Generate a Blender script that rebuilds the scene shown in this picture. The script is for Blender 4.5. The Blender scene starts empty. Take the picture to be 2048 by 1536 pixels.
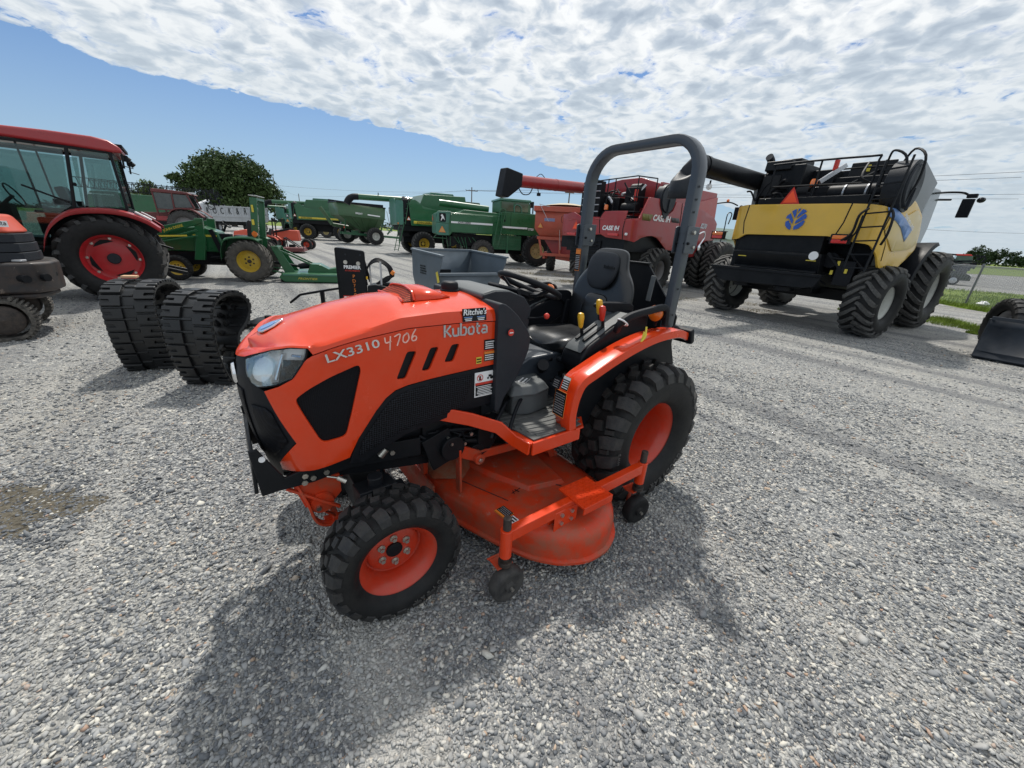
import bpy, bmesh, math, random
import numpy as np
from mathutils import Vector, Matrix, Euler
R = math.radians
rnd = random.Random(7)
scene = bpy.context.scene
COL = scene.collection

# ------------------------------------------------------------------ camera
cam_d = bpy.data.cameras.new('camera')
cam_d.sensor_width = 36.0
cam_d.lens = 36.0 * 763.27 / 2048.0
cam_d.clip_start = 0.05
cam_d.clip_end = 3000.0
cam = bpy.data.objects.new('camera', cam_d)
COL.objects.link(cam)
pitch, roll, CH = 0.3738, 0.0599, 1.6947
cf = Vector((0, math.cos(pitch), -math.sin(pitch)))
cu0 = Vector((0, math.sin(pitch), math.cos(pitch)))
cr0 = Vector((1, 0, 0))
cr_ = math.cos(roll) * cr0 + math.sin(roll) * cu0
cu_ = -math.sin(roll) * cr0 + math.cos(roll) * cu0
cam.matrix_world = Matrix(((cr_.x, cu_.x, -cf.x, 0), (cr_.y, cu_.y, -cf.y, 0), (cr_.z, cu_.z, -cf.z, CH), (0, 0, 0, 1)))
scene.camera = cam

# ------------------------------------------------------------------ sun, sky, exposure
SUN_EL = 58.0
SUN_AZ = 94.0        # direction towards the sun, degrees from +X
sd = Vector((math.cos(R(SUN_EL)) * math.cos(R(SUN_AZ)), math.cos(R(SUN_EL)) * math.sin(R(SUN_AZ)), math.sin(R(SUN_EL))))
sl = bpy.data.lights.new('sun', 'SUN')
sl.energy = 3.3
sl.angle = R(2.2)
sl.color = (1.0, 0.95, 0.87)
so = bpy.data.objects.new('sun', sl)
so.rotation_euler = (-sd).to_track_quat('-Z', 'Y').to_euler()
COL.objects.link(so)
scene.view_settings.view_transform = 'Standard'
scene.view_settings.look = 'None'
scene.view_settings.gamma = 1.0
scene.view_settings.use_curve_mapping = False
scene.view_settings.exposure = 0.14

world = bpy.data.worlds.new('World')
scene.world = world
world.use_nodes = True
wn, wl = world.node_tree.nodes, world.node_tree.links
for n in list(wn):
    wn.remove(n)

def nd(nodes, typ, **kw):
    n = nodes.new(typ)
    for k, v in kw.items():
        if k.startswith('i_'):
            key = k[2:]
            key = int(key) if key.isdigit() else key.replace('_', ' ')
            n.inputs[key].default_value = v
        else:
            setattr(n, k, v)
    return n

def mth(nodes, links, op, a, b=None, c=None, clamp=False):
    n = nodes.new('ShaderNodeMath'); n.operation = op; n.use_clamp = clamp
    for i, x in enumerate((a, b, c)):
        if x is None:
            continue
        if isinstance(x, (int, float)):
            n.inputs[i].default_value = x
        else:
            links.new(x, n.inputs[i])
    return n.outputs[0]

def ramp(nodes, links, fac, stops, interp='LINEAR'):
    n = nodes.new('ShaderNodeValToRGB')
    cr = n.color_ramp; cr.interpolation = interp
    while len(cr.elements) > 1:
        cr.elements.remove(cr.elements[-1])
    for i, (p, c) in enumerate(stops):
        e = cr.elements[0] if i == 0 else cr.elements.new(p)
        e.position = p
        e.color = (c, c, c, 1) if isinstance(c, (int, float)) else (c[0], c[1], c[2], 1)
    links.new(fac, n.inputs[0])
    return n.outputs[0]

def mixc(nodes, links, fac, a, b, mode='MIX'):
    n = nodes.new('ShaderNodeMix'); n.data_type = 'RGBA'; n.blend_type = mode
    for s, x in ((n.inputs[0], fac), (n.inputs[6], a), (n.inputs[7], b)):
        if isinstance(x, (int, float)):
            s.default_value = x
        elif isinstance(x, (tuple, list)):
            s.default_value = (x[0], x[1], x[2], 1)
        else:
            links.new(x, s)
    return n.outputs[2]

def build_sky():
    N, L = wn, wl
    STR = 0.10
    sky = nd(N, 'ShaderNodeTexSky', sky_type='NISHITA', sun_disc=False)
    sky.sun_elevation = R(SUN_EL); sky.sun_rotation = R(90 - SUN_AZ)
    sky.air_density = 1.0; sky.dust_density = 0.6; sky.ozone_density = 1.6
    tc = nd(N, 'ShaderNodeTexCoord')
    sp = nd(N, 'ShaderNodeSeparateXYZ'); L.new(tc.outputs['Generated'], sp.inputs[0])
    z = mth(N, L, 'MAXIMUM', sp.outputs[2], 0.02)
    px = mth(N, L, 'DIVIDE', sp.outputs[0], z); py = mth(N, L, 'DIVIDE', sp.outputs[1], z)
    cb = nd(N, 'ShaderNodeCombineXYZ'); L.new(px, cb.inputs[0]); L.new(py, cb.inputs[1])
    P = cb.outputs[0]
    def noise(scale, detail, rough, vec=P, lac=2.0, dist=0.0):
        n = nd(N, 'ShaderNodeTexNoise'); n.inputs['Scale'].default_value = scale; n.inputs['Detail'].default_value = detail
        n.inputs['Roughness'].default_value = rough; n.inputs['Lacunarity'].default_value = lac; n.inputs['Distortion'].default_value = dist
        L.new(vec, n.inputs['Vector']); return n.outputs[0]
    # deck of altocumulus, cut off along a line in the cloud plane
    d1 = mth(N, L, 'SUBTRACT', mth(N, L, 'ADD', mth(N, L, 'MULTIPLY', px, 0.93), 6.4), py)
    d2 = mth(N, L, 'MULTIPLY', mth(N, L, 'ADD', px, 3.15), 1.3)
    d = mth(N, L, 'MINIMUM', d1, d2)
    big = noise(0.9, 3, 0.55)
    d = mth(N, L, 'ADD', d, mth(N, L, 'MULTIPLY', mth(N, L, 'SUBTRACT', big, 0.5), 0.9))
    # small floccus cells, warped; the deck has thickness, so it is less squeezed towards the horizon than a sheet
    z3 = mth(N, L, 'ADD', z, 0.16); q = nd(N, 'ShaderNodeCombineXYZ'); L.new(mth(N, L, 'DIVIDE', sp.outputs[0], z3), q.inputs[0]); L.new(mth(N, L, 'DIVIDE', sp.outputs[1], z3), q.inputs[1])
    P3 = q.outputs[0]
    wv = nd(N, 'ShaderNodeTexNoise'); wv.inputs['Scale'].default_value = 5.0; wv.inputs['Detail'].default_value = 4
    L.new(P3, wv.inputs['Vector'])
    wm = nd(N, 'ShaderNodeVectorMath', operation='MULTIPLY_ADD'); L.new(wv.outputs['Color'], wm.inputs[0]); wm.inputs[1].default_value = (.20, .20, .20); L.new(P3, wm.inputs[2])
    PW = wm.outputs[0]
    vo = nd(N, 'ShaderNodeTexVoronoi'); vo.feature = 'SMOOTH_F1'; vo.inputs['Scale'].default_value = 11.0; vo.inputs['Smoothness'].default_value = .35; L.new(PW, vo.inputs['Vector'])
    puff = mth(N, L, 'SUBTRACT', 1.0, mth(N, L, 'MULTIPLY', vo.outputs['Distance'], 1.15))
    fine = noise(26.0, 5, 0.62, PW)
    cells = noise(7.0, 5, 0.6, PW)
    cl = mth(N, L, 'ADD', mth(N, L, 'ADD', mth(N, L, 'MULTIPLY', puff, 0.34), mth(N, L, 'MULTIPLY', fine, 0.30)), mth(N, L, 'MULTIPLY', cells, 0.42))
    # coverage rises away from the edge
    cov = ramp(N, L, d, [(0.0, 0.0), (0.14, 0.62), (0.5, 1.0)])
    thr = mth(N, L, 'SUBTRACT', 0.64, mth(N, L, 'MULTIPLY', cov, 0.345))
    dens = mth(N, L, 'SUBTRACT', cl, thr)
    mask = ramp(N, L, mth(N, L, 'MULTIPLY', dens, 7.0), [(0.0, 0.0), (0.35, 0.62), (1.0, 1.0)])
    inside = ramp(N, L, mth(N, L, 'ADD', d, 0.5), [(0.45, 0.0), (0.52, 1.0)])
    mask = mth(N, L, 'MULTIPLY', mask, inside)
    # shading of the cells: bright rims, greyer thick parts
    sh = noise(2.6, 4, 0.55, P3)
    sh2 = noise(11.0, 4, 0.55, PW)
    s = mth(N, L, 'ADD', mth(N, L, 'MULTIPLY', sh, 0.50), mth(N, L, 'MULTIPLY', sh2, 0.50))
    s = mth(N, L, 'ADD', s, mth(N, L, 'MULTIPLY', mth(N, L, 'SUBTRACT', puff, 0.55), 0.22))
    ccol = ramp(N, L, s, [(0.39, (.88, .90, .91)), (0.465, (.72, .76, .80)), (0.535, (.52, .59, .67)), (0.64, (.39, .46, .55))])
    # towards the horizon the deck flattens to pale grey-blue
    hz = ramp(N, L, sp.outputs[2], [(0.0, 1.0), (0.12, 0.75), (0.36, 0.0)])
    ccol = mixc(N, L, hz, ccol, (.52, .60, .66))
    skyc = mixc(N, L, 1.0, sky.outputs[0], (STR, STR, STR), 'MULTIPLY')
    tint = mixc(N, L, 1.0, skyc, (.50, .68, .90), 'MULTIPLY')
    # pale air near the horizon
    hz2 = ramp(N, L, sp.outputs[2], [(0.0, 0.85), (0.10, 0.5), (0.26, 0.10), (0.45, 0.0)])
    base = mixc(N, L, hz2, tint, (.42, .55, .66))
    # thin wisps at the left
    wis = noise(1.3, 6, 0.62, PW)
    wm2 = ramp(N, L, wis, [(0.60, 0.0), (0.75, 0.45)])
    wm3 = mth(N, L, 'MULTIPLY', wm2, ramp(N, L, mth(N, L, 'MULTIPLY', mth(N, L, 'ADD', px, 3.1), -1.0), [(0.0, 0.0), (0.5, 1.0)]))
    base = mixc(N, L, wm3, base, (.8, .86, .9))
    fin = mixc(N, L, mask, base, ccol)
    up = mixc(N, L, 1.0, fin, (1 / STR, 1 / STR, 1 / STR), 'MULTIPLY')
    bg = nd(N, 'ShaderNodeBackground'); bg.inputs['Strength'].default_value = STR
    L.new(up, bg.inputs['Color'])
    out = nd(N, 'ShaderNodeOutputWorld'); L.new(bg.outputs[0], out.inputs[0])
build_sky()

# ------------------------------------------------------------------ tags and helpers
def tag(o, label=None, cat=None, group=None, kind=None):
    if label: o['label'] = label
    if cat: o['category'] = cat
    if group: o['group'] = group
    if kind: o['kind'] = kind
    return o

def thing(name, label, cat, loc=(0, 0, 0), rz=0.0, group=None):
    o = bpy.data.objects.new(name, None)
    o.empty_display_size = 0.2
    COL.objects.link(o)
    o.location = loc; o.rotation_euler = (0, 0, R(rz))
    return tag(o, label, cat, group)

def copy_tree(o, parent=None):
    c = o.copy(); COL.objects.link(c)
    if parent is not None:
        c.parent = parent
    for ch in [x for x in bpy.data.objects if x.parent == o]:
        copy_tree(ch, c)
    return c

class MB:
    """collects simple shapes into one mesh"""
    def __init__(s):
        s.v = []; s.f = []; s.m = []
    def add(s, verts, faces, mat=0, M=None):
        k = len(s.v)
        if M is not None:
            verts = [M @ Vector(p) for p in verts]
        s.v += [tuple(p) for p in verts]
        s.f += [tuple(i + k for i in f) for f in faces]
        s.m += [mat] * len(faces)
        return s
    def box(s, c, d, rot=None, mat=0, taper=None):
        x, y, z = d[0] / 2, d[1] / 2, d[2] / 2
        t = taper or (1, 1)
        P = [(-x, -y, -z), (x, -y, -z), (x, y, -z), (-x, y, -z), (-x * t[0], -y * t[1], z), (x * t[0], -y * t[1], z), (x * t[0], y * t[1], z), (-x * t[0], y * t[1], z)]
        M = Matrix.Translation(c)
        if rot is not None:
            M = M @ Euler([R(a) for a in rot]).to_matrix().to_4x4()
        return s.add(P, [(0, 3, 2, 1), (4, 5, 6, 7), (0, 1, 5, 4), (1, 2, 6, 5), (2, 3, 7, 6), (3, 0, 4, 7)], mat, M)
    def span(s, a, b, mat=0):
        c = [(a[i] + b[i]) / 2 for i in range(3)]; d = [abs(a[i] - b[i]) for i in range(3)]
        return s.box(c, d, mat=mat)
    def prism(s, poly, lo, hi, axis='y', mat=0, top=None):
        """poly: 2-D outline in the plane across axis (y: (x,z); x: (y,z); z: (x,y))"""
        def P(p, h):
            if axis == 'y': return (p[0], h, p[1])
            if axis == 'x': return (h, p[0], p[1])
            return (p[0], p[1], h)
        n = len(poly); t = top or poly
        V = [P(p, lo) for p in poly] + [P(p, hi) for p in t]
        F = [tuple(range(n)), tuple(range(2 * n - 1, n - 1, -1))] + [((i + 1) % n, i, n + i, n + (i + 1) % n) for i in range(n)]
        a = sum(poly[i][0] * poly[(i + 1) % n][1] - poly[(i + 1) % n][0] * poly[i][1] for i in range(n))
        fl = (a > 0) != (axis == 'y')
        if lo > hi: fl = not fl
        if fl: F = [tuple(reversed(f)) for f in F]
        return s.add(V, F, mat)
    def tube(s, path, r, n=8, closed=False, mat=0, sec=None, up=None, caps=True):
        """round (or sec = list of 2-D points) section swept along a path"""
        P = [Vector(p) for p in path]; m = len(P)
        sec0 = sec or [(math.cos(2 * math.pi * i / n), math.sin(2 * math.pi * i / n)) for i in range(n)]
        n = len(sec0); V = []; prev = None
        for i in range(m):
            if closed:
                t = (P[(i + 1) % m] - P[i - 1])
            else:
                t = P[min(i + 1, m - 1)] - P[max(i - 1, 0)]
            t.normalize()
            if up is not None:
                u = Vector(up) - Vector(up).dot(t) * t
            elif prev is None:
                a = Vector((0, 0, 1)) if abs(t.z) < .9 else Vector((1, 0, 0))
                u = a - a.dot(t) * t
            else:
                u = prev - prev.dot(t) * t
            u.normalize(); prev = u; w = t.cross(u)
            rr = r[i] if isinstance(r, (list, tuple)) else r
            V += [P[i] + (u * q[1] + w * q[0]) * rr for q in sec0]
        F = []
        for i in range(m if closed else m - 1):
            a, b = i * n, ((i + 1) % m) * n
            F += [(a + k, a + (k + 1) % n, b + (k + 1) % n, b + k) for k in range(n)]
        if not closed and caps:
            F += [tuple(range(n - 1, -1, -1)), tuple(range((m - 1) * n, m * n))]
        return s.add(V, F, mat)
    def bar(s, a, b, w, h=None, mat=0, up=(0, 0, 1)):
        """rectangular bar from a to b, w wide and h deep along up"""
        h = h or w
        return s.tube([a, b], 1.0, sec=[(-w / 2, -h / 2), (w / 2, -h / 2), (w / 2, h / 2), (-w / 2, h / 2)], up=up if abs((Vector(b) - Vector(a)).normalized().dot(Vector(up))) < .98 else (1, 0, 0), mat=mat)
    def cyl(s, a, b, r, r2=None, n=16, mat=0):
        return s.tube([a, b], [r, r if r2 is None else r2], n=n, mat=mat)
    def lathe(s, prof, c=(0, 0, 0), axis='y', n=40, mat=0, mats=None):
        """prof: list of (radius, offset along axis)"""
        def P(r, a, t):
            x, z = r * math.cos(t), r * math.sin(t)
            if axis == 'y': return (c[0] + x, c[1] + a, c[2] + z)
            if axis == 'x': return (c[0] + a, c[1] + x, c[2] + z)
            return (c[0] + x, c[1] + z, c[2] + a)
        k = len(s.v); m = len(prof)
        for i in range(n):
            s.v += [P(r, a, 2 * math.pi * i / n) for r, a in prof]
        for i in range(n):
            j = (i + 1) % n
            for q in range(m - 1):
                s.f.append((k + i * m + q, k + i * m + q + 1, k + j * m + q + 1, k + j * m + q)); s.m.append(mats[q] if mats else mat)
        return s
    def ball(s, c, r, n=12, mat=0, sc=(1, 1, 1)):
        V = []; F = []; h = n // 2
        for i in range(h + 1):
            a = math.pi * i / h
            for j in range(n):
                b = 2 * math.pi * j / n
                V.append((c[0] + r * sc[0] * math.sin(a) * math.cos(b), c[1] + r * sc[1] * math.sin(a) * math.sin(b), c[2] + r * sc[2] * math.cos(a)))
        for i in range(h):
            for j in range(n):
                F.append((i * n + j, (i + 1) * n + j, (i + 1) * n + (j + 1) % n, i * n + (j + 1) % n))
        return s.add(V, F, mat)
    def grid(s, rows, mat=0, wrap=False, flip=False):
        """rows: list of equal-length lists of points"""
        n = len(rows[0]); V = [p for r_ in rows for p in r_]; F = []
        for i in range(len(rows) - 1):
            for j in range(n if wrap else n - 1):
                f = (i * n + j, i * n + (j + 1) % n, (i + 1) * n + (j + 1) % n, (i + 1) * n + j)
                F.append(tuple(reversed(f)) if flip else f)
        return s.add(V, F, mat)
    def mesh(s, name, mats, smooth=40, fixn=False, weld=False):
        me = bpy.data.meshes.new(name)
        me.from_pydata(s.v, [], s.f)
        for m in (mats if isinstance(mats, (list, tuple)) else [mats]):
            me.materials.append(m)
        me.polygons.foreach_set('material_index', s.m)
        me.update()
        if fixn or weld:
            b = bmesh.new(); b.from_mesh(me)
            if weld: bmesh.ops.remove_doubles(b, verts=b.verts, dist=1e-5)
            bmesh.ops.recalc_face_normals(b, faces=b.faces)
            b.to_mesh(me); b.free()
        if smooth:
            me.polygons.foreach_set('use_smooth', [True] * len(me.polygons))
            me.set_sharp_from_angle(angle=R(smooth))
        return me
    def obj(s, name, mats, parent=None, bevel=0, seg=2, loc=(0, 0, 0), rot=(0, 0, 0), smooth=40, solid=0, sub=0, fixn=True, weld=False):
        o = bpy.data.objects.new(name, s.mesh(name, mats, smooth, fixn, weld))
        COL.objects.link(o)
        o.location = loc; o.rotation_euler = [R(a) for a in rot]
        if parent is not None: o.parent = parent
        if sub:
            m = o.modifiers.new('sub', 'SUBSURF'); m.levels = sub; m.render_levels = sub
        if solid:
            m = o.modifiers.new('solid', 'SOLIDIFY'); m.thickness = solid; m.offset = -1
        if bevel:
            m = o.modifiers.new('bevel', 'BEVEL'); m.width = bevel; m.segments = seg; m.limit_method = 'ANGLE'; m.angle_limit = R(35)
            m.harden_normals = True
        return o

def link_mesh(name, me, parent=None, loc=(0, 0, 0), rot=(0, 0, 0), M=None):
    o = bpy.data.objects.new(name, me); COL.objects.link(o)
    if parent is not None: o.parent = parent
    if M is not None: o.matrix_local = M
    else:
        o.location = loc; o.rotation_euler = [R(a) for a in rot]
    return o

def arc(c, r, a0, a1, n, r2=None):
    r2 = r2 or r
    return [(c[0] + r * math.cos(R(a0 + (a1 - a0) * i / n)), c[1] + r2 * math.sin(R(a0 + (a1 - a0) * i / n))) for i in range(n + 1)]

def rounded(poly, r, n=3):
    """round the corners of a 2-D polygon"""
    out = []; m = len(poly)
    for i in range(m):
        a, b, c = Vector(poly[i - 1]), Vector(poly[i]), Vector(poly[(i + 1) % m])
        rr = r[i] if isinstance(r, (list, tuple)) else r
        d1 = min(rr, (a - b).length * .45); d2 = min(rr, (c - b).length * .45)
        if rr <= 0: out.append(tuple(b)); continue
        p, q = b + (a - b).normalized() * d1, b + (c - b).normalized() * d2
        for k in range(n + 1):
            t = k / n
            out.append(tuple((1 - t) ** 2 * p + 2 * t * (1 - t) * b + t * t * q))
    return out

def smooth_path(P, n=6, closed=False):
    """Catmull-Rom through 3-D points"""
    P = [Vector(p) for p in P]; m = len(P); out = []
    rng = range(m) if closed else range(m - 1)
    for i in rng:
        if closed: a, b, c, d = P[i - 1], P[i], P[(i + 1) % m], P[(i + 2) % m]
        else: a, b, c, d = P[max(i - 1, 0)], P[i], P[i + 1], P[min(i + 2, m - 1)]
        for k in range(n):
            t = k / n
            out.append(.5 * (2 * b + (c - a) * t + (2 * a - 5 * b + 4 * c - d) * t * t + (-a + 3 * b - 3 * c + d) * t ** 3))
    if not closed: out.append(P[-1])
    return out

# text as a thin mesh; side: 'L','R' (vehicle sides), 'B' back, 'T' top
FACE = {'L': ((-1, 0, 0), (0, 0, 1), (0, 1, 0)), 'R': ((1, 0, 0), (0, 0, 1), (0, -1, 0)), 'B': ((0, -1, 0), (0, 0, 1), (-1, 0, 0)), 'F': ((0, 1, 0), (0, 0, 1), (1, 0, 0)), 'T': ((1, 0, 0), (0, 1, 0), (0, 0, 1))}
def text_mesh(txt, size, bold=0.0, ext=0.0015, shear=0.0, space=1.0, sx=1.0, align='CENTER'):
    cu = bpy.data.curves.new('lettering', 'FONT')
    cu.body = txt; cu.size = size; cu.offset = bold * size; cu.extrude = ext; cu.shear = shear; cu.space_character = space
    cu.align_x = align; cu.align_y = 'CENTER'; cu.resolution_u = 3
    o = bpy.data.objects.new('t', cu); COL.objects.link(o)
    dg = bpy.context.evaluated_depsgraph_get()
    me = bpy.data.meshes.new_from_object(o.evaluated_get(dg))
    bpy.data.objects.remove(o); bpy.data.curves.remove(cu)
    if sx != 1.0: me.transform(Matrix.Scale(sx, 4, (1, 0, 0)))
    return me
def text(txt, size, mat, parent, at, side='L', rot=0.0, name='lettering', tiltx=0.0, **kw):
    me = text_mesh(txt, size, **kw)
    me.materials.clear(); me.materials.append(mat)
    X, Y, Z = [Vector(a) for a in (FACE[side] if isinstance(side, str) else side)]
    M = Matrix((X, Y, Z)).transposed().to_4x4()
    M = Matrix.Translation(at) @ M @ Matrix.Rotation(R(tiltx), 4, 'X') @ Matrix.Rotation(R(rot), 4, 'Z')
    return link_mesh(name, me, parent, M=M)
# ------------------------------------------------------------------ materials
def new_mat(name):
    m = bpy.data.materials.new(name); m.use_nodes = True
    N, L = m.node_tree.nodes, m.node_tree.links
    return m, N, L, N['Principled BSDF']

def surf(name, col, rough=0.5, metal=0.0, coat=0.0, var=0.08, dirt=0.0, dirtcol=(.23, .19, .15), scale=3.0, bump=0.0, bscale=60, spec=0.5, scratch=0.0, rvar=0.12):
    m, N, L, B = new_mat(name)
    tc = N.new('ShaderNodeTexCoord'); O = tc.outputs['Object']
    n1 = nd(N, 'ShaderNodeTexNoise'); n1.inputs['Scale'].default_value = scale; n1.inputs['Detail'].default_value = 6; n1.inputs['Roughness'].default_value = .62
    L.new(O, n1.inputs['Vector'])
    lo = tuple(c * (1 - var) for c in col); hi = tuple(min(1, c * (1 + var) + var * .01) for c in col)
    c = mixc(N, L, ramp(N, L, n1.outputs[0], [(.3, 0.0), (.7, 1.0)]), lo, hi)
    if dirt > 0:
        n2 = nd(N, 'ShaderNodeTexNoise'); n2.inputs['Scale'].default_value = scale * 2.3; n2.inputs['Detail'].default_value = 9; n2.inputs['Roughness'].default_value = .72
        L.new(O, n2.inputs['Vector'])
        df = ramp(N, L, n2.outputs[0], [(.40, 0.0), (.66, dirt)])
        c = mixc(N, L, df, c, dirtcol)
    if scratch > 0:
        n3 = nd(N, 'ShaderNodeTexNoise'); n3.inputs['Scale'].default_value = 7; n3.inputs['Detail'].default_value = 10; n3.inputs['Roughness'].default_value = .8
        L.new(O, n3.inputs['Vector'])
        c = mixc(N, L, ramp(N, L, n3.outputs[0], [(.60, 0.0), (.64, scratch)]), c, (.33, .27, .22))
    L.new(c, B.inputs['Base Color'])
    B.inputs['Metallic'].default_value = metal
    r = ramp(N, L, n1.outputs[0], [(.25, max(.03, rough - rvar)), (.75, min(1, rough + rvar))])
    L.new(r, B.inputs['Roughness'])
    B.inputs['Coat Weight'].default_value = coat; B.inputs['Coat Roughness'].default_value = .08
    B.inputs['Specular IOR Level'].default_value = spec
    if bump > 0:
        n4 = nd(N, 'ShaderNodeTexNoise'); n4.inputs['Scale'].default_value = bscale; n4.inputs['Detail'].default_value = 3
        L.new(O, n4.inputs['Vector'])
        b = N.new('ShaderNodeBump'); b.inputs['Strength'].default_value = bump; b.inputs['Distance'].default_value = .004
        L.new(n4.outputs[0], b.inputs['Height']); L.new(b.outputs[0], B.inputs['Normal'])
    return m

ORANGE = surf('orange_paint', (.68, .046, .006), .24, coat=.35, spec=.3, var=.03, dirt=.08, dirtcol=(.42, .16, .10), scale=5, rvar=.05)
ORANGE_W = surf('worn_orange_paint', (.58, .044, .010), .42, coat=.1, spec=.3, var=.10, dirt=.68, dirtcol=(.23, .12, .075), scale=3.4, scratch=.45)
ORANGE_RIM = surf('orange_rim_paint', (.54, .036, .010), .36, coat=.2, var=.06, dirt=.22, dirtcol=(.25, .13, .09), scale=8)
BLACKPL = surf('black_plastic', (.0055, .0068, .0100), .50, var=.15, bump=.25, bscale=500, dirt=.10, dirtcol=(.03, .031, .036), spec=.2)
GREYPL = surf('charcoal_plastic', (.017, .021, .028), .50, var=.12, bump=.3, bscale=450, dirt=.15, dirtcol=(.05, .055, .062), spec=.28)
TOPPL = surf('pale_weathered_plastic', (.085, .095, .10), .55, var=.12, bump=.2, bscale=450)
STEEL_G = surf('charcoal_painted_steel', (.036, .047, .062), .36, coat=.2, var=.08, dirt=.08, dirtcol=(.14, .14, .15))
BLACKST = surf('black_steel', (.006, .0075, .010), .42, coat=.0, var=.2, dirt=.14, dirtcol=(.035, .034, .034), spec=.2)
BOLT = surf('zinc_bolt', (.55, .53, .48), .35, metal=.9, var=.15)
CHROME = surf('bright_metal', (.75, .76, .78), .12, metal=1.0, var=.02)
DARKST = surf('greasy_dark_steel', (.035, .030, .028), .55, metal=.3, var=.35, dirt=.5, dirtcol=(.12, .09, .07), scale=9)
RUSTY = surf('rusty_steel', (.16, .08, .05), .75, var=.4, dirt=.6, dirtcol=(.09, .06, .05), scale=6)
VINYL = surf('black_vinyl', (.008, .0095, .012), .33, var=.1, coat=.15, bump=.12, bscale=350)
RUBBER = surf('tyre_rubber', (.009, .0098, .011), .60, var=.25, dirt=.30, dirtcol=(.035, .033, .030), scale=7, bump=.25, bscale=160, spec=.28)
LUGM = surf('tread_lug_rubber', (.019, .020, .022), .58, var=.35, dirt=.55, dirtcol=(.060, .056, .050), scale=9, bump=.3, bscale=160, spec=.35)
LUGD = surf('dusty_tread_lug', (.055, .055, .054), .75, var=.35, dirt=.6, dirtcol=(.15, .145, .135), scale=9, bump=.3, bscale=120, spec=.3)
RUBBER_D = surf('dusty_tyre_rubber', (.030, .030, .031), .78, var=.25, dirt=.55, dirtcol=(.105, .098, .088), scale=5, bump=.25, bscale=160)
RUBBER_G = surf('grey_dusty_tyre_rubber', (.055, .052, .047), .85, var=.3, dirt=.6, dirtcol=(.14, .125, .105), scale=5, bump=.3, bscale=120)
TRACKR = surf('rubber_track', (.007, .008, .0095), .40, var=.25, dirt=.20, dirtcol=(.022, .022, .023), scale=8, bump=.3, bscale=140)
WHITE = surf('white_print', (.78, .79, .80), .5, var=.03)
SILVER = surf('silver_print', (.50, .51, .53), .3, metal=.6, var=.04)
YELL = surf('yellow_knob', (.72, .42, .02), .35, var=.05, coat=.2)
REDK = surf('red_plastic', (.55, .03, .015), .35, var=.05, coat=.2)
BLUE = surf('blue_print', (.03, .10, .42), .4, var=.05)
BLUEDEC = surf('pale_blue_decal', (.16, .28, .55), .35, var=.3, scale=2)
YDEC = surf('yellow_decal', (.68, .55, .06), .5, var=.05)
ODEC = surf('orange_decal', (.75, .22, .03), .5, var=.05)
CHALK = surf('pink_chalk', (.80, .50, .42), .8, var=.2, scale=60)
GREEN = surf('green_paint', (.010, .105, .036), .34, coat=.35, var=.12, dirt=.16, dirtcol=(.07, .10, .06), scale=1.6)
GREEN_D = surf('faded_green_paint', (.022, .120, .055), .45, coat=.15, var=.15, dirt=.3, dirtcol=(.09, .12, .08), scale=1.4)
GREEN_L = surf('pale_green_panel', (.035, .16, .11), .4, coat=.2, var=.15, dirt=.3, dirtcol=(.12, .2, .17), scale=1.5)
OLIVE = surf('sun_faded_green_paint', (.042, .105, .045), .5, var=.15, dirt=.3, dirtcol=(.10, .12, .07), scale=1.2)
REDP = surf('red_paint', (.36, .016, .022), .34, coat=.45, var=.08, dirt=.10, dirtcol=(.2, .08, .07), scale=2)
REDC = surf('harvester_red_paint', (.33, .022, .024), .38, coat=.35, var=.10, dirt=.22, dirtcol=(.24, .09, .08), scale=1.3)
REDD = surf('dull_dark_red_paint', (.12, .020, .022), .55, var=.2, dirt=.35, dirtcol=(.12, .07, .06), scale=2)
CARTR = surf('faded_orange_red_paint', (.46, .085, .050), .55, var=.12, dirt=.35, dirtcol=(.36, .14, .09), scale=1.4)
YELP = surf('yellow_paint', (.68, .42, .05), .34, coat=.4, var=.07, dirt=.14, dirtcol=(.45, .32, .12), scale=1.2)
YELL_RIM = surf('yellow_rim_paint', (.56, .38, .03), .45, var=.08, dirt=.25, dirtcol=(.3, .22, .07), scale=6)
CREAM_RIM = surf('cream_rim_paint', (.50, .42, .20), .5, var=.08, dirt=.25, dirtcol=(.3, .22, .12), scale=5)
WHITE_RIM = surf('white_rim_paint', (.55, .56, .52), .5, var=.08, dirt=.2, dirtcol=(.35, .32, .27), scale=5)
GREY_RIM = surf('grey_rim_paint', (.22, .22, .23), .5, var=.1, dirt=.3, dirtcol=(.2, .17, .15), scale=5)
RED_RIM = surf('red_rim_paint', (.46, .016, .022), .42, coat=.2, var=.08, dirt=.15, dirtcol=(.2, .06, .05), scale=5)
HOPPER = surf('blue_grey_hopper_paint', (.105, .135, .165), .42, coat=.15, var=.1, dirt=.25, dirtcol=(.07, .085, .10), scale=3)
ALU = surf('white_trailer_panel', (.42, .44, .47), .5, var=.08, dirt=.3, dirtcol=(.3, .3, .3), scale=.8)
GALV = surf('galvanised_sheet', (.19, .20, .21), .42, metal=.5, var=.2, dirt=.3, dirtcol=(.18, .19, .2), scale=1.5)
TARP = surf('tan_tarpaulin', (.50, .42, .29), .8, var=.1)
SMV = surf('fluorescent_orange_triangle', (.95, .10, .03), .5, var=.03)
SMVR = surf('faded_triangle', (.60, .33, .12), .6, var=.1)
AMBER = surf('amber_lens', (.75, .17, .015), .15, var=.15, coat=.8)
REDL = surf('red_lens', (.55, .015, .012), .15, var=.1, coat=.8)
WOODB = surf('fresh_wood_block', (.55, .34, .20), .7, var=.12, scale=20)
POLE = surf('weathered_pole_wood', (.11, .085, .065), .85, var=.2)
WIREM = surf('power_wire', (.05, .05, .055), .6)
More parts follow.
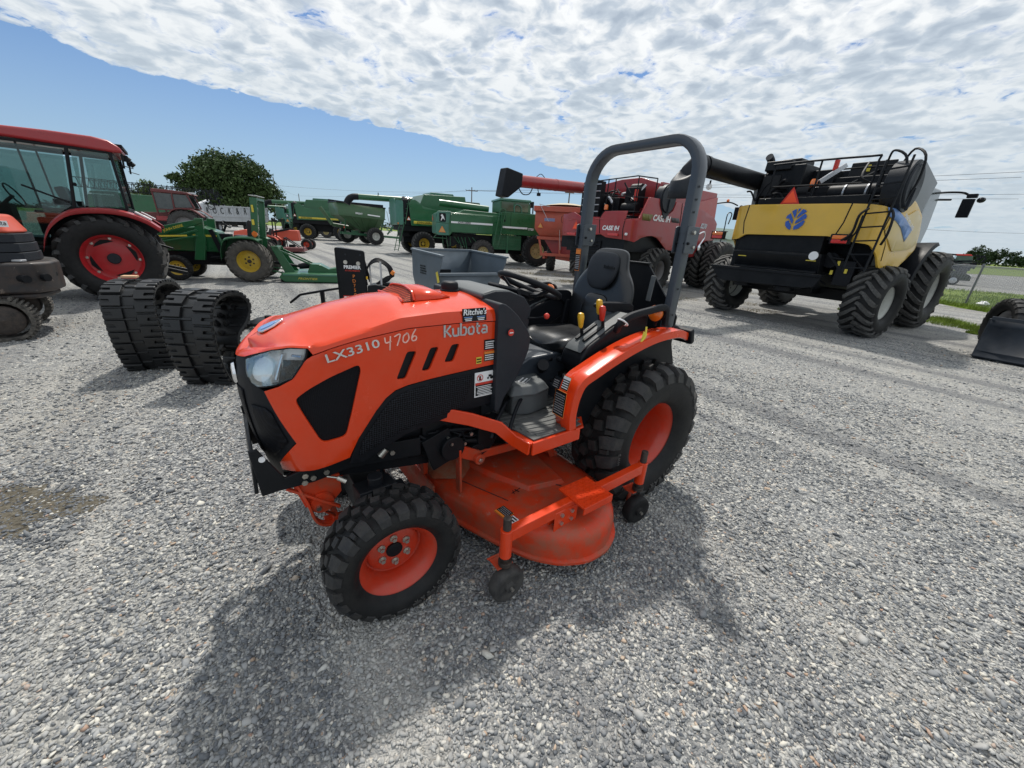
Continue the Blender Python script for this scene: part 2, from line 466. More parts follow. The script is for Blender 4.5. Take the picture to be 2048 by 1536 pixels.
MUDDY = surf('scraped_dark_counterweight', (.022, .021, .023), .50, var=.3, dirt=.45, dirtcol=(.085, .052, .036), scale=4, scratch=.6)
EXOR = surf('sunfaded_orange_panel', (.60, .085, .045), .42, coat=.2, var=.08, dirt=.15, dirtcol=(.4, .15, .1))
MUDTRK = surf('dried_mud_track', (.035, .033, .030), .9, var=.35, dirt=.8, dirtcol=(.17, .155, .135), scale=8, bump=.5, bscale=60)
MATT = surf('rubber_floor_mat', (.075, .080, .080), .60, var=.15, dirt=.4, dirtcol=(.17, .165, .155), scale=9)

def glass_mat(name, tint=(.5, .62, .6), rough=.03, fm=.8):
    m, N, L, B = new_mat(name)
    N.remove(B)
    out = [n for n in N if n.type == 'OUTPUT_MATERIAL'][0]
    tr = N.new('ShaderNodeBsdfTransparent'); tr.inputs[0].default_value = (*tint, 1)
    gl = N.new('ShaderNodeBsdfGlossy'); gl.inputs['Roughness'].default_value = rough; gl.inputs[0].default_value = (.9, .95, .95, 1)
    fr = N.new('ShaderNodeFresnel'); fr.inputs[0].default_value = 1.6
    mx = N.new('ShaderNodeMixShader')
    L.new(mth(N, L, 'MULTIPLY_ADD', fr.outputs[0], fm, .02, clamp=True), mx.inputs[0]); L.new(tr.outputs[0], mx.inputs[1]); L.new(gl.outputs[0], mx.inputs[2])
    L.new(mx.outputs[0], out.inputs[0])
    return m
GLASS = glass_mat('cab_glass', (.55, .66, .64), fm=.7)
DGLASS = surf('dark_dusty_glass', (.035, .045, .045), .12, var=.3, coat=.5, dirt=.3, dirtcol=(.13, .135, .13), scale=2)
GRGLASS = surf('green_tinted_glass', (.045, .085, .050), .15, var=.3, coat=.6, dirt=.25, dirtcol=(.13, .16, .10), scale=2)
LENS = glass_mat('clear_lens', (.96, .97, .98), .02, fm=.5)

def mesh_mat(name, hexa=140, deep=(.004, .004, .005), wire=(.022, .024, .028)):
    """perforated plate: bright web, dark holes"""
    m, N, L, B = new_mat(name)
    tc = N.new('ShaderNodeTexCoord')
    sp = N.new('ShaderNodeSeparateXYZ'); L.new(tc.outputs['Object'], sp.inputs[0])
    xy = N.new('ShaderNodeCombineXYZ')
    L.new(mth(N, L, 'ADD', sp.outputs[0], mth(N, L, 'MULTIPLY', sp.outputs[1], 1.0)), xy.inputs[0]); L.new(sp.outputs[2], xy.inputs[1])
    v = nd(N, 'ShaderNodeTexVoronoi'); v.inputs['Scale'].default_value = hexa; v.inputs['Randomness'].default_value = 0.15
    v.voronoi_dimensions = '2D'
    L.new(xy.outputs[0], v.inputs['Vector'])
    f = ramp(N, L, v.outputs['Distance'], [(.38, 0.0), (.46, 1.0)])
    L.new(mixc(N, L, f, deep, wire), B.inputs['Base Color'])
    B.inputs['Roughness'].default_value = .5; B.inputs['Specular IOR Level'].default_value = .15
    b = N.new('ShaderNodeBump'); b.inputs['Strength'].default_value = .6; b.inputs['Distance'].default_value = .003
    L.new(f, b.inputs['Height']); L.new(b.outputs[0], B.inputs['Normal'])
    return m
MESHM = mesh_mat('black_grille_mesh', 95, (.0015, .0015, .002), (.020, .023, .030))
MESHF = mesh_mat('fine_black_mesh', 190, (.003, .003, .0045), (.009, .010, .014))
MESHO = mesh_mat('orange_scoop_mesh', 130, (.10, .010, .004), (.45, .06, .02))
# ------------------------------------------------------------------ ground
def gravel_mat():
    m, N, L, B = new_mat('crushed_limestone')
    tc = N.new('ShaderNodeTexCoord'); O = tc.outputs['Object']
    def vor(scale, out='Color', rand=1.0, feat='F1'):
        v = nd(N, 'ShaderNodeTexVoronoi'); v.feature = feat; v.inputs['Scale'].default_value = scale; v.inputs['Randomness'].default_value = rand
        L.new(wo, v.inputs['Vector']); return v
    wn_ = nd(N, 'ShaderNodeTexNoise'); wn_.inputs['Scale'].default_value = 25; wn_.inputs['Detail'].default_value = 3; L.new(O, wn_.inputs['Vector'])
    wm = nd(N, 'ShaderNodeVectorMath', operation='MULTIPLY_ADD'); L.new(wn_.outputs['Color'], wm.inputs[0]); wm.inputs[1].default_value = (.03, .03, .03); L.new(O, wm.inputs[2])
    wo = wm.outputs[0]
    a = vor(62); b = vor(120); e = vor(34)
    def stone(v):
        s = N.new('ShaderNodeSeparateColor'); L.new(v.outputs['Color'], s.inputs[0])
        g = ramp(N, L, s.outputs[0], [(0.0, (.12, .126, .135)), (.35, (.215, .223, .23)), (.65, (.315, .32, .318)), (.85, (.50, .50, .475)), (.95, (.66, .64, .59)), (1.0, (.46, .37, .28))])
        return g, s.outputs[1]
    ca, ra = stone(a); cb, rb = stone(b); ce, re_ = stone(e)
    c = mixc(N, L, ramp(N, L, ra, [(.45, 0.0), (.5, 1.0)]), cb, ca)
    c = mixc(N, L, ramp(N, L, re_, [(.80, 0.0), (.84, 1.0)]), c, ce)
    # fines and dust between the stones
    n1 = nd(N, 'ShaderNodeTexNoise'); n1.inputs['Scale'].default_value = .55; n1.inputs['Detail'].default_value = 9; n1.inputs['Roughness'].default_value = .62; L.new(O, n1.inputs['Vector'])
    n2 = nd(N, 'ShaderNodeTexNoise'); n2.inputs['Scale'].default_value = 9; n2.inputs['Detail'].default_value = 8; n2.inputs['Roughness'].default_value = .7; L.new(O, n2.inputs['Vector'])
    fine = mth(N, L, 'MULTIPLY', ramp(N, L, n1.outputs[0], [(.42, 0.1), (.62, .8)]), ramp(N, L, n2.outputs[0], [(.38, 0.0), (.6, 1.0)]))
    c = mixc(N, L, fine, c, (.42, .41, .375))
    # wheel tracks: long streaks running along the yard
    mp = N.new('ShaderNodeMapping'); mp.vector_type = 'TEXTURE'; mp.inputs['Rotation'].default_value = (0, 0, R(126)); mp.inputs['Scale'].default_value = (16, .62, 1); L.new(O, mp.inputs[0])
    n3 = nd(N, 'ShaderNodeTexNoise'); n3.inputs['Scale'].default_value = 1.0; n3.inputs['Detail'].default_value = 5; L.new(mp.outputs[0], n3.inputs['Vector'])
    c = mixc(N, L, ramp(N, L, n3.outputs[0], [(.38, .62), (.47, 0.0)]), c, (.15, .155, .165))
    c = mixc(N, L, ramp(N, L, n3.outputs[0], [(.54, 0.0), (.66, .6)]), c, (.47, .46, .43))
    # faint dead grass / soil tint
    n4 = nd(N, 'ShaderNodeTexNoise'); n4.inputs['Scale'].default_value = .22; n4.inputs['Detail'].default_value = 7; L.new(O, n4.inputs['Vector'])
    c = mixc(N, L, ramp(N, L, n4.outputs[0], [(.58, 0.0), (.75, .35)]), c, (.24, .20, .14))
    L.new(c, B.inputs['Base Color']); B.inputs['Roughness'].default_value = .85; B.inputs['Specular IOR Level'].default_value = .3
    h = mth(N, L, 'ADD', mth(N, L, 'MULTIPLY', mth(N, L, 'SUBTRACT', 1.0, a.outputs['Distance']), 1.0), mth(N, L, 'MULTIPLY', ra, .9))
    h = mth(N, L, 'ADD', h, mth(N, L, 'MULTIPLY', n2.outputs[0], .8))
    bp = N.new('ShaderNodeBump'); bp.inputs['Strength'].default_value = .9; bp.inputs['Distance'].default_value = .018
    L.new(h, bp.inputs['Height']); L.new(bp.outputs[0], B.inputs['Normal'])
    return m
GRAVELG = gravel_mat()
b = MB()
b.add([(-1500, -400, 0), (1500, -400, 0), (1500, 2200, 0), (-1500, 2200, 0)], [(0, 1, 2, 3)])
tag(b.obj('ground', GRAVELG, smooth=0), kind='structure')

def stone_mat(name, stops, rough=.8):
    m, N, L, B = new_mat(name)
    at = N.new('ShaderNodeAttribute'); at.attribute_name = 'tone'
    tc = N.new('ShaderNodeTexCoord')
    n = nd(N, 'ShaderNodeTexNoise'); n.inputs['Scale'].default_value = 90; n.inputs['Detail'].default_value = 5; L.new(tc.outputs['Object'], n.inputs['Vector'])
    c = ramp(N, L, at.outputs['Fac'], stops)
    c = mixc(N, L, ramp(N, L, n.outputs[0], [(.35, .30), (.6, 0.0)]), c, (.30, .295, .28))
    O = tc.outputs['Object']
    mp = N.new('ShaderNodeMapping'); mp.vector_type = 'TEXTURE'; mp.inputs['Rotation'].default_value = (0, 0, R(126)); mp.inputs['Scale'].default_value = (16, .62, 1); L.new(O, mp.inputs[0])
    n3 = nd(N, 'ShaderNodeTexNoise'); n3.inputs['Scale'].default_value = 1.0; n3.inputs['Detail'].default_value = 5; L.new(mp.outputs[0], n3.inputs['Vector'])
    c = mixc(N, L, ramp(N, L, n3.outputs[0], [(.38, .45), (.47, 0.0)]), c, (.15, .155, .165))
    c = mixc(N, L, ramp(N, L, n3.outputs[0], [(.54, 0.0), (.66, .5)]), c, (.47, .46, .43))
    L.new(c, B.inputs['Base Color']); B.inputs['Roughness'].default_value = rough; B.inputs['Specular IOR Level'].default_value = .35
    return m

def scatter_stones():
    rs = np.random.RandomState(3)
    # unit rocks: jittered icosahedra
    t = (1 + 5 ** .5) / 2
    V0 = np.array([(-1, t, 0), (1, t, 0), (-1, -t, 0), (1, -t, 0), (0, -1, t), (0, 1, t), (0, -1, -t), (0, 1, -t), (t, 0, -1), (t, 0, 1), (-t, 0, -1), (-t, 0, 1)], float) / 1.9
    F0 = np.array([(0, 11, 5), (0, 5, 1), (0, 1, 7), (0, 7, 10), (0, 10, 11), (1, 5, 9), (5, 11, 4), (11, 10, 2), (10, 7, 6), (7, 1, 8), (3, 9, 4), (3, 4, 2), (3, 2, 6), (3, 6, 8), (3, 8, 9), (4, 9, 5), (2, 4, 11), (6, 2, 10), (8, 6, 7), (9, 8, 1)])
    shapes = []
    for k in range(24):
        q = V0 * (1 + rs.uniform(-.42, .42, (12, 1))) + rs.uniform(-.26, .26, (12, 3))
        shapes.append(q)
    shapes = np.array(shapes)
    pts = []
    # rings of ground in front of the camera, thinning out with distance
    def ring(r0, r1, dens, s0, s1, p):
        a0, a1 = (R(2), R(178)) if r0 < 3 else (R(30), R(152))
        n = int(dens * (a1 - a0) / 2 * (r1 * r1 - r0 * r0))
        r = np.sqrt(rs.uniform(r0 * r0, r1 * r1, n)); a = rs.uniform(a0, a1, n)
        s = s0 + (s1 - s0) * rs.uniform(0, 1, n) ** p
        pts.append(np.stack([r * np.cos(a), r * np.sin(a), s], 1))
    ring(.55, 1.6, 9500, .0032, .0125, 2.2)
    ring(1.6, 2.6, 6500, .0038, .0125, 2.0)
    ring(2.6, 4.0, 3300, .0050, .0130, 1.8)
    ring(4.0, 6.5, 1000, .0070, .0145, 1.6)
    ring(6.5, 12.0, 130, .010, .018, 1.4)
    ring(.6, 6.0, 60, .013, .024, 2.2)
    P = np.concatenate(pts)
    # patches worn down to fines carry fewer stones
    nz = np.sin(P[:, 0] * 1.9 + 1.3 * np.sin(P[:, 1] * 1.3)) * np.sin(P[:, 1] * 2.3 + 1.1 * np.sin(P[:, 0] * 1.7 + 2)) + .5 * np.sin(P[:, 0] * 5.1 + P[:, 1] * 3.3) * np.sin(P[:, 1] * 4.7 - P[:, 0] * 2.1)
    keep = rs.uniform(0, 1, len(P)) > np.clip((nz - .35) * 1.1, 0, .75)
    P = P[keep]
    # corners of the wide view close by, left and right
    n = len(P)
    idx = rs.randint(0, 24, n)
    S = P[:, 2:3] * np.stack([rs.uniform(.8, 1.5, n), rs.uniform(.6, 1.0, n), rs.uniform(.28, .65, n)], 1)
    th = rs.uniform(0, 6.283, n); tx = rs.normal(0, .28, n); ty = rs.normal(0, .28, n)
    Vv = shapes[idx] * S[:, None, :]
    cx, sx, cy, sy, cz, sz = np.cos(tx), np.sin(tx), np.cos(ty), np.sin(ty), np.cos(th), np.sin(th)
    x, y, z = Vv[..., 0], Vv[..., 1], Vv[..., 2]
    y, z = y * cx[:, None] - z * sx[:, None], y * sx[:, None] + z * cx[:, None]
    x, z = x * cy[:, None] + z * sy[:, None], -x * sy[:, None] + z * cy[:, None]
    x, y = x * cz[:, None] - y * sz[:, None], x * sz[:, None] + y * cz[:, None]
    lift = P[:, 2] * rs.uniform(-.05, .45, n)
    V = np.stack([x + P[:, 0:1], y + P[:, 1:2], z + lift[:, None]], -1).reshape(-1, 3)
    F = (F0[None] + (np.arange(n) * 12)[:, None, None]).reshape(-1, 3)
    me = bpy.data.meshes.new('gravel')
    me.vertices.add(len(V)); me.vertices.foreach_set('co', V.ravel().astype(np.float32))
    me.loops.add(F.size); me.loops.foreach_set('vertex_index', F.ravel().astype(np.int32))
    me.polygons.add(len(F)); me.polygons.foreach_set('loop_start', (np.arange(len(F)) * 3).astype(np.int32))
    me.update(calc_edges=True)
    tone = rs.uniform(0, 1, n)
    px_, py_ = P[:, 0], P[:, 1]
    st = ((px_ + 2.78) / .55) ** 2 + ((py_ - 1.78) / .34) ** 2 < 1 + .5 * np.sin(px_ * 9) * np.cos(py_ * 11)
    tone = np.where(st & (tone < .9), tone * .25, tone)
    # stained patch of darker soil at the left
    at = me.attributes.new('tone', 'FLOAT', 'POINT'); at.data.foreach_set('value', np.repeat(tone, 12).astype(np.float32))
    me.materials.append(stone_mat('limestone_chips', [(0.0, (.085, .095, .11)), (.25, (.155, .168, .183)), (.55, (.27, .28, .288)), (.78, (.40, .40, .388)), (.90, (.56, .55, .51)), (.975, (.66, .63, .55)), (.988, (.46, .33, .23)), (1.0, (.38, .24, .18))]))
    o = bpy.data.objects.new('gravel', me); COL.objects.link(o)
    tag(o, 'loose grey crushed limestone covering the yard in the foreground', 'gravel', kind='stuff')
scatter_stones()
# ------------------------------------------------------------------ tyres and wheels (axle along local y, outer face towards +y)
def tyre_mesh(name, rad, wid, rim, lug, kind='ag', n=22, mat=None, lmat=None, crown=.06, seg=64, side_txt=None):
    b = MB(); h = rad - lug - rim; w = wid / 2
    rc = rad - lug
    def base(y):           # carcass radius under the tread
        q = abs(y) / w
        return rc - crown * h * q * q - (0 if q < .80 else h * 1.1 * (q - .80) ** 1.6)
    prof = [(rim - .012, -.70 * w), (rim + .02 * h, -.80 * w), (rim + .10 * h, -.90 * w), (rim + .28 * h, -.99 * w), (rim + .5 * h, -1.03 * w), (rim + .70 * h, -1.0 * w), (base(.95 * w), -.95 * w), (base(.85 * w), -.85 * w), (base(.6 * w), -.6 * w), (base(.3 * w), -.3 * w), (base(0), 0)]
    prof = prof + [(r_, -y_) for r_, y_ in reversed(prof[:-1])]
    b.lathe(prof, n=seg)
    def strip(pts):        # pts: (theta, y, top radius, half width)
        V = []; F = []
        for i, (t, y, rt, hw) in enumerate(pts):
            a = pts[max(i - 1, 0)]; c = pts[min(i + 1, len(pts) - 1)]
            dt, dy = (c[0] - a[0]) * rt, c[1] - a[1]; l = math.hypot(dt, dy) or 1
            nt, ny = -dy / l, dt / l
            for k, (s_, low, wd) in enumerate(((-1, 1, 1.10), (-1, 0, .95), (1, 0, .95), (1, 1, 1.10))):
                tt = t + s_ * nt * hw * wd / rt; yy = y + s_ * ny * hw * wd
                rr = (min(base(y), rt) - .012) if low else rt
                if abs(y) > .93 * w and low: rr = rt - .03; yy -= .03 * (1 if y > 0 else -1)
                V.append((rr * math.cos(tt), yy, rr * math.sin(tt)))
        for i in range(len(pts) - 1):
            for k in range(3):
                F.append((i * 4 + k, i * 4 + k + 1, i * 4 + 4 + k + 1, i * 4 + 4 + k))
        F.append((0, 3, 2, 1)); m_ = 4 * (len(pts) - 1); F.append((m_, m_ + 1, m_ + 2, m_ + 3))
        b.add(V, F, 1)
    pitch_ = 2 * math.pi / n
    for i in range(n):
        for sgn in (-1, 1):
            t0 = i * pitch_ + (pitch_ / 2 if sgn > 0 else 0)
            if kind == 'ag':
                sk = pitch_ * 1.15
                hw = .135 * pitch_ * rad
                pts = []
                for q, e in ((-.06, 0.0), (.15, .12), (.45, .48), (.8, .86), (.97, 1.0)):
                    y = sgn * q * w
                    pts.append((t0 + sk * e, y, base(y) + lug * (1 if q < .9 else .8), hw * (1.0 + .35 * q)))
                pts.append((t0 + sk * 1.02, sgn * 1.03 * w, rim + .80 * h, hw * 1.1))
                strip(pts)
            else:          # industrial block tread
                hw = .30 * pitch_ * rad
                off = pitch_ * .5
                strip([(t0 + off * .15, sgn * .46 * w, base(.46 * w) + lug, hw * .95), (t0 + off * .40, sgn * .72 * w, base(.72 * w) + lug, hw * 1.05), (t0 + off * .5, sgn * .96 * w, base(.94 * w) + lug * .7, hw * 1.0), (t0 + off * .5, sgn * 1.04 * w, rim + .72 * h, hw * .85)])
                strip([(t0 - off * .55, sgn * .05 * w, base(0) + lug, hw * .74), (t0 - off * .35, sgn * .34 * w, base(.3 * w) + lug, hw * .80)])
                if i % 2 == 0:
                    strip([(t0 + off * 1.2, sgn * .50 * w, base(.5 * w) + lug * .55, hw * .35), (t0 + off * 1.4, sgn * .78 * w, base(.78 * w) + lug * .55, hw * .35)])
    return b.mesh(name, [mat or RUBBER, lmat or mat or LUGM], smooth=32, fixn=True)

def side_letters(txt, rr, size, y, parent, mat, a0=200, step=9.0):
    """raised letters round a sidewall, read from outside (+y)"""
    for i, ch in enumerate(txt):
        if ch == ' ': continue
        a = R(a0 + i * step)
        me = text_mesh(ch, size, bold=.03, ext=.0025)
        me.materials.clear(); me.materials.append(mat)
        # outward = radial; text up = radial; text right = as seen from +y (x to the left)
        up = Vector((math.cos(a), 0, math.sin(a))); Z = Vector((0, 1, 0)); X = up.cross(Z)
        M = Matrix((X, up, Z)).transposed().to_4x4()
        link_mesh('sidewall_letter', me, parent, M=Matrix.Translation(Vector((rr * math.cos(a), y, rr * math.sin(a)))) @ M)

def rim_mesh(name, rad, wid, mat, disc_y, hub_r, bolts=8, bolt_r=None, slots=0, mats=None, hubcol=1, boltcol=2, hub_h=.04, n=48):
    """rim barrel + dished disc + hub + bolts; outer face +y"""
    b = MB(); w = wid / 2
    b.lathe([(rad + .012, w * .74), (rad + .014, w * .80), (rad - .004, w * .82), (rad - .018, w * .72), (rad - .030, w * .60), (rad - .055, w * .30), (rad - .06, disc_y + .004)], n=n)
    b.lathe([(rad + .012, -w * .74), (rad + .014, -w * .80), (rad - .004, -w * .82), (rad - .018, -w * .72), (rad - .055, -w * .30), (rad - .06, disc_y - .02)], n=n)
    b.lathe([(rad - .058, disc_y + .006), (rad - .075, disc_y + .0), (rad * .62, disc_y + .012), (rad * .55, disc_y + .02), (hub_r * 1.0, disc_y + .02), (hub_r * .98, disc_y + .02)], n=n)
    b.lathe([(hub_r, disc_y + .02), (hub_r, disc_y + .02 + hub_h * .8), (hub_r * .85, disc_y + .02 + hub_h), (.001, disc_y + .02 + hub_h)], n=24, mat=hubcol)
    br = bolt_r or rad * .42
    for i in range(bolts):
        a = 2 * math.pi * (i + .5) / bolts
        p = (br * math.cos(a), disc_y + .018, br * math.sin(a))
        b.cyl(p, (p[0], p[1] + .010, p[2]), min(.018 * rad / .2, .024), n=12, mat=boltcol)
        b.cyl((p[0], p[1] + .010, p[2]), (p[0], p[1] + .026, p[2]), min(.011 * rad / .2, .015), n=6, mat=boltcol)
    for i in range(slots):
        a = 2 * math.pi * i / slots
        c = Vector((rad * .73 * math.cos(a), disc_y + .012, rad * .73 * math.sin(a)))
        t = Vector((-math.sin(a), 0, math.cos(a))); rr = Vector((math.cos(a), 0, math.sin(a)))
        P = [c + t * (u * rad * .36) + rr * (v_ * rad * .085 + (-.10 * rad) * (u * u)) for u, v_ in ((-1, 0), (-.6, .6), (0, 1), (.6, .6), (1, 0), (.6, -.7), (0, -1), (-.6, -.7))]
        b.add([tuple(p) for p in P], [tuple(range(8))], mat=3)
    return b.mesh(name, mats or [mat, BLACKST, BOLT, BLACKST], smooth=35, fixn=True)

_mir = {}
def mirrored(me):
    if me.name not in _mir:
        c = me.copy(); c.transform(Matrix.Scale(-1, 4, (1, 0, 0))); c.flip_normals(); _mir[me.name] = c
    return _mir[me.name]

def wheel(parent, rim_me, tyre_me, at, side=1, steer=0.0, spin=0.0):
    """side +1: outer face towards +y (left), -1: right"""
    M = Matrix.Translation(at) @ Matrix.Rotation(R(steer), 4, 'Z')
    if side < 0: M = M @ Matrix.Rotation(math.pi, 4, 'Z')
    M = M @ Matrix.Rotation(R(spin), 4, 'Y')
    w = link_mesh('wheel', rim_me, parent, M=M)
    t = link_mesh('tyre', tyre_me if side > 0 else mirrored(tyre_me), w)
    return w
# ------------------------------------------------------------------ the orange compact tractor with its mower deck
PC = [(1.05, .335), (1.4, .335), (1.7, .335), (1.83, .33), (1.93, .315), (2.02, .275), (2.085, .215), (2.128, .14), (2.15, .06), (2.155, 0)]
def _cr(P, n=12):
    P = [(2 * P[0][0] - P[1][0], 2 * P[0][1] - P[1][1])] + P + [(P[-1][0], -P[-2][1])]; out = []
    for i in range(1, len(P) - 2):
        for k in range(n):
            t = k / n
            out.append(tuple(.5 * (2 * P[i][j] + (P[i + 1][j] - P[i - 1][j]) * t + (2 * P[i - 1][j] - 5 * P[i][j] + 4 * P[i + 1][j] - P[i + 2][j]) * t * t + (-P[i - 1][j] + 3 * P[i][j] - 3 * P[i + 1][j] + P[i + 2][j]) * t ** 3) for j in (0, 1)))
    out.append(P[-2]); return out
CV = np.array(_cr(PC)); DL = np.r_[0, np.cumsum(np.hypot(*np.diff(CV, axis=0).T))]; UM = float(DL[-1])
def SF(u, z, off=0.0):
    """bodywork surface: u runs from the rear of the hood round to the middle of the nose"""
    if u > UM:
        p = SF(2 * UM - u, z, off); return (p[0], -p[1], p[2])
    x = float(np.interp(u, DL, CV[:, 0])); y = float(np.interp(u, DL, CV[:, 1])); e = .004
    dx = float(np.interp(u + e, DL, CV[:, 0]) - np.interp(u - e, DL, CV[:, 0])); dy = float(np.interp(u + e, DL, CV[:, 1]) - np.interp(u - e, DL, CV[:, 1]))
    l = math.hypot(dx, dy) + 1e-9; nx, ny = -dy / l, dx / l
    w = min(max((x - 1.8) / .3, 0), 1)
    sh = -.05 * min(max((z - 1.1) / .12, 0), 1) ** 1.5 * w - .07 * min(max((1.0 - z) / .42, 0), 1) ** 1.6 * w
    ty = -.02 * min(max((.95 - z) / .3, 0), 1)
    return (x + sh + nx * off, y + ty * (y / .335) + ny * off, z)

def plan_surface(P):
    cv = np.array(_cr(P)); d = np.r_[0, np.cumsum(np.hypot(*np.diff(cv, axis=0).T))]
    def fn(u, z, off=0.0):
        e = .01; g = lambda a, k: float(np.interp(a, d, cv[:, k]))
        x, y = g(u, 0), g(u, 1); dx, dy = g(u + e, 0) - g(u - e, 0), g(u + e, 1) - g(u - e, 1); l = math.hypot(dx, dy) + 1e-9
        return (x - dy / l * off, y + dx / l * off, z)
    fn.length = float(d[-1])
    return fn

def wrap(name, poly, mat, parent, holes=(), off=0.0, thick=.012, bev=.003, mirror=False, step=.022, zstep=.05, fn=SF):
    bm = bmesh.new(); edges = []
    for lp in [poly] + list(holes):
        pts = []
        for i in range(len(lp)):
            a, b_ = lp[i], lp[(i + 1) % len(lp)]
            k = max(1, int(math.dist(a, b_) / step))
            pts += [(a[0] + (b_[0] - a[0]) * j / k, a[1] + (b_[1] - a[1]) * j / k) for j in range(k)]
        vs = [bm.verts.new((p[0], p[1], 0)) for p in pts]
        edges += [bm.edges.new((vs[i], vs[(i + 1) % len(vs)])) for i in range(len(vs))]
    bmesh.ops.triangle_fill(bm, use_beauty=True, use_dissolve=False, edges=edges, normal=(0, 0, 1))
    us = [p[0] for p in poly]; zs = [p[1] for p in poly]
    for k in range(1, int((max(us) - min(us)) / step) + 1):
        bmesh.ops.bisect_plane(bm, geom=bm.verts[:] + bm.edges[:] + bm.faces[:], plane_co=(min(us) + k * step, 0, 0), plane_no=(1, 0, 0))
    for k in range(1, int((max(zs) - min(zs)) / zstep) + 1):
        bmesh.ops.bisect_plane(bm, geom=bm.verts[:] + bm.edges[:] + bm.faces[:], plane_co=(0, min(zs) + k * zstep, 0), plane_no=(0, 1, 0))
    bmesh.ops.remove_doubles(bm, verts=bm.verts, dist=1e-5)
    bm.verts.index_update(); outw = {}
    for v in bm.verts:
        p = fn(v.co.x, v.co.y, off); q = fn(v.co.x, v.co.y, off + .01)
        sg = -1 if mirror else 1
        v.co = (p[0], sg * p[1], p[2]); outw[v.index] = Vector((q[0] - p[0], sg * (q[1] - p[1]), q[2] - p[2]))
    bm.normal_update(); bm.verts.index_update()
    s = sum(f.normal.dot(outw[f.verts[0].index]) * f.calc_area() for f in bm.faces)
    if s < 0: bmesh.ops.reverse_faces(bm, faces=bm.faces)
    me = bpy.data.meshes.new(name); bm.to_mesh(me); bm.free()
    me.materials.append(mat)
    me.polygons.foreach_set('use_smooth', [True] * len(me.polygons)); me.set_sharp_from_angle(angle=R(40))
    o = link_mesh(name, me, parent)
    if thick:
        m = o.modifiers.new('solid', 'SOLIDIFY'); m.thickness = thick; m.offset = -1
    if bev:
        m = o.modifiers.new('bevel', 'BEVEL'); m.width = bev; m.segments = 2; m.limit_method = 'ANGLE'; m.angle_limit = R(50)
    return o

DUSTY = surf('dust_caked_orange_paint', (.30, .075, .035), .8, var=.2, dirt=.9, dirtcol=(.24, .16, .10), scale=5, spec=.25)
REFL = surf('bright_reflector', (.92, .93, .95), .25, metal=.15, var=.05)
TR = thing('compact_tractor', 'orange compact tractor with open seat, roll bar and mower deck, largest in front', 'tractor', (0.5507, 2.7854, 0), 217.26)
zs_k = [(0, 1.292), (.25, 1.299), (.47, 1.297), (.67, 1.271), (.80, 1.243), (.868, 1.224), (.885, 1.250), (.956, 1.254), (1.04, 1.238), (1.12, 1.212), (1.187, 1.186), (UM, 1.168)]
zc_k = [(0, 1.352), (.3, 1.356), (.5, 1.345), (.72, 1.290), (.80, 1.270), (.885, 1.262), (.956, 1.265), (1.04, 1.250), (1.12, 1.226), (UM, 1.196)]
crown = [(1.05, 1.385), (1.3, 1.392), (1.55, 1.385), (1.75, 1.352), (1.9, 1.312), (2.0, 1.272), (2.08, 1.235), (2.16, 1.196)]
ip = lambda k, x: float(np.interp(x, [a for a, _ in k], [c for _, c in k]))
def hood_top():
    rows = []
    us = sorted(set(list(np.linspace(0, UM, 56)) + [.868, .885]))
    for u in us:
        zr = ip(zs_k, u); p = SF(u, zr, .004); q = SF(u, zr, -.003); lip = SF(u, zr + .0, -.010)
        c1 = SF(u, ip(zc_k, u) - .006, -.012); c2 = SF(u, ip(zc_k, u), -.034)
        mid = SF(u, (zr * .45 + ip(zc_k, u) * .55), -.002)
        row = [lip, p, mid, c1, c2]
        xk = min(c2[0], 2.11)
        for k in range(1, 11):
            t = k / 10
            z0 = ip(zc_k, u); zk = ip(crown, xk)
            row.append((c2[0] + (xk - c2[0]) * t, c2[1] * (1 - t), z0 + (zk - z0) * math.sin(t * math.pi / 2)))
        rows.append(row)
    b = MB(); b.grid(rows)
    b.grid([[(p[0], -p[1], p[2]) for p in r_] for r_ in rows], flip=True)
    return b
hood = hood_top().obj('hood', ORANGE, TR, smooth=28, fixn=True, weld=True)
panel = [(0.0, 1.287), (.25, 1.294), (.47, 1.292), (.67, 1.266), (.80, 1.238), (.870, 1.218), (.892, 1.205), (.905, 1.188), (.935, 1.128), (.985, 1.098), (1.049, 1.073), (.966, .842), (1.095, .722), (1.101, .683), (.930, .700), (.76, .736), (.716, .823), (.633, .943), (.588, .993), (.544, 1.022), (.487, 1.036), (.372, 1.047), (.25, 1.054), (0.0, 1.066)]
win = rounded([(.937, 1.042), (.885, 1.083), (.802, 1.126), (.688, 1.165), (.680, 1.139), (.765, .848), (.866, .836)], [.02, .03, .03, .02, .02, .025, .025], 3)
vents = [rounded([(.537, 1.071), (.481, 1.193), (.436, 1.189), (.494, 1.067)], .012, 2), rounded([(.419, 1.092), (.371, 1.197), (.328, 1.195), (.379, 1.089)], .012, 2), rounded([(.305, 1.116), (.264, 1.199), (.221, 1.198), (.256, 1.113)], .012, 2)]
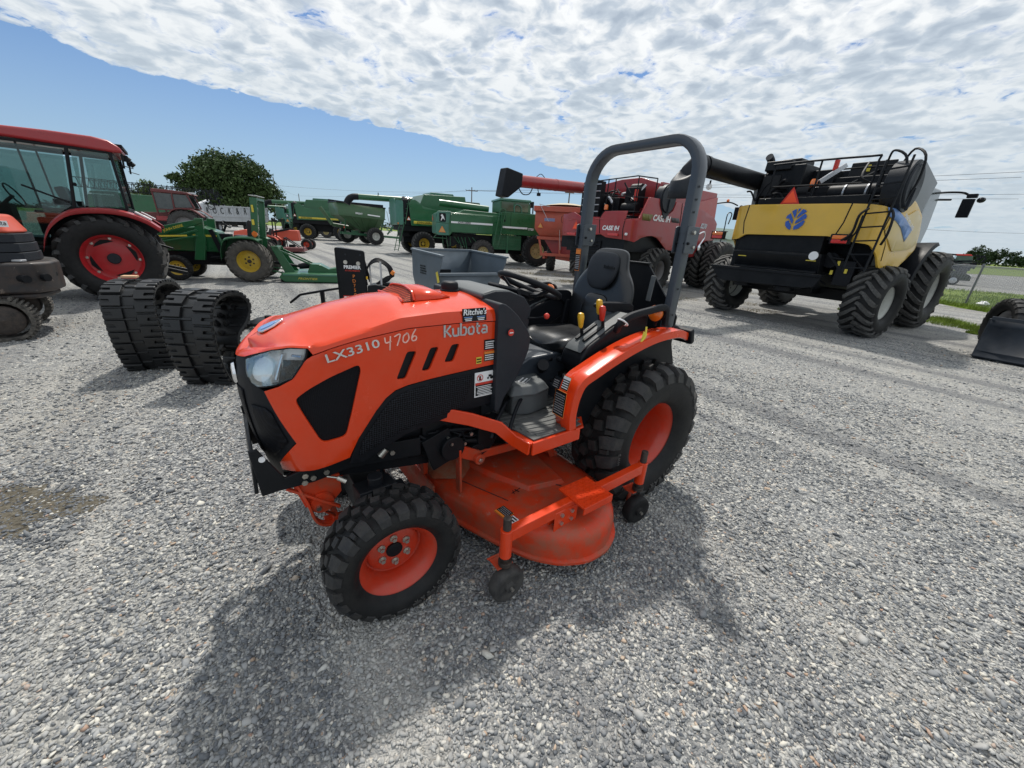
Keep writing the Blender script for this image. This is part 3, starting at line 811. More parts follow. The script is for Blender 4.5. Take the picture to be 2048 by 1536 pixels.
for mir in (False, True):
    sp_ = wrap('side_panel', panel, ORANGE, TR, holes=[win] + vents, off=0.0, thick=.014, bev=.004, mirror=mir)
    wrap('grille_mesh', [(.99, 1.20), (.64, 1.20), (.64, .80), (.99, .80)], MESHF, sp_, off=-.010, thick=.004, bev=0, mirror=mir)
    wrap('vent_louvre', [(.58, 1.22), (.19, 1.22), (.19, 1.05), (.58, 1.05)], BLACKST, sp_, off=-.016, thick=.004, bev=0, mirror=mir)
    # the black lower side with its perforated panel
    lower = [(0.0, 1.06), (.25, 1.048), (.372, 1.041), (.487, 1.029), (.544, 1.015), (.588, .986), (.633, .936), (.716, .816), (.745, .75), (.76, .70), (.70, .69), (.50, .78), (.20, .83), (0.0, .84)]
    lw = wrap('lower_side_cover', lower, BLACKPL, TR, off=-.006, thick=.012, bev=.003, mirror=mir)
    wrap('grille_mesh', [(.14, 1.030), (.372, 1.020), (.480, 1.006), (.534, .992), (.572, .968), (.612, .925), (.70, .80), (.72, .73), (.52, .805), (.20, .855)], MESHM, lw, off=-.002, thick=.004, bev=.002, mirror=mir)
    # headlight: dark gasket, chrome bowl, lens
    hl = [(1.179, 1.179), (1.109, 1.211), (1.044, 1.233), (.956, 1.248), (.893, 1.247), (.901, 1.213), (.909, 1.189), (.937, 1.134), (1.0, 1.105), (1.075, 1.088), (1.112, 1.102), (1.145, 1.138)]
    cx, cz = 1.03, 1.17
    out_ = [(cx + (p[0] - cx) * 1.06, cz + (p[1] - cz) * 1.07) for p in hl]
    H = wrap('headlight', rounded(out_, .01, 2), BLACKPL, TR, holes=[hl], off=.002, thick=.036, bev=.002, mirror=mir)
    wrap('reflector', hl, REFL, H, off=-.034, thick=.003, bev=0, mirror=mir)
    bowl = []
    for k in range(7):
        a = k / 6 * math.pi / 2; rr = .050 * math.sin(a)
        bowl.append([(1.07 + rr * math.cos(t), 1.155 + rr * math.sin(t) * .95, -.036 + .028 * (1 - math.cos(a))) for t in [2 * math.pi * j / 20 for j in range(20)]])
    bb = MB(); bb.grid([[tuple((q[0], -q[1] if mir else q[1], q[2])) for q in [SF(*p) for p in row]] for row in bowl], wrap=True)
    bb.obj('lamp_bowl', REFL, H, smooth=60)
    bb = MB()
    for (u0, u1, z0, z1, o0, o1) in ((.945, .985, 1.14, 1.185, -.044, -.02), (1.0, 1.01, 1.12, 1.22, -.044, -.012), (.92, 1.15, 1.205, 1.215, -.044, -.02)):
        V = [SF(u, z, o) for u in (u0, u1) for z in (z0, z1) for o in (o0, o1)]
        V = [(p[0], -p[1] if mir else p[1], p[2]) for p in V]
        bb.add(V, [(0, 1, 3, 2), (4, 6, 7, 5), (0, 4, 5, 1), (2, 3, 7, 6), (0, 2, 6, 4), (1, 5, 7, 3)], mat=0)
    bb.obj('lamp_divider', [CHROME, AMBER], H, bevel=.002)
    V = [SF(u, z, o) for u in (.965, .99) for z in (1.145, 1.175) for o in (-.035, -.018)]
    bb = MB(); bb.add([(p[0], -p[1] if mir else p[1], p[2]) for p in V], [(0, 1, 3, 2), (4, 6, 7, 5), (0, 4, 5, 1), (2, 3, 7, 6), (0, 2, 6, 4), (1, 5, 7, 3)])
    bb.obj('indicator', AMBER, H, bevel=.003)
    wrap('lens', hl, LENS, H, off=.001, thick=.003, bev=.001, mirror=mir)
# nose grille (black), one piece across the front
nl = [(1.044, 1.068), (.968, .845), (1.092, .722), (1.099, .690), (1.06, .67), (1.16, .62), (1.258, .600)]
nose = [(1.19, 1.184), (1.155, 1.140), (1.12, 1.098), (1.078, 1.082)] + nl
full = nose + [(2 * UM - u, z) for u, z in reversed(nose)]
NG = wrap('front_grille', full, BLACKPL, TR, off=-.004, thick=.014, bev=.005)
wrap('grille_mesh', [(1.062, 1.0), (1.035, .98), (1.0, .845), (1.10, .76), (1.14, .78), (1.14, 1.0)], MESHF, NG, off=.001, thick=.003, bev=0)
wrap('grille_mesh', [(2 * UM - a, c) for a, c in [(1.062, 1.0), (1.035, .98), (1.0, .845), (1.10, .76), (1.14, .78), (1.14, 1.0)]], MESHF, NG, off=.001, thick=.003, bev=0)
wrap('grille_mesh', [(1.19, 1.05), (2 * UM - 1.19, 1.05), (2 * UM - 1.20, .74), (1.20, .74)], MESHF, NG, off=.001, thick=.003, bev=0)
b = MB(); b.lathe([(.001, 2.164), (.030, 2.164), (.042, 2.160), (.046, 2.150)], c=(0, 0, 1.09), axis='x', n=28)
b.obj('round_badge', CHROME, NG)
b = MB(); b.prism(rounded([(2.048, .025), (2.03, .048), (1.985, .042), (1.935, .0), (1.985, -.042), (2.03, -.048), (2.048, -.025)], .01, 2), 0, .006, axis='z', mat=0)
b.prism(rounded([(2.035, .016), (1.995, .022), (1.96, .0), (1.995, -.022), (2.035, -.016)], .008, 2), .006, .008, axis='z', mat=1)
bd = b.obj('hood_badge', [CHROME, BLUEDEC], hood, bevel=.002, loc=(.0, .01, 1.262), rot=(0, 0, 0))
bd.matrix_local = Matrix.Translation((2.0, 0, 1.274)) @ Matrix.Rotation(R(24), 4, 'Y') @ Matrix.Translation((-2.0, 0, 0))
# scoop on the hood
b = MB()
A = [(1.465, .17), (1.465, -.17)]
ys = [-.17, -.14, -.08, 0, .08, .14, .17]; hz = [.0, .034, .043, .046, .043, .034, .0]
rf = [(1.475 - .02 * (1 - abs(y) / .17), y, 1.378 + 0 - .002) for y in ys]
r0 = [(1.455 - .05 + .015 * abs(y) / .17, y, 1.380 + h) for y, h in zip(ys, hz)]
r1 = [(1.30, y * .98, 1.384 + h * .85) for y, h in zip(ys, hz)]
r2 = [(1.22, y * .82, 1.386 + h * .0) for y, h in zip(ys, hz)]
b.grid([r0, r1, r2]); sc = b.obj('hood_scoop', ORANGE, hood, smooth=30, solid=.004)
b = MB(); b.grid([rf, r0]); b.obj('scoop_mesh', MESHO, sc, smooth=30)
b = MB(); b.tube(smooth_path([(p[0] + .003, p[1], p[2] + .002) for p in r0], 3), .005, n=6); b.tube(smooth_path([(p[0] + .003, p[1], p[2] + .004) for p in rf], 3), .005, n=6)
b.obj('scoop_frame', ORANGE, sc)
b = MB(); b.lathe([(.001, .052), (.034, .052), (.043, .046), (.047, .036), (.047, .012), (.052, .008), (.052, 0)], axis='z', n=24)
b.obj('filler_cap', BLACKPL, TR, loc=(1.13, -.04, 1.385))
# lettering on the left side
def lab(txt, size, mat, x, z, rot=0.0, **kw):
    y = SF(x - 1.05, z, 0)[1] if x < 1.75 else SF(float(np.interp(x, CV[:, 0], DL)), z, 0)[1]
    return text(txt, size, mat, TR, (x, y + .0025, z), 'L', rot=rot, **kw)
def chunky(parent, at, mat, h=.050, side='L'):
    """the rounded maker's wordmark in stroke letters"""
    w = h * .19
    strokes = {'K': [[(0, 0), (0, 1.15)], [(.62, 1.05), (.16, .55), (.66, 0)]], 'u': [[(0, .8), (0, .25), (.12, .04), (.5, .04)], [(.58, .8), (.58, 0)]],
               'b': [[(0, 1.2), (0, .04), (.45, .04), (.58, .25), (.58, .6), (.45, .76), (.22, .76)]], 'o': [[(.2, .76), (0, .6), (0, .2), (.14, .04), (.45, .04), (.58, .2), (.58, .6), (.45, .76), (.32, .76)]],
               't': [[(.15, 1.1), (.15, .2), (.28, .04), (.45, .04)], [(0, .76), (.45, .76)]], 'a': [[(.1, .76), (.45, .76), (.58, .6), (.58, 0)], [(.58, .08), (.14, .04), (0, .2), (.08, .42), (.45, .42)]]}
    b = MB(); x = 0
    for ch, adv in (('K', .86), ('u', .84), ('b', .84), ('o', .84), ('t', .66), ('a', .8)):
        for st in strokes[ch]:
            b.tube([((x + p[0]) * h, p[1] * h, 0) for p in st], 1.0, sec=[(-w / 2, -.002), (w / 2, -.002), (w / 2, .002), (-w / 2, .002)], up=(0, 0, 1))
        x += adv
    o = b.obj('wordmark', mat, parent)
    X, Y, Z = [Vector(a) for a in FACE[side]]
    o.matrix_local = Matrix.Translation(at) @ Matrix((X, Y, Z)).transposed().to_4x4()
    return o
wm_ = chunky(TR, (1.352, .338, 1.238), SILVER, .049)
lab('LX3310', .050, CHROME, 1.754, 1.224, rot=11, sx=1.36, space=1.0, bold=.012)
# chalked stock number
b = MB()
for x0, st in ((0, [[(.0, 1), (.08, .45), (.6, .5)], [(.55, 1.0), (.42, -.35)]]), (.9, [[(0, .85), (.6, .95), (.25, -.1)]]), (1.75, [[(.5, .9), (.1, .7), (.02, .2), (.3, 0), (.6, .3), (.55, .8), (.35, .92)]]), (2.6, [[(.5, 1.1), (.1, .5), (.1, .05), (.45, .0), (.55, .3), (.3, .45), (.1, .3)]])):
    for s_ in st:
        P = smooth_path([((x0 + p[0]), p[1], 0) for p in s_], 4)
        b.tube([(1.625 - p.x * .044, SF(.5, 1.25)[1] + .001, 1.222 + p.y * .044 + (p.x) * .006) for p in P], .0031, n=5)
b.obj('chalk_number', CHALK, TR)
def decal(parent, at, w, h, side='L', rot=0, base=BLACKPL, rows=5, ink=WHITE, edge=None, head=None, name='decal', th=.0016, tiltx=0, seed=1):
    """printed sticker: plate, optional border and heading band, rows of small print"""
    rr = random.Random(seed); b = MB()
    b.box((0, 0, 0), (w, h, th), mat=2 if edge else 0)
    if edge: b.box((0, 0, th * .6), (w * .95, h * .95, th), mat=0)
    if head: b.box((0, h * .36, th * 1.3), (w * .94, h * .20, th), mat=3)
    y1 = h * (.22 if head else .40); lh = (y1 + h * .42) / max(rows, 1)
    for i in range(rows):
        y = y1 - lh * (i + .5); x = -w * .42
        while x < w * .36:
            l = rr.uniform(.06, .22) * w
            if x + l > w * .42: l = w * .42 - x
            b.box((x + l / 2, y, th * 1.3), (l * .86, lh * .42, th), mat=1); x += l
    o = b.obj(name, [base, ink, edge or base, head or base], parent, smooth=0)
    X, Y, Z = [Vector(a) for a in (FACE[side] if isinstance(side, str) else side)]
    o.matrix_local = Matrix.Translation(at) @ Matrix((X, Y, Z)).transposed().to_4x4() @ Matrix.Rotation(R(tiltx), 4, 'X') @ Matrix.Rotation(R(rot), 4, 'Z')
    return o
d = decal(TR, (1.195, .337, 1.331), .130, .060, rows=0, base=BLACKST, ink=WHITE, seed=4, tiltx=-8)
b = MB()
for k_ in range(3):
    for xs in (-.035, .035): b.box((xs, -.010 - k_ * .0075, .0015), (.045 - .006 * k_, .0035, .001), mat=0 if k_ else 1)
b.obj('small_print', [WHITE, BLUEDEC], d)
text("Ritchie's", .038, WHITE, d, (0, .012, .0035), 'T', bold=.01, shear=.25)
decal(TR, (1.105, .3375, 1.175), .062, .052, rows=4, base=BLACKST, ink=WHITE, seed=5)
decal(TR, (1.105, .3375, 1.115), .062, .052, rows=3, base=BLACKST, ink=WHITE, edge=ODEC, head=ODEC, seed=6)
decal(TR, (1.165, .3375, 1.100), .030, .034, rows=2, base=YDEC, ink=BLACKST, seed=7)
d = decal(TR, (1.125, .331, .965), .115, .135, rows=5, base=WHITE, ink=BLACKST, head=None, seed=8)
b = MB(); b.box((0, .038, .002), (.108, .052, .002), mat=0); b.box((0, .006, .002), (.108, .014, .002), mat=1); b.box((0, -.031, .002), (.104, .058, .002), mat=2)
for i in range(6): b.box((-.004 + .004 * (i % 3), -.010 - i * .009, .004), (.09 - .008 * (i % 2), .0035, .001), mat=0)
b.tube([(-.028 + .017 * math.cos(a), .038 + .017 * math.sin(a), .004) for a in [k * math.pi / 8 for k in range(16)]], .0018, n=5, closed=True, mat=1)
b.bar((-.04, .050, .004), (-.016, .026, .004), .003, .002, mat=1); b.box((-.028, .036, .0035), (.012, .022, .001), mat=2)
b.ball((.020, .030, .004), .006, 8, mat=2, sc=(1, 1, .3)); b.ball((.042, .032, .004), .010, 8, mat=2, sc=(1, 1, .3)); b.box((.032, .042, .004), (.018, .012, .001), mat=2)
b.obj('pictogram', [WHITE, REDK, BLACKST], d)
b = MB(); b.lathe([(.001, .004), (.016, .004), (.018, .002), (.018, 0)], n=20, mat=0); b.box((0, .0045, 0), (.022, .001, .005), mat=1)
b.obj('round_sticker', [REDK, WHITE], TR, loc=(1.005, .378, 1.235))

# ---- cowl and dashboard
b = MB()
side = [(1.075, 1.385), (1.03, 1.375), (.96, 1.32), (.885, 1.235), (.862, 1.19), (.870, 1.12), (.93, .99), (1.02, .87), (1.045, .80), (1.075, .80)]
rows = []
for (s_, y) in ((.0, .335), (.35, .362), (1, .374), (1, .362), (.55, .22)):
    rows.append([(1.06 + (p[0] - 1.06) * (1.0 if s_ else 1.0), y - (.02 if p[0] > 1.05 and s_ else 0), p[1]) for p in side])
cow = MB()
for sg in (1, -1):
    cow.prism([(p[0], p[1]) for p in rounded(side, .02, 2)], sg * .20, sg * .366, axis='y', mat=0)
cow.prism([(1.07, 1.398), (.99, 1.415), (.90, 1.41), (.80, 1.375), (.745, 1.31), (.76, 1.20), (.83, .98), (.86, .62), (1.06, .62)], -.21, .21, axis='y', mat=0)
CW = cow.obj('cowl', GREYPL, TR, bevel=.022, seg=4)
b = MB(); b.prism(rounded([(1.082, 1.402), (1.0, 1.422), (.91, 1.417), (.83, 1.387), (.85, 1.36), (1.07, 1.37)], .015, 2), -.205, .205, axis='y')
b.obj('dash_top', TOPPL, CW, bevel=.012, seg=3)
b = MB(); b.box((0, 0, 0), (.14, .30, .02)); b.lathe([(.055, -.0), (.055, .014), (.001, .014)], c=(0, 0, .012), axis='z', n=24, mat=1); b.box((.01, .10, .012), (.06, .05, .012), mat=1); b.box((.01, -.10, .012), (.06, .05, .012), mat=1)
b.obj('instrument_panel', [BLACKPL, DGLASS], CW, bevel=.006, loc=(.772, 0, 1.352), rot=(0, -58, 0))
# steering wheel
SW = MB(); T = Matrix.Translation((.60, .0, 1.405)) @ Matrix.Rotation(R(-22), 4, 'Y')
ring = [T @ Vector((.195 * math.cos(a), .195 * math.sin(a), 0)) for a in [2 * math.pi * i / 48 for i in range(48)]]
SW.tube(ring, .0175, n=10, closed=True)
for a in (90, 210, 330):
    p0 = T @ Vector((.04 * math.cos(R(a)), .04 * math.sin(R(a)), -.055)); p1 = T @ Vector((.12 * math.cos(R(a)), .12 * math.sin(R(a)), -.045)); p2 = T @ Vector((.190 * math.cos(R(a)), .190 * math.sin(R(a)), 0))
    SW.tube([p0, p1, p2], 1.0, sec=[(-.022, -.007), (.022, -.007), (.022, .007), (-.022, .007)])
SW.lathe([(.001, -.035), (.045, -.035), (.055, -.045), (.055, -.07), (.03, -.09)], axis='z', n=24)
k0 = len(SW.v)
SWo = MB(); SWo.v = list(SW.v[:-5 * 24]) + [tuple(T @ Vector(p)) for p in SW.v[-5 * 24:]]; SWo.f = SW.f; SWo.m = SW.m
st = SWo.obj('steering_wheel', BLACKPL, TR, bevel=0)
b = MB(); b.cyl(T @ Vector((0, 0, -.06)), T @ Vector((0, 0, -.30)), .035, .05, n=14)
b.obj('steering_column', BLACKPL, st)
b = MB(); b.tube(smooth_path([(.80, .16, 1.25), (.74, .24, 1.26), (.72, .31, 1.28)], 4), .006, n=6); b.ball((.72, .315, 1.285), .017, 10, mat=1)
b.obj('throttle_lever', [BLACKPL, REDK], TR)
b = MB(); b.tube([(.84, -.2, 1.30), (.78, -.30, 1.34)], .006, n=6); b.ball((.77, -.31, 1.345), .017, 10, mat=0)
b.obj('throttle_lever', [BLACKPL, REDK], TR)

# ---- platform, steps
FZ = .705
b = MB()
for sg in (1, -1):
    P = [(1.10, .08 * sg), (1.10, .30 * sg), (1.02, .47 * sg), (1.0, .60 * sg), (.62, .60 * sg), (.42, .36 * sg), (.35, .05 * sg)]
    b.prism(P if sg > 0 else list(reversed(P)), FZ - .012, FZ, axis='z')
    b.bar((1.0, .606 * sg, FZ - .028), (.66, .606 * sg, FZ - .028), .016, .075)
    b.tube([(1.36, .30 * sg, FZ + .13), (1.22, .36 * sg, FZ + .09), (1.09, .43 * sg, FZ + .04), (1.035, .50 * sg, FZ - .02), (1.01, .60 * sg, FZ - .03)], 1.0, sec=[(-.008, -.036), (.008, -.036), (.008, .036), (-.008, .036)], up=(0, 0, 1))
PL = b.obj('platform', ORANGE, TR, bevel=.005)
for sg in (1, -1):
    b = MB(); P = [(1.06, .10 * sg), (1.06, .29 * sg), (.99, .46 * sg), (.975, .585 * sg), (.65, .585 * sg), (.46, .36 * sg), (.40, .10 * sg)]
    b.prism(P if sg > 0 else list(reversed(P)), FZ + .001, FZ + .010, axis='z')
    mt = b.obj('floor_mat', MATT, PL, bevel=.003)
    b = MB()
    for k in range(11):                     # curved ribs with cross nicks
        yy = .12 + k * .042
        pts = [(1.03 - abs(t) * 0 - .0, 0, 0) for t in (0,)]
        P = [(x, sg * (yy + .035 * math.sin((x - .4) * 5.2)), FZ + .0125) for x in np.linspace(.47 + max(0, (yy - .34)) * .8, 1.03 - max(0, yy - .27) * .35, 9)]
        if P[0][0] < P[-1][0]: b.tube(P, 1.0, sec=[(-.014, -.003), (.014, -.003), (.012, .002), (-.012, .002)], up=(0, 0, 1))
    b.obj('mat_rib', MATT, mt)
# transmission hump, treadle box and pedals
b = MB()
b.prism([(.86, .70), (.80, .95), (.70, 1.0), (-.30, 1.02), (-.30, .45), (.86, .45)], -.17, .17, axis='y')
b.prism([(-.02, .86), (.42, .86), (.52, .80), (.52, .70), (-.02, .70)], -.42, .42, axis='y')
b.obj('tunnel_cover', STEEL_G, TR, bevel=.015, seg=3)
b = MB(); P0 = [(.93, .15), (.95, .33), (.80, .37), (.66, .34), (.60, .15)]
b.prism(P0, .845, .895, axis='z', top=[(.90, .16), (.91, .30), (.80, .335), (.69, .31), (.64, .16)])
b.prism([(.90, .17), (.92, .31), (.82, .35), (.66, .33), (.62, .17)], .72, .845, axis='z')
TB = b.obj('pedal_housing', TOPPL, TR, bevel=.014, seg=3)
decal(TB, (.80, .245, .8965), .10, .060, side=((-.85, -.5, 0), (.5, -.85, 0), (0, 0, 1)), rows=2, base=TOPPL, ink=WHITE, edge=WHITE, seed=3)
b = MB()
b.tube(smooth_path([(.86, .24, .83), (.97, .31, .80), (1.08, .38, .735), (1.12, .41, .68)], 4), .011, n=8)
b.tube(smooth_path([(.82, .29, .83), (.93, .37, .80), (1.02, .44, .735), (1.06, .47, .66)], 4), .011, n=8)
b.box((1.06, .30, .735), (.10, .05, .012), rot=(0, 12, 20)); b.box((1.0, .12, .80), (.06, .08, .012), rot=(0, -40, 0))
b.obj('brake_pedal', BLACKPL, TR, bevel=.002)
b = MB(); b.cyl((.62, .20, .90), (.62, .20, .945), .012); b.cyl((.62, .205, .94), (.64, .235, .965), .035, n=20); b.cyl((.62, .205, .94), (.52, .16, .965), .008, n=8); b.ball((.52, .16, .965), .018, 10)
b.obj('control_knob', BLACKPL, TR)

# ---- underbody
b = MB()
b.prism([(2.06, .66), (1.95, .60), (1.40, .50), (.95, .46), (.95, .78), (1.1, .86), (1.8, .74)], -.20, .20, axis='y')
b.prism([(1.0, .80), (1.0, .42), (.6, .38), (-.25, .34), (-.25, .78), (.6, .78)], -.16, .16, axis='y')
b.box((1.25, .0, .72), (.35, .44, .32)); b.cyl((1.28, .20, .60), (1.28, .29, .60), .07, n=20); b.cyl((1.12, .20, .52), (1.12, .27, .52), .05, n=16)
b.box((1.34, .24, .60), (.16, .04, .20), rot=(0, 18, 0)); b.box((1.06, .24, .60), (.10, .05, .24))
b.cyl((1.45, .22, .66), (1.10, .24, .58), .018, n=8); b.cyl((1.5, .20, .58), (.9, .22, .50), .012, n=8)
b.obj('chassis', BLACKST, TR, bevel=.006)
b = MB()
rr = random.Random(5)
for i in range(9):
    P = [(1.55 - .12 * i * .5 + rr.uniform(-.05, .05), .22 + rr.uniform(0, .06), .72 + rr.uniform(-.15, .1)) for _ in range(2)]
    P = [(1.5 - i * .05, .23, .70), (1.42 - i * .05 + rr.uniform(-.1, .1), .26, .60 + rr.uniform(-.06, .1)), (1.25 - i * .04, .24 + rr.uniform(0, .03), .56 + rr.uniform(-.05, .12)), (1.05 - i * .03, .20, .66)]
    b.tube(smooth_path(P, 4), .006 + .003 * (i % 2), n=6)
b.obj('hose', BLACKPL, TR)
b = MB()
for x, z in ((1.30, .66), (1.24, .62), (1.33, .60), (1.27, .57), (1.16, .65), (1.20, .60)):
    b = MB(); b.cyl((x, .262, z), (x, .275, z), .010, n=8); b.obj('bolt', BOLT, TR)
# front axle with hubs and steering
b = MB()
b.prism([(-.42, .28), (-.36, .40), (-.12, .44), (.12, .44), (.36, .40), (.42, .28), (.30, .24), (-.30, .24)], 1.62, 1.76, axis='x')
for sg in (1, -1):
    b.cyl((1.70, .36 * sg, .30), (1.70, .455 * sg, .30), .085, .07, n=20)
    b.cyl((1.71, .36 * sg, .56), (1.70, .365 * sg, .22), .062, .075, n=20)
    b.box((1.72, .36 * sg, .50), (.17, .14, .17), rot=(12 * sg, 0, 0)); b.cyl((1.72, .36 * sg, .58), (1.72, .36 * sg, .635), .035, n=12); b.box((1.62, .33 * sg, .46), (.10, .10, .12)); b.cyl((1.64, .38 * sg, .50), (1.80, .38 * sg, .50), .022, n=8)
    b.cyl((1.60, .44 * sg, .38), (1.60, .05 * sg, .44), .016, n=8)
AX = b.obj('front_axle', BLACKST, TR, bevel=.008)
b = MB(); b.cyl((1.86, .27, .62), (1.83, .29, .60), .012, n=10, mat=0); b.cyl((1.90, .25, .63), (1.86, .27, .62), .005, n=8, mat=0); b.obj('grease_fitting', BOLT, AX)
b = MB(); b.cyl((1.66, .25, .66), (1.63, .25, .69), .02, n=10); b.obj('grease_fitting', BOLT, AX)
# front bracket plates
b = MB()
for sg in (1, -1):
    b.prism([(2.165, .84), (2.15, .62), (2.10, .625), (1.95, .62), (1.80, .64), (1.45, .60), (1.45, .70), (1.80, .735), (2.06, .68), (2.135, .84)], sg * .236, sg * .252, axis='y')
b.box((2.160, 0, .72), (.014, .488, .17), rot=(0, -4, 0))
BR = b.obj('front_bracket', BLACKST, TR, bevel=.004)
b = MB()
for x, z in ((1.985, .665), (1.955, .645), (1.99, .632), (1.90, .655), (1.60, .66)):
    b = MB(); b.cyl((x, .252, z), (x, .260, z), .013, n=6); b.obj('bolt', BOLT, BR)
b = MB(); b.cyl((2.125, .235, .795), (2.125, .258, .795), .012, n=12); b.obj('bracket_hole', WHITE, BR)
# mower front hanger loop
b = MB()
lp = smooth_path([(2.02, .20, .60), (1.99, .22, .50), (1.97, .22, .40), (1.93, .22, .355), (1.86, .22, .35), (1.78, .22, .38)], 5)
b.tube(lp, 1.0, sec=[(-.02, -.006), (.02, -.006), (.02, .006), (-.02, .006)], up=(1, 0, 0))
b.tube([(p[0], -p[1], p[2]) for p in lp], 1.0, sec=[(-.02, -.006), (.02, -.006), (.02, .006), (-.02, .006)], up=(1, 0, 0))
b.prism([(2.04, .62), (2.0, .47), (1.90, .44), (1.84, .50), (1.84, .60)], .195, .21, axis='y'); b.prism([(2.04, .62), (2.0, .47), (1.90, .44), (1.84, .50), (1.84, .60)], -.21, -.195, axis='y')
b.bar((1.88, -.22, .36), (1.88, .22, .36), .03, .02); b.bar((1.93, .20, .42), (1.88, .19, .36), .04, .008)
b.bar((2.06, .21, .60), (1.86, .24, .44), .02, .012)
b.bar((1.93, .19, .36), (1.45, .16, .30), .03, .014); b.bar((1.93, -.19, .36), (1.45, -.16, .30), .03, .014)
HG = b.obj('hanger_frame', ORANGE_W, TR, bevel=.003)
b = MB(); b.lathe([(.05, -.01), (.055, 0), (.05, .01), (.001, .012)], c=(1.93, .215, .475), n=20); b.cyl((1.95, .225, .46), (1.95, .24, .46), .012, n=6, mat=1)
b.obj('hanger_boss', [ORANGE_W, BOLT], HG)

# ---- fenders
def fender_pt(t, y):
    """t 0..1 from the front foot round to the rear tip"""
    P = smooth_path([(.735, .0, .70), (.755, 0, .80), (.742, 0, .92), (.70, 0, 1.00), (.60, 0, 1.045), (.45, 0, 1.10), (.28, 0, 1.148), (.10, 0, 1.180), (-.08, 0, 1.188), (-.18, 0, 1.178), (-.27, 0, 1.15)], 4)
    q = P[int(round(t * (len(P) - 1)))]
    return (q.x, y, q.z)
for sg in (1, -1):
    n_ = 40; rows = []
    for i in range(n_ + 1):
        t = i / n_
        yi, yo = .495, .61 + .02 * math.sin(t * math.pi)
        nx = .030
        a = fender_pt(t, 0); c = fender_pt(min(1, t + .03), 0); e = fender_pt(max(0, t - .03), 0)
        tx, tz = c[0] - e[0], c[2] - e[2]; l = math.hypot(tx, tz); nx_, nz_ = tz / l, -tx / l     # outward
        dr = lambda k: (a[0] - nx_ * k, a[2] - nz_ * k)
        up_ = .010
        rows.append([(dr(.0)[0], sg * yi, dr(0)[1]), (dr(0)[0], sg * (yo - .075), dr(0)[1]), (dr(-up_)[0], sg * (yo - .065), dr(-up_)[1]), (dr(-up_)[0], sg * (yo - .015), dr(-up_)[1]), (dr(-up_ * .6)[0], sg * (yo), dr(-up_ * .6)[1]), (dr(.038)[0], sg * (yo + .004), dr(.038)[1]), (dr(.044)[0], sg * (yo - .004), dr(.044)[1])])
    b = MB(); b.grid(rows)
    FD = b.obj('fender', ORANGE, TR, smooth=35, solid=.006, weld=False)
    b = MB(); b.prism([(.72, .72), (.735, .82), (.70, .97), (.59, 1.02), (.28, 1.12), (-.10, 1.16), (-.25, 1.12), (-.36, .9), (.20, .88), (.42, .75), (.50, .62)], sg * .487, sg * .497, axis='y')
    b.obj('inner_fender', BLACKST, FD, bevel=.003)
    b = MB(); b.box((-.290, sg * .555, 1.135), (.04, .15, .10), rot=(0, 20, 0)); b.obj('rear_lamp_housing', BLACKPL, FD, bevel=.01)
    if sg > 0:
        sd_ = ((-.18, -.10, .97), (-.2, 0.97, .12), (0, 0, 1))
        # print on the front foot of the fender
        Xv = Vector((0, -1, 0)); Yv = Vector((-.06, 0, 1)).normalized()
        decal(FD, (.783, .55, .865), .085, .145, side=(( 0, 1, 0), tuple(Yv), tuple(Vector((0, 1, 0)).cross(Yv))), rows=9, base=BLACKST, ink=SILVER, edge=ODEC, seed=9)
        Y2 = Vector((-.28, 0, .96)).normalized()
        decal(FD, (.772, .570, .985), .052, .075, side=((0, 1, 0), tuple(Y2), tuple(Vector((0, 1, 0)).cross(Y2))), rows=4, base=BLACKST, ink=WHITE, edge=ODEC, head=WHITE, seed=10)
        decal(FD, (.778, .505, .965), .045, .055, side=((0, 1, 0), tuple(Y2), tuple(Vector((0, 1, 0)).cross(Y2))), rows=4, base=BLACKST, ink=SILVER, seed=11)
        b = MB(); b.tube(smooth_path([(.20, .60, 1.24), (.22, .615, 1.19), (.26, .615, 1.15), (.28, .61, 1.12)], 4), .006, n=6); b.prism([(.235, 1.22), (.20, 1.20), (.215, 1.16), (.245, 1.17)], .610, .614, axis='y')
        b.obj('tag', YDEC, FD)
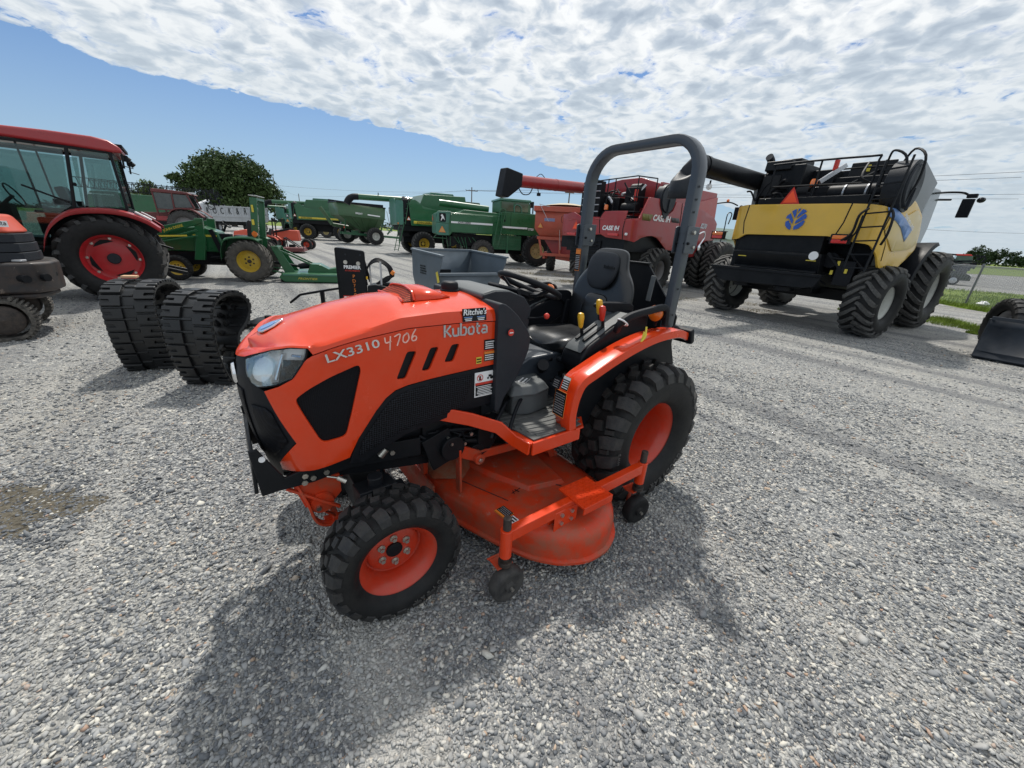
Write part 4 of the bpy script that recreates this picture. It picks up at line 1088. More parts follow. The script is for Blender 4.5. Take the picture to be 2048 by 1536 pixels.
# levers console on the left fender, grab handle, amber lamp
for sg in (1, -1):
    b = MB()
    P = [(.56, 1.00), (.545, 1.065), (.50, 1.115), (.30, 1.215), (.12, 1.265), (-.02, 1.27), (-.04, 1.15), (.3, .98), (.50, .93)]
    b.prism(rounded(P, .02, 2), sg * .285, sg * .455, axis='y')
    CS = b.obj('console', BLACKPL, TR, bevel=.022, seg=3)
    b = MB(); X = Vector((.20, 0, -.082)).normalized()
    for yy in (.335, .395):
        b.bar(Vector((.33, sg * yy, 1.212)) , Vector((.49, sg * yy, 1.137)), .018, .012, mat=1)
    P2 = [(.53, sg * .37, 1.10), (.40, sg * .37, 1.182)]
    b.prism([(.545, 1.082), (.52, 1.112), (.30, 1.224), (.12, 1.274), (.12, 1.268), (.30, 1.217), (.52, 1.10)], sg * .305, sg * .435, axis='y', mat=0)
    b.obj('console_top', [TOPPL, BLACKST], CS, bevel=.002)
    if sg > 0:
        for (x, y, z, mt_) in ((.445, .335, 1.165, YELL), (.335, .395, 1.21, REDK), (.30, .335, 1.235, YELL)):
            b = MB(); b.cyl((x, y, z), (x + .010, y, z + .05), .010, n=8, mat=1)
            b.lathe([(.009, .035), (.014, .045), (.019, .085), (.0205, .105), (.016, .122), (.001, .128)], c=(0, 0, 0), axis='z', n=16)
            n0 = 16 * 6; b.v[-n0:] = [(p[0] + x + .012 + (p[2]) * .12, p[1] + y, p[2] + z + .0) for p in b.v[-n0:]]
            tag(b.obj('lever', [mt_, BLACKST], CS), 'red lever knob' if mt_ is REDK else None)
    else:
        b = MB(); b.cyl((.40, -.35, 1.2), (.42, -.35, 1.27), .009, n=8, mat=1); b.ball((.42, -.35, 1.285), .022, 10, mat=0)
        b.cyl((.55, -.30, 1.1), (.60, -.28, 1.19), .009, n=8, mat=1); b.ball((.605, -.278, 1.20), .022, 10, mat=2); b.box((.30, -.37, 1.24), (.16, .10, .05), mat=1, rot=(0, 8, 0)); b.box((.18, -.36, 1.27), (.08, .06, .07), mat=1)
        b.obj('lever', [YELL, BLACKPL, REDK], CS, bevel=.004)
    hp = smooth_path([(.335, sg * .50, 1.205), (.345, sg * .52, 1.250), (.28, sg * .535, 1.292), (.12, sg * .54, 1.315), (-.04, sg * .54, 1.325), (-.075, sg * .54, 1.27), (-.08, sg * .54, 1.21)], 5)
    b = MB(); b.tube(hp, 1.0, sec=[(-.020, -.013), (0, -.019), (.020, -.013), (.020, .013), (0, .019), (-.020, .013)], up=(0, 1, 0))
    HD = b.obj('grab_handle', BLACKPL, TR, bevel=.004)
    if sg > 0:
        b = MB(); b.tube([(.325 + .0 + .03 * math.cos(a), .525 + .028 * math.sin(a), 1.262 + .02 * math.cos(a)) for a in [k * math.pi / 8 for k in range(16)]], .005, n=6, closed=True); b.obj('cable_tie', WHITE, HD)
    b = MB(); b.lathe([(.001, -.028), (.035, -.024), (.048, -.008), (.05, .006), (.035, .02), (.001, .026)], c=(-.02, sg * .50, 1.285), axis='x', n=24)
    b.cyl((-.05, sg * .50, 1.285), (-.06, sg * .50, 1.285), .05, n=20, mat=1); b.cyl((-.055, sg * .50, 1.28), (-.06, sg * .48, 1.20), .012, n=8, mat=1)
    b.obj('indicator_lamp', [AMBER, BLACKPL], TR)

# ---- seat
def seat_part(name, rows_, par=None, mat=VINYL, sub=2):
    b = MB(); b.grid(rows_, wrap=True)
    n = len(rows_[0]); k = len(rows_)
    b.f.append(tuple(range(n - 1, -1, -1))); b.m.append(0); b.f.append(tuple(range((k - 1) * n, k * n))); b.m.append(0)
    return b.obj(name, mat, par or TR, sub=sub, smooth=180)
def oval(cx, cz, wy, tx, x0, z0, dx, dz, dish=0.0):
    """cross-section ring of a seat back at height: half width wy, thickness tx"""
    out = []
    for i in range(16):
        a = 2 * math.pi * i / 16; c_, s_ = math.cos(a), math.sin(a)
        yy = wy * math.copysign(abs(c_) ** .6, c_); th = tx * math.copysign(abs(s_) ** .7, s_)
        f = th - (dish * (1 - (abs(yy) / wy) ** 2) if s_ > .1 else 0)
        out.append((x0 + f * dx, cx + yy, z0 + f * dz))
    return out
back = []
for (z, x, wy, tx, di) in ((1.00, .115, .10, .02, 0), (1.01, .11, .19, .045, .0), (1.10, .10, .225, .065, .015), (1.20, .085, .242, .072, .03), (1.30, .065, .248, .072, .035), (1.39, .045, .238, .068, .03), (1.455, .03, .205, .060, .018), (1.50, .02, .160, .055, .0), (1.55, .012, .142, .052, -.008), (1.605, .0, .135, .048, -.008), (1.635, -.006, .115, .035, 0), (1.645, -.01, .06, .015, 0)):
    back.append(oval(0.0, 0, wy, tx, x, z, 1, .12, di))
SB = seat_part('seat_back', back)
SB.matrix_local = Matrix.Translation((-.13, .0, -.045)) @ Matrix.Diagonal((1, 1.12, 1.025, 1))
hr = []
for (z, wy, tx) in ((1.375, .03, .01), (1.39, .075, .02), (1.44, .110, .03), (1.50, .122, .034), (1.56, .118, .034), (1.60, .105, .030), (1.622, .06, .015)):
    hr.append(oval(0, 0, wy, tx, .115 - (z - 1.375) * .24, z, 1, .1, 0))
HR = seat_part('headrest_pad', hr, SB, GREYPL)
lp_ = []
for (z, wy, tx) in ((1.02, .06, .012), (1.04, .095, .022), (1.15, .105, .026), (1.27, .10, .024), (1.33, .085, .018), (1.345, .05, .008)):
    lp_.append(oval(0, 0, wy, tx, .165 - (z - 1.02) * .19, z, 1, .1, .004))
seat_part('lumbar_pad', lp_, SB)
chunky(SB, (.115 + .012, .045, 1.52), BLACKST, .018, side='F')
cu = []
for (x, wy, z0, hz_) in ((.02, .12, .985, .02), (.03, .20, .985, .055), (.12, .235, .985, .062), (.22, .245, .985, .062), (.32, .25, .99, .066), (.41, .245, .995, .066), (.47, .225, .99, .058), (.505, .17, .98, .035), (.515, .09, .975, .012)):
    ring_ = []
    for i in range(20):
        a = 2 * math.pi * i / 20; c_, s_ = math.cos(a), math.sin(a)
        yy = wy * math.copysign(abs(c_) ** .55, c_); hh = hz_ * math.copysign(abs(s_) ** .7, s_)
        if s_ > .1:
            q = abs(yy) / wy; hh -= .026 * math.exp(-((q - .45) / .22) ** 2) * (1 if x > .2 else .6); hh -= .010 * math.exp(-(q / .12) ** 2)
        ring_.append((x, yy, z0 + hh))
    cu.append(ring_)
CU = seat_part('seat_cushion', cu); CU.location = (-.02, 0, .055)
b = MB(); b.prism(rounded([(.49, .895), (.50, .93), (.02, .925), (.0, .88), (.1, .86), (.42, .87)], .01, 2), -.235, .235, axis='y'); SBs = b.obj('seat_base', GREYPL, TR, bevel=.01, loc=(-.02, 0, .05))
b = MB()
for sg in (1, -1):
    b.bar((.02, sg * .20, .865), (.46, sg * .20, .865), .03, .03); b.bar((.08, sg * .19, .86), (.38, sg * .19, .79), .022, .01); b.bar((.38, sg * .18, .86), (.08, sg * .18, .79), .022, .01)
b.box((.24, 0, .80), (.44, .40, .03)); b.cyl((.44, .22, .86), (.44, .25, .86), .016, n=12, mat=1); b.cyl((.30, -.1, .83), (.30, .1, .83), .03, n=12)
b.cyl((.50, .20, .85), (.56, .23, .84), .007, n=8); b.tube(smooth_path([(.40, .18, .84), (.50, .10, .80), (.55, .0, .86), (.50, -.1, .83)], 4), .007, n=6)
b.obj('seat_suspension', [BLACKST, BOLT], TR, bevel=.002)
for sg in (1, -1):
    b = MB(); b.prism(rounded([(.30, 1.300), (.305, 1.322), (.26, 1.335), (.10, 1.325), (.0, 1.32), (-.04, 1.30), (-.05, 1.22), (-.01, 1.20), (.06, 1.245), (.20, 1.275)], .012, 2), sg * .265, sg * .318, axis='y')
    b.prism([(-.05, 1.25), (.02, 1.25), (.06, 1.00), (.0, .98)], sg * .25, sg * .275, axis='y')
    b.obj('armrest', BLACKPL, TR, bevel=.010, seg=3)

# ---- roll bar
RX, RY, RZ = -.285, .435, 2.325
sec = [(a_ * .88, b_ * .88) for a_, b_ in [(-.028, -.048), (-.018, -.052), (.018, -.052), (.028, -.048), (.033, -.036), (.033, .036), (.028, .048), (.018, .052), (-.018, .052), (-.028, .048), (-.033, .036), (-.033, -.036)]]
top = [(RX, -RY, 1.76)]
for a in range(180, 89, -10): top.append((RX - .02 * (1 - (a - 90) / 90), -RY + .21 + .21 * math.cos(R(a)), RZ - .24 + .21 * math.sin(R(a))))
for a in range(90, -1, -10): top.append((RX - .02 * (1 - (90 - a) / 90), RY - .21 + .21 * math.cos(R(a)), RZ - .24 + .21 * math.sin(R(a))))
top.append((RX, RY, 1.76))
b = MB(); b.tube(top, 1.0, sec=[(p[0], p[1]) for p in sec], up=(1, 0, 0))
RB = b.obj('roll_bar', STEEL_G, TR, smooth=30)
for sg in (1, -1):
    b = MB(); b.tube([(RX + .0, sg * RY, 1.76), (RX + .015, sg * RY, .80)], 1.0, sec=[(p[0] * .94, p[1] * .94) for p in sec], up=(1, 0, 0))
    b.obj('lower_post', STEEL_G, RB, smooth=30)
    b = MB()
    for s2 in (-1, 1):
        b.prism([(RX - .075, 1.68), (RX - .05, 1.64), (RX + .058, 1.64), (RX + .062, 1.79), (RX + .045, 1.80), (RX - .075, 1.80)], sg * (RY + s2 * .036), sg * (RY + s2 * .044), axis='y')
    b.cyl((RX - .0, sg * (RY - .06), 1.765), (RX, sg * (RY + .06), 1.765), .012, n=8, mat=1); b.cyl((RX - .03, sg * (RY - .055), 1.68), (RX - .03, sg * (RY + .055), 1.68), .010, n=8, mat=1)
    b.cyl((RX + .035, sg * (RY - .055), 1.70), (RX + .035, sg * (RY + .055), 1.70), .009, n=8, mat=2)
    b.obj('hinge_bracket', [STEEL_G, BOLT, BLACKST], RB, bevel=.003)
    b = MB(); b.tube(smooth_path([(RX - .06, sg * (RY + .05), 1.76), (RX - .10, sg * (RY + .06), 1.775), (RX - .115, sg * (RY + .06), 1.74), (RX - .08, sg * (RY + .055), 1.69)], 5), .004, n=6); b.ball((RX - .085, sg * (RY + .055), 1.68), .018, 8, sc=(.7, .4, 1))
    b.obj('lock_pin', CHROME, RB)
    b = MB()
    for zz in (1.42, 1.25, 1.10, 1.95, 2.02, 1.88): b.cyl((RX + .02, sg * (RY + .0345), zz), (RX + .02, sg * (RY + .036), zz), .007, n=10)
    b.obj('bolt_hole', BLACKST, RB)
decal(RB, (RX + .052, -RY, 1.53), .052, .17, side='F', rows=8, base=BLACKST, ink=SILVER, edge=ODEC, head=ODEC, seed=12)
# behind the seat: three-point frame shield and toolbox
b = MB(); b.prism([(-.26, 1.55), (.05, 1.54), (.36, 1.20), (.36, .95), (-.26, .95)], -.52, -.50, axis='x'); b.box((-.50, -.10, 1.545), (.05, .32, .012))
b.obj('rear_shield', BLACKST, TR, bevel=.004)
b = MB(); b.box((-.24, .285, 1.40), (.012, .035, .17), rot=(0, -6, 0)); b.obj('manual_holder', TOPPL, TR, bevel=.004)
b = MB(); b.box((-.28, 0, .62), (.28, .34, .40)); b.cyl((0, -.36, .49), (0, .36, .49), .11, n=20); b.box((-.25, 0, 1.0), (.16, .82, .06)); b.bar((-.42, .25, .50), (-.85, .30, .36), .025, .05); b.bar((-.42, -.25, .50), (-.85, -.30, .36), .025, .05)
b.obj('rear_axle', BLACKST, TR, bevel=.008)

# ---- wheels
FT = tyre_mesh('front_tyre', .306, .228, .188, .022, 'block', n=22, crown=.10, seg=60)
RT = tyre_mesh('rear_tyre', .495, .345, .250, .036, 'block', n=23, crown=.10, seg=72)
FR = rim_mesh('front_rim', .192, .20, ORANGE_RIM, -.030, .037, bolts=6, bolt_r=.066, mats=[ORANGE_RIM, BLACKPL, BOLT, BLACKST], hub_h=.012)
RRm = rim_mesh('rear_rim', .255, .30, ORANGE_RIM, -.135, .07, bolts=8, bolt_r=.12, mats=[ORANGE_RIM, ORANGE_RIM, BOLT, BLACKST], hub_h=.03)
for sg in (1, -1):
    w = wheel(TR, FR, FT, (1.70, sg * .505, .303), sg, steer=-2)
    if sg > 0:
        side_letters('GOODYEAR', .245, .028, .1185, w, LUGD, a0=205, step=7.5)
        b = MB(); b.cyl((.145, .01, .055), (.16, .05, .065), .006, n=8); b.obj('valve', BOLT, w)
    w = wheel(TR, RRm, RT, (0.0, sg * .535, .492), sg)
    if sg > 0:
        side_letters('GOODYEAR', .375, .050, .1795, w, LUGD, a0=215, step=7.0)
        side_letters('14-17.5 NHS', .40, .028, .1795, w, LUGD, a0=318, step=4.4)

# ---- mower deck under the belly
half = [(1.34, 0), (1.33, .08), (1.28, .26), (1.215, .44), (1.145, .62), (1.07, .76), (.97, .865), (.84, .93), (.69, .935), (.56, .88), (.46, .77), (.41, .60), (.40, .35), (.40, 0)]
outl = half + [(x, -y) for x, y in reversed(half[1:-1])]
outl = rounded(outl, .05, 3)
def ring_at(k, z, dz=0.0):
    cx, cy = .93, 0
    out = []
    for (x, y) in outl:
        d = math.hypot(x - cx, y - cy); s_ = (d - k) / d
        out.append((cx + (x - cx) * s_, cy + (y - cy) * s_, z))
    return out
b = MB()
rows = [ring_at(.012, .108), ring_at(-.012, .110), ring_at(-.012, .124), ring_at(.010, .130), ring_at(.012, .22), ring_at(.020, .258), ring_at(.045, .284), ring_at(.085, .297), ring_at(.2, .302), ring_at(.4, .305)]
b.grid(rows, wrap=True); n_ = len(outl); b.f.append(tuple(range((len(rows) - 1) * n_, len(rows) * n_))); b.m.append(0)
DK = b.obj('mower_deck', ORANGE_W, TR, smooth=50)
b = MB()
b.prism([(1.10, .02), (1.02, .26), (.90, .50), (.66, .55), (.60, .10), (.66, -.10), (.90, -.15)], .270, .300, axis='z', top=[(1.08, .03), (1.0, .25), (.89, .485), (.675, .535), (.615, .10), (.675, -.085), (.90, -.135)])
b.prism([(.60, -.2), (.60, .10), (.50, .30), (.48, -.3)], .270, .31, axis='z')
b.obj('belt_cover', ORANGE_W, DK, bevel=.005, loc=(0, 0, .033))
b = MB(); b.prism([(1.32, -.55), (1.33, .10), (1.16, .20), (1.00, .06), (1.02, -.55)], .300, .43, axis='z', top=[(1.20, -.50), (1.22, .0), (1.14, .04), (1.06, .0), (1.07, -.50)])
b.obj('dusty_tunnel', DUSTY, DK, bevel=.02, seg=3)
b = MB(); b.bar((1.34, -.75, .20), (1.34, .16, .20), .012, .20); b.bar((1.33, .0, .30), (1.33, .0, .42), .05, .03); b.obj('front_baffle', ORANGE_W, DK, bevel=.003)
b = MB(); b.bar((1.01, .18, .308), (.70, .56, .308), .004, .004); b.bar((1.26, .02, .306), (1.05, .50, .306), .003, .003); b.obj('panel_seam', DARKST, DK)
b = MB(); b.cyl((.76, .0, .30), (.76, .0, .37), .09, .07, n=20); b.box((.78, -.02, .40), (.22, .20, .10)); b.cyl((.70, .0, .42), (.30, .0, .44), .03, n=12)
b.cyl((1.05, -.30, .30), (1.05, -.30, .35), .09, n=20)
b.obj('gearbox', DARKST, DK, bevel=.008, loc=(0, 0, .03))
decal(DK, (1.125, .565, .3055), .085, .070, side=((-.12, .99, 0), (-.99, -.12, 0), (0, 0, 1)), rows=4, base=BLACKST, ink=SILVER, edge=ODEC, head=ODEC, seed=13, rot=180)
decal(DK, (1.115, .635, .303), .045, .045, side=((-.12, .99, 0), (-.99, -.12, 0), (0, 0, 1)), rows=2, base=WHITE, ink=BLACKST, seed=14, rot=180)
b = MB(); b.bar((1.02, .49, .336), (.95, .475, .336), .004, .002); b.bar((1.0, .47, .336), (1.01, .50, .336), .004, .002); b.bar((.985, .47, .336), (.975, .50, .336), .006, .002)
b.obj('scratch', BLACKST, DK)
# gauge wheel beam, left and right
for sg in (1, -1):
    b = MB()
    b.bar((1.27, sg * .79, .455), (.29, sg * .79, .475), .045, .062)
    for x in (1.285, .265):
        b.cyl((x, sg * .79, .33 + (.03 if x < 1 else 0)), (x, sg * .79, .49 + (.02 if x < 1 else 0)), .030, n=18)
    b.box((.92, sg * .768, .40), (.16, .010, .15)); b.box((.92, sg * .812, .40), (.16, .008, .13))
    b.box((.60, sg * .75, .36), (.10, .07, .16)); b.prism([(1.0, .27), (.98, .36), (.86, .36), (.70, .27)], sg * .70, sg * .712, axis='y')
    b.prism([(.68, .26), (.66, .43), (.56, .43), (.52, .26)], sg * .70, sg * .712, axis='y')
    b.prism([(.90, sg * .58), (.92, sg * .75), (.78, sg * .75), (.76, sg * .60)] if sg > 0 else [(.76, sg * .60), (.78, sg * .75), (.92, sg * .75), (.90, sg * .58)], .27, .29, axis='z')
    GB = b.obj('gauge_wheel_beam', ORANGE, DK, bevel=.004, loc=(-.02, -.01 * sg, -.066))
    b = MB()
    for x, z in ((.955, .44), (.885, .44), (.955, .39), (.885, .39)): b = MB(); b.cyl((x, sg * .816, z), (x, sg * .826, z), .011, n=6); b.obj('bolt', BOLT, GB)
    b = MB(); b.box((.775, sg * .80, .497), (.215, .195, .012)); b.box((.775, sg * .893, .480), (.215, .008, .04)); b.box((.672, sg * .80, .480), (.008, .19, .04))
    TP = b.obj('tread_plate', ORANGE, GB, bevel=.002)
    b = MB()
    for i in range(9):
        for j in range(8):
            b.box((.680 + i * .0235, sg * .80 - .085 + j * .0243, .5045), (.016, .0045, .004), rot=(0, 0, 45 if (i + j) % 2 else -45))
    b.obj('tread_pattern', ORANGE, TP)
    for x, zt in ((1.285, 0), (.265, .03)):
        b = MB(); b.cyl((x, sg * .79, .27 + zt), (x, sg * .79, .55 + zt), .020, n=16, mat=1); b.cyl((x, sg * .79, .275 + zt), (x, sg * .79, .30 + zt), .034, n=16, mat=1)
        b.prism([(x + .06, .275 + zt), (x - .03, .27 + zt), (x - .06, .20 + zt), (x - .04, .11 + zt), (x - .015, .10 + zt), (x - .02, .20 + zt), (x + .03, .24 + zt)], sg * .715, sg * .725, axis='y', mat=0)
        b.box((x + .0, sg * .755, .262 + zt), (.09, .08, .010), mat=0)
        CA = b.obj('caster_fork', [ORANGE_W, DARKST], DK, bevel=.002)
        CA.location = (-.022, -.01 * sg, -.062)
    for x, zt in ((1.285, 0), (.265, .03)):
        b = MB(); b.lathe([(.03, -.034), (.072, -.036), (.086, -.031), (.093, -.018), (.094, 0), (.093, .018), (.086, .031), (.072, .036), (.056, .031), (.03, .031), (.026, .042), (.001, .044)], n=32)
        b.cyl((0, -.09, 0), (0, .058, 0), .009, n=8, mat=1)
        o = b.obj('gauge_wheel', [RUBBER_D if x > 1 else RUBBER, BOLT], DK, loc=(x - .03, sg * .79, .096), rot=(0, 0, 0 if x > 1 else -8))
# lift linkage
b = MB()
b.bar((1.30, .27, .60), (1.12, .275, .50), .02, .07); b.bar((1.24, .27, .58), (1.235, .27, .30), .05, .014); b.bar((1.13, .27, .50), (.62, .27, .47), .016, .055)
b.bar((1.30, -.27, .60), (1.12, -.275, .50), .02, .07); b.bar((1.13, -.27, .50), (.62, -.27, .47), .016, .055); b.bar((.60, .27, .47), (.50, .27, .28), .014, .05)
b.cyl((1.12, .24, .49), (1.12, .31, .49), .032, n=16); b.cyl((1.29, .24, .63), (1.29, .29, .63), .014, n=8, mat=1); b.cyl((1.12, .30, .49), (1.12, .322, .49), .014, n=6, mat=1)
b.bar((1.30, .255, .66), (1.34, .255, .58), .05, .012)
b.obj('lift_linkage', [ORANGE_W, BOLT], TR, bevel=.004)
# ------------------------------------------------------------------ shared wheels for the big machines
AG_R = tyre_mesh('harvester_tyre', .76, .62, .36, .050, 'ag', n=21, lmat=LUGD, crown=.10, seg=48)
AG_F = tyre_mesh('large_harvester_tyre', .94, .62, .45, .055, 'ag', n=23, lmat=LUGD, crown=.10, seg=56)
AG_S = tyre_mesh('small_harvester_tyre', .66, .40, .32, .045, 'ag', n=19, mat=RUBBER_D, crown=.10, seg=40)
AG_M = tyre_mesh('drive_tyre', .86, .55, .42, .05, 'ag', n=20, crown=.10, seg=48)
def rimk(nm, r, w, m, dy=-.06, **k): return rim_mesh(nm, r, w, m, dy, r * .28, mats=[m, m, DARKST, BLACKST], n=32, **k)
RW_R = rimk('white_rim', .37, .5, WHITE_RIM); RW_F = rimk('large_white_rim', .46, .55, WHITE_RIM)
RG_R = rimk('grey_rim', .37, .5, GREY_RIM); RG_F = rimk('large_grey_rim', .46, .55, GREY_RIM)
RC_S = rimk('cream_rim', .33, .34, CREAM_RIM, -.03); RC_M = rimk('large_cream_rim', .43, .46, CREAM_RIM)
RY_R = rimk('yellow_rim', .37, .5, YELL_RIM); RY_M = rimk('large_yellow_rim', .43, .46, YELL_RIM)
RGC = rimk('pale_cart_rim', .37, .5, WHITE_RIM, -.02)

def poly_part(name, poly, lo, hi, mat, parent, axis='y', bevel=.01, smooth=40):
    b = MB(); b.prism(poly, lo, hi, axis=axis); return b.obj(name, mat, parent, bevel=bevel, smooth=smooth)
def pipe(name, pts, r, mat, parent, n=8, sm=4, closed=False):
    b = MB(); b.tube(smooth_path(pts, sm, closed) if sm else pts, r, n=n, closed=closed); return b.obj(name, mat, parent)
def ladder(parent, a0, a1, b0, b1, n, mat=BLACKST, r=.02, name='ladder'):
    """rails a0-a1 and b0-b1 with n rungs"""
    b = MB(); a0, a1, b0, b1 = [Vector(q) for q in (a0, a1, b0, b1)]
    b.tube([a0, a1], r, n=6); b.tube([b0, b1], r, n=6)
    for i in range(n):
        t = (i + .3) / n; b.bar(a0.lerp(a1, t), b0.lerp(b1, t), .05, .025)
    return b.obj(name, mat, parent)
def smv(parent, at, s, mat=SMV, side='B', border=REDK):
    b = MB(); h = s * .87
    b.prism([(-s / 2, 0), (s / 2, 0), (0, h)], -.005, 0, axis='y', mat=1); b.prism([(-s * .36, h * .09), (s * .36, h * .09), (0, h * .80)], -.008, -.005, axis='y', mat=0)
    o = b.obj('slow_vehicle_triangle', [mat, border], parent, smooth=0)
    Z = Vector(FACE[side][2]); X = Vector(FACE[side][0]); Y = Vector((0, 0, 1))
    o.matrix_local = Matrix.Translation(at) @ Matrix((X, -Z, Y)).transposed().to_4x4()
    return o

# ------------------------------------------------------------------ yellow harvester, seen from behind
Y = thing('combine_harvester', 'yellow combine harvester with blue leaf emblem on its rear hood and black ladder', 'combine harvester', (7.25, 10.2, 0), 33)
YS = plan_surface([(1.6, -1.62), (0.5, -1.66), (-.6, -1.62), (-1.05, -1.5), (-1.25, -1.2), (-1.3, -.6), (-1.3, 0), (-1.3, .6), (-1.25, 1.2), (-1.05, 1.5), (-.6, 1.62), (.5, 1.66), (1.6, 1.62)])
out = [(5.43, 2.69), (3.36, 2.66), (2.97, 2.64), (2.76, 2.61), (2.57, 2.53), (2.43, 2.50), (2.32, 2.84), (1.84, 2.74), (1.24, 2.53), (.95, 2.2), (0.79, 1.88), (1.2, 1.64), (1.61, 1.43), (2.41, 1.46), (2.60, 1.72), (2.80, 1.90), (3.17, 1.94), (3.52, 2.03), (5.30, 2.02), (5.50, 1.90), (6.1, 1.88), (6.6, 1.46), (7.3, 1.5), (7.9, 1.9), (7.5, 2.5), (6.9, 2.75), (6.2, 2.62)]
RH = wrap('rear_hood', rounded(out, .06, 2), YELP, Y, thick=.04, bev=.015, step=.12, zstep=.2, fn=YS)
def seam(par, pts, fn, w=.012, mat=BLACKST, off=.001):
    b = MB()
    P = [Vector(fn(u, z, off)) for u, z in pts]
    b.tube(P, w, n=5); return b.obj('panel_seam', mat, par)
seam(RH, [(3.30, 2.66), (3.34, 2.30), (3.42, 2.02)], YS); seam(RH, [(5.38, 2.68), (5.42, 2.3), (5.36, 2.03)], YS); seam(RH, [(2.60, 2.52), (2.64, 2.2), (2.46, 1.9), (2.40, 1.6)], YS, .009)
YSHEEN = surf('yellow_paint_sheen', (.62, .47, .19), .4, coat=.3, var=.08, dirt=.12, dirtcol=(.45, .36, .2))  # paler yellow: sheen on the side put into the colour
wrap('side_sheen', rounded([(2.50, 2.40), (2.62, 2.14), (2.40, 1.95), (2.16, 1.79), (1.32, 1.86), (.98, 1.97), (1.3, 2.46), (1.7, 2.62), (2.20, 2.43)], .06, 2), YSHEEN, RH, off=.022, thick=.02, bev=.008, step=.12, zstep=.3, fn=YS)  # thin sheet that paints the sheen onto the yellow side
BLD = wrap('blue_decal', [(2.74, 2.59), (2.60, 2.58), (2.39, 2.50), (1.61, 2.24), (1.78, 2.0), (2.19, 2.24), (2.65, 2.43)], BLUEDEC, RH, off=.030, thick=.006, bev=0, step=.12, zstep=.3, fn=YS)
text('NEW HOLLAND', .11, WHITE, BLD, (-.42, -1.70, 2.36), 'R', rot=-16)
# leaf emblem
b = MB(); LX = lambda u, v: (-1.312, -u, 2.355 + v)
def leafpoly(P):
    cx_, cz_ = sum(p[0] for p in P) / len(P), sum(p[1] for p in P) / len(P); P = [(cx_ + (p[0] - cx_) * .88, cz_ + (p[1] - cz_) * .88) for p in P]
    b.prism([(-p[0] * .225, 2.355 + p[1] * .235) for p in P], -1.312, -1.322, axis='x')
for P_l in ([(-.18, -.98), (-.18, -.62), (-.62, -.02), (-.90, -.15), (-.82, -.55), (-.5, -.86)], [(-.15, -.48), (-.12, -.12), (-.60, .62), (-.92, .32), (-.94, .10), (-.60, .08)], [(-.09, .06), (-.04, .40), (-.14, .96), (-.48, .80), (-.52, .70)],
            [(-.02, -.96), (-.04, -.62), (.78, .0), (.93, -.1), (.82, -.5), (.45, -.86)], [(-.03, -.46), (.0, -.12), (.74, .56), (.97, .36), (.98, .12)], [(.03, .06), (.07, .40), (.40, .94), (.68, .86), (.86, .70)], [(.02, .56), (.0, .96), (.26, .97)]): leafpoly(P_l)
b.obj('leaf_emblem', BLUE, RH, smooth=0)
# dark interior behind the panels
b = MB(); b.span((-.45, -1.35, 1.25), (1.1, 1.35, 2.50)); b.span((-1.1, -.60, 1.25), (-.45, 1.35, 2.5)); b.span((-1.1, -1.35, 1.95), (-.45, 1.35, 2.5)); b.span((-1.0, -1.1, 2.5), (.9, 1.1, 2.85)); b.span((1.1, -.8, 1.25), (3.4, .8, 2.85)); b.span((-.6, -.5, .75), (3.4, .5, 1.3))
b.box((0, 0, .78), (.3, 2.8, .26)); b.box((2.6, 0, 1.0), (.5, 3.3, .4))
b.obj('chassis', BLACKST, Y, bevel=.02)
poly_part('cab', [(3.0, 1.7), (4.2, 1.7), (4.35, 2.5), (4.2, 3.45), (3.0, 3.45)], -.9, .9, DGLASS, Y, bevel=.05)
# black chopper hood below the yellow one
b = MB()
b.span((-1.18, -.62, 1.62), (-1.0, 1.22, 2.06)); b.prism([(-1.24, 1.66), (-1.26, 1.60), (-1.12, 1.24), (-.9, 1.20), (-.9, 1.66)], -.70, 1.22, axis='y'); b.span((-1.26, -.66, 1.60), (-1.0, 1.25, 1.64))
b.prism([(-1.16, 1.30), (-1.20, 1.26), (-1.1, 1.10), (-.9, 1.1), (-.9, 1.30)], -.66, 1.2, axis='y')
CHP = b.obj('chopper_hood', BLACKST, Y, bevel=.02)
for y0 in (1.02, -.52):
    b = MB(); b.box((-1.225, y0, 1.53), (.01, .20, .05)); b.obj('warning_sticker', YDEC, CHP)
b = MB(); b.prism([(1.66, 1.20), (-.92, 1.24), (-.80, .98), (-.6, .93), (1.25, .88), (1.4, .92)], -1.42, -1.36, axis='x')
b.v = [(p[0], p[1], p[2]) for p in b.v]
b.span((-1.46, -.9, 1.19), (-1.38, 1.66, 1.25))
for k in range(9): b.prism([(-1.40, 1.20), (-1.12, 1.20), (-1.0, .93), (-1.34, .93)], -.75 + k * .28, -.74 + k * .28 + .012, axis='y')
b.box((-.95, .3, .90), (.5, 1.6, .05)); b.cyl((-1.1, .9, .80), (-1.1, .9, .9), .22, n=18); b.cyl((-1.1, -.1, .80), (-1.1, -.1, .9), .22, n=18)
b.obj('chaff_spreader', BLACKST, Y, bevel=.008)
rr = random.Random(21); b = MB()
for k in range(14):
    p = (rr.uniform(-1.1, -.6), rr.uniform(-1.3, -.65), rr.uniform(1.1, 1.9)); q = (p[0] + rr.uniform(-.1, .2), p[1] + rr.uniform(-.3, .3), p[2] + rr.uniform(-.5, .1))
    b.tube(smooth_path([p, ((p[0] + q[0]) / 2 - .08, (p[1] + q[1]) / 2 + .05, (p[2] + q[2]) / 2), q], 4), rr.uniform(.012, .03), n=6)
b.cyl((-1.0, -.8, 1.55), (-.8, -.8, 1.55), .16, n=18); b.box((-.9, -1.1, 1.3), (.2, .3, .5), rot=(0, 0, 10)); b.bar((-1.1, -.75, 1.7), (-.9, -1.25, 1.1), .05, .05)
b.obj('rear_hose', BLACKPL, Y)
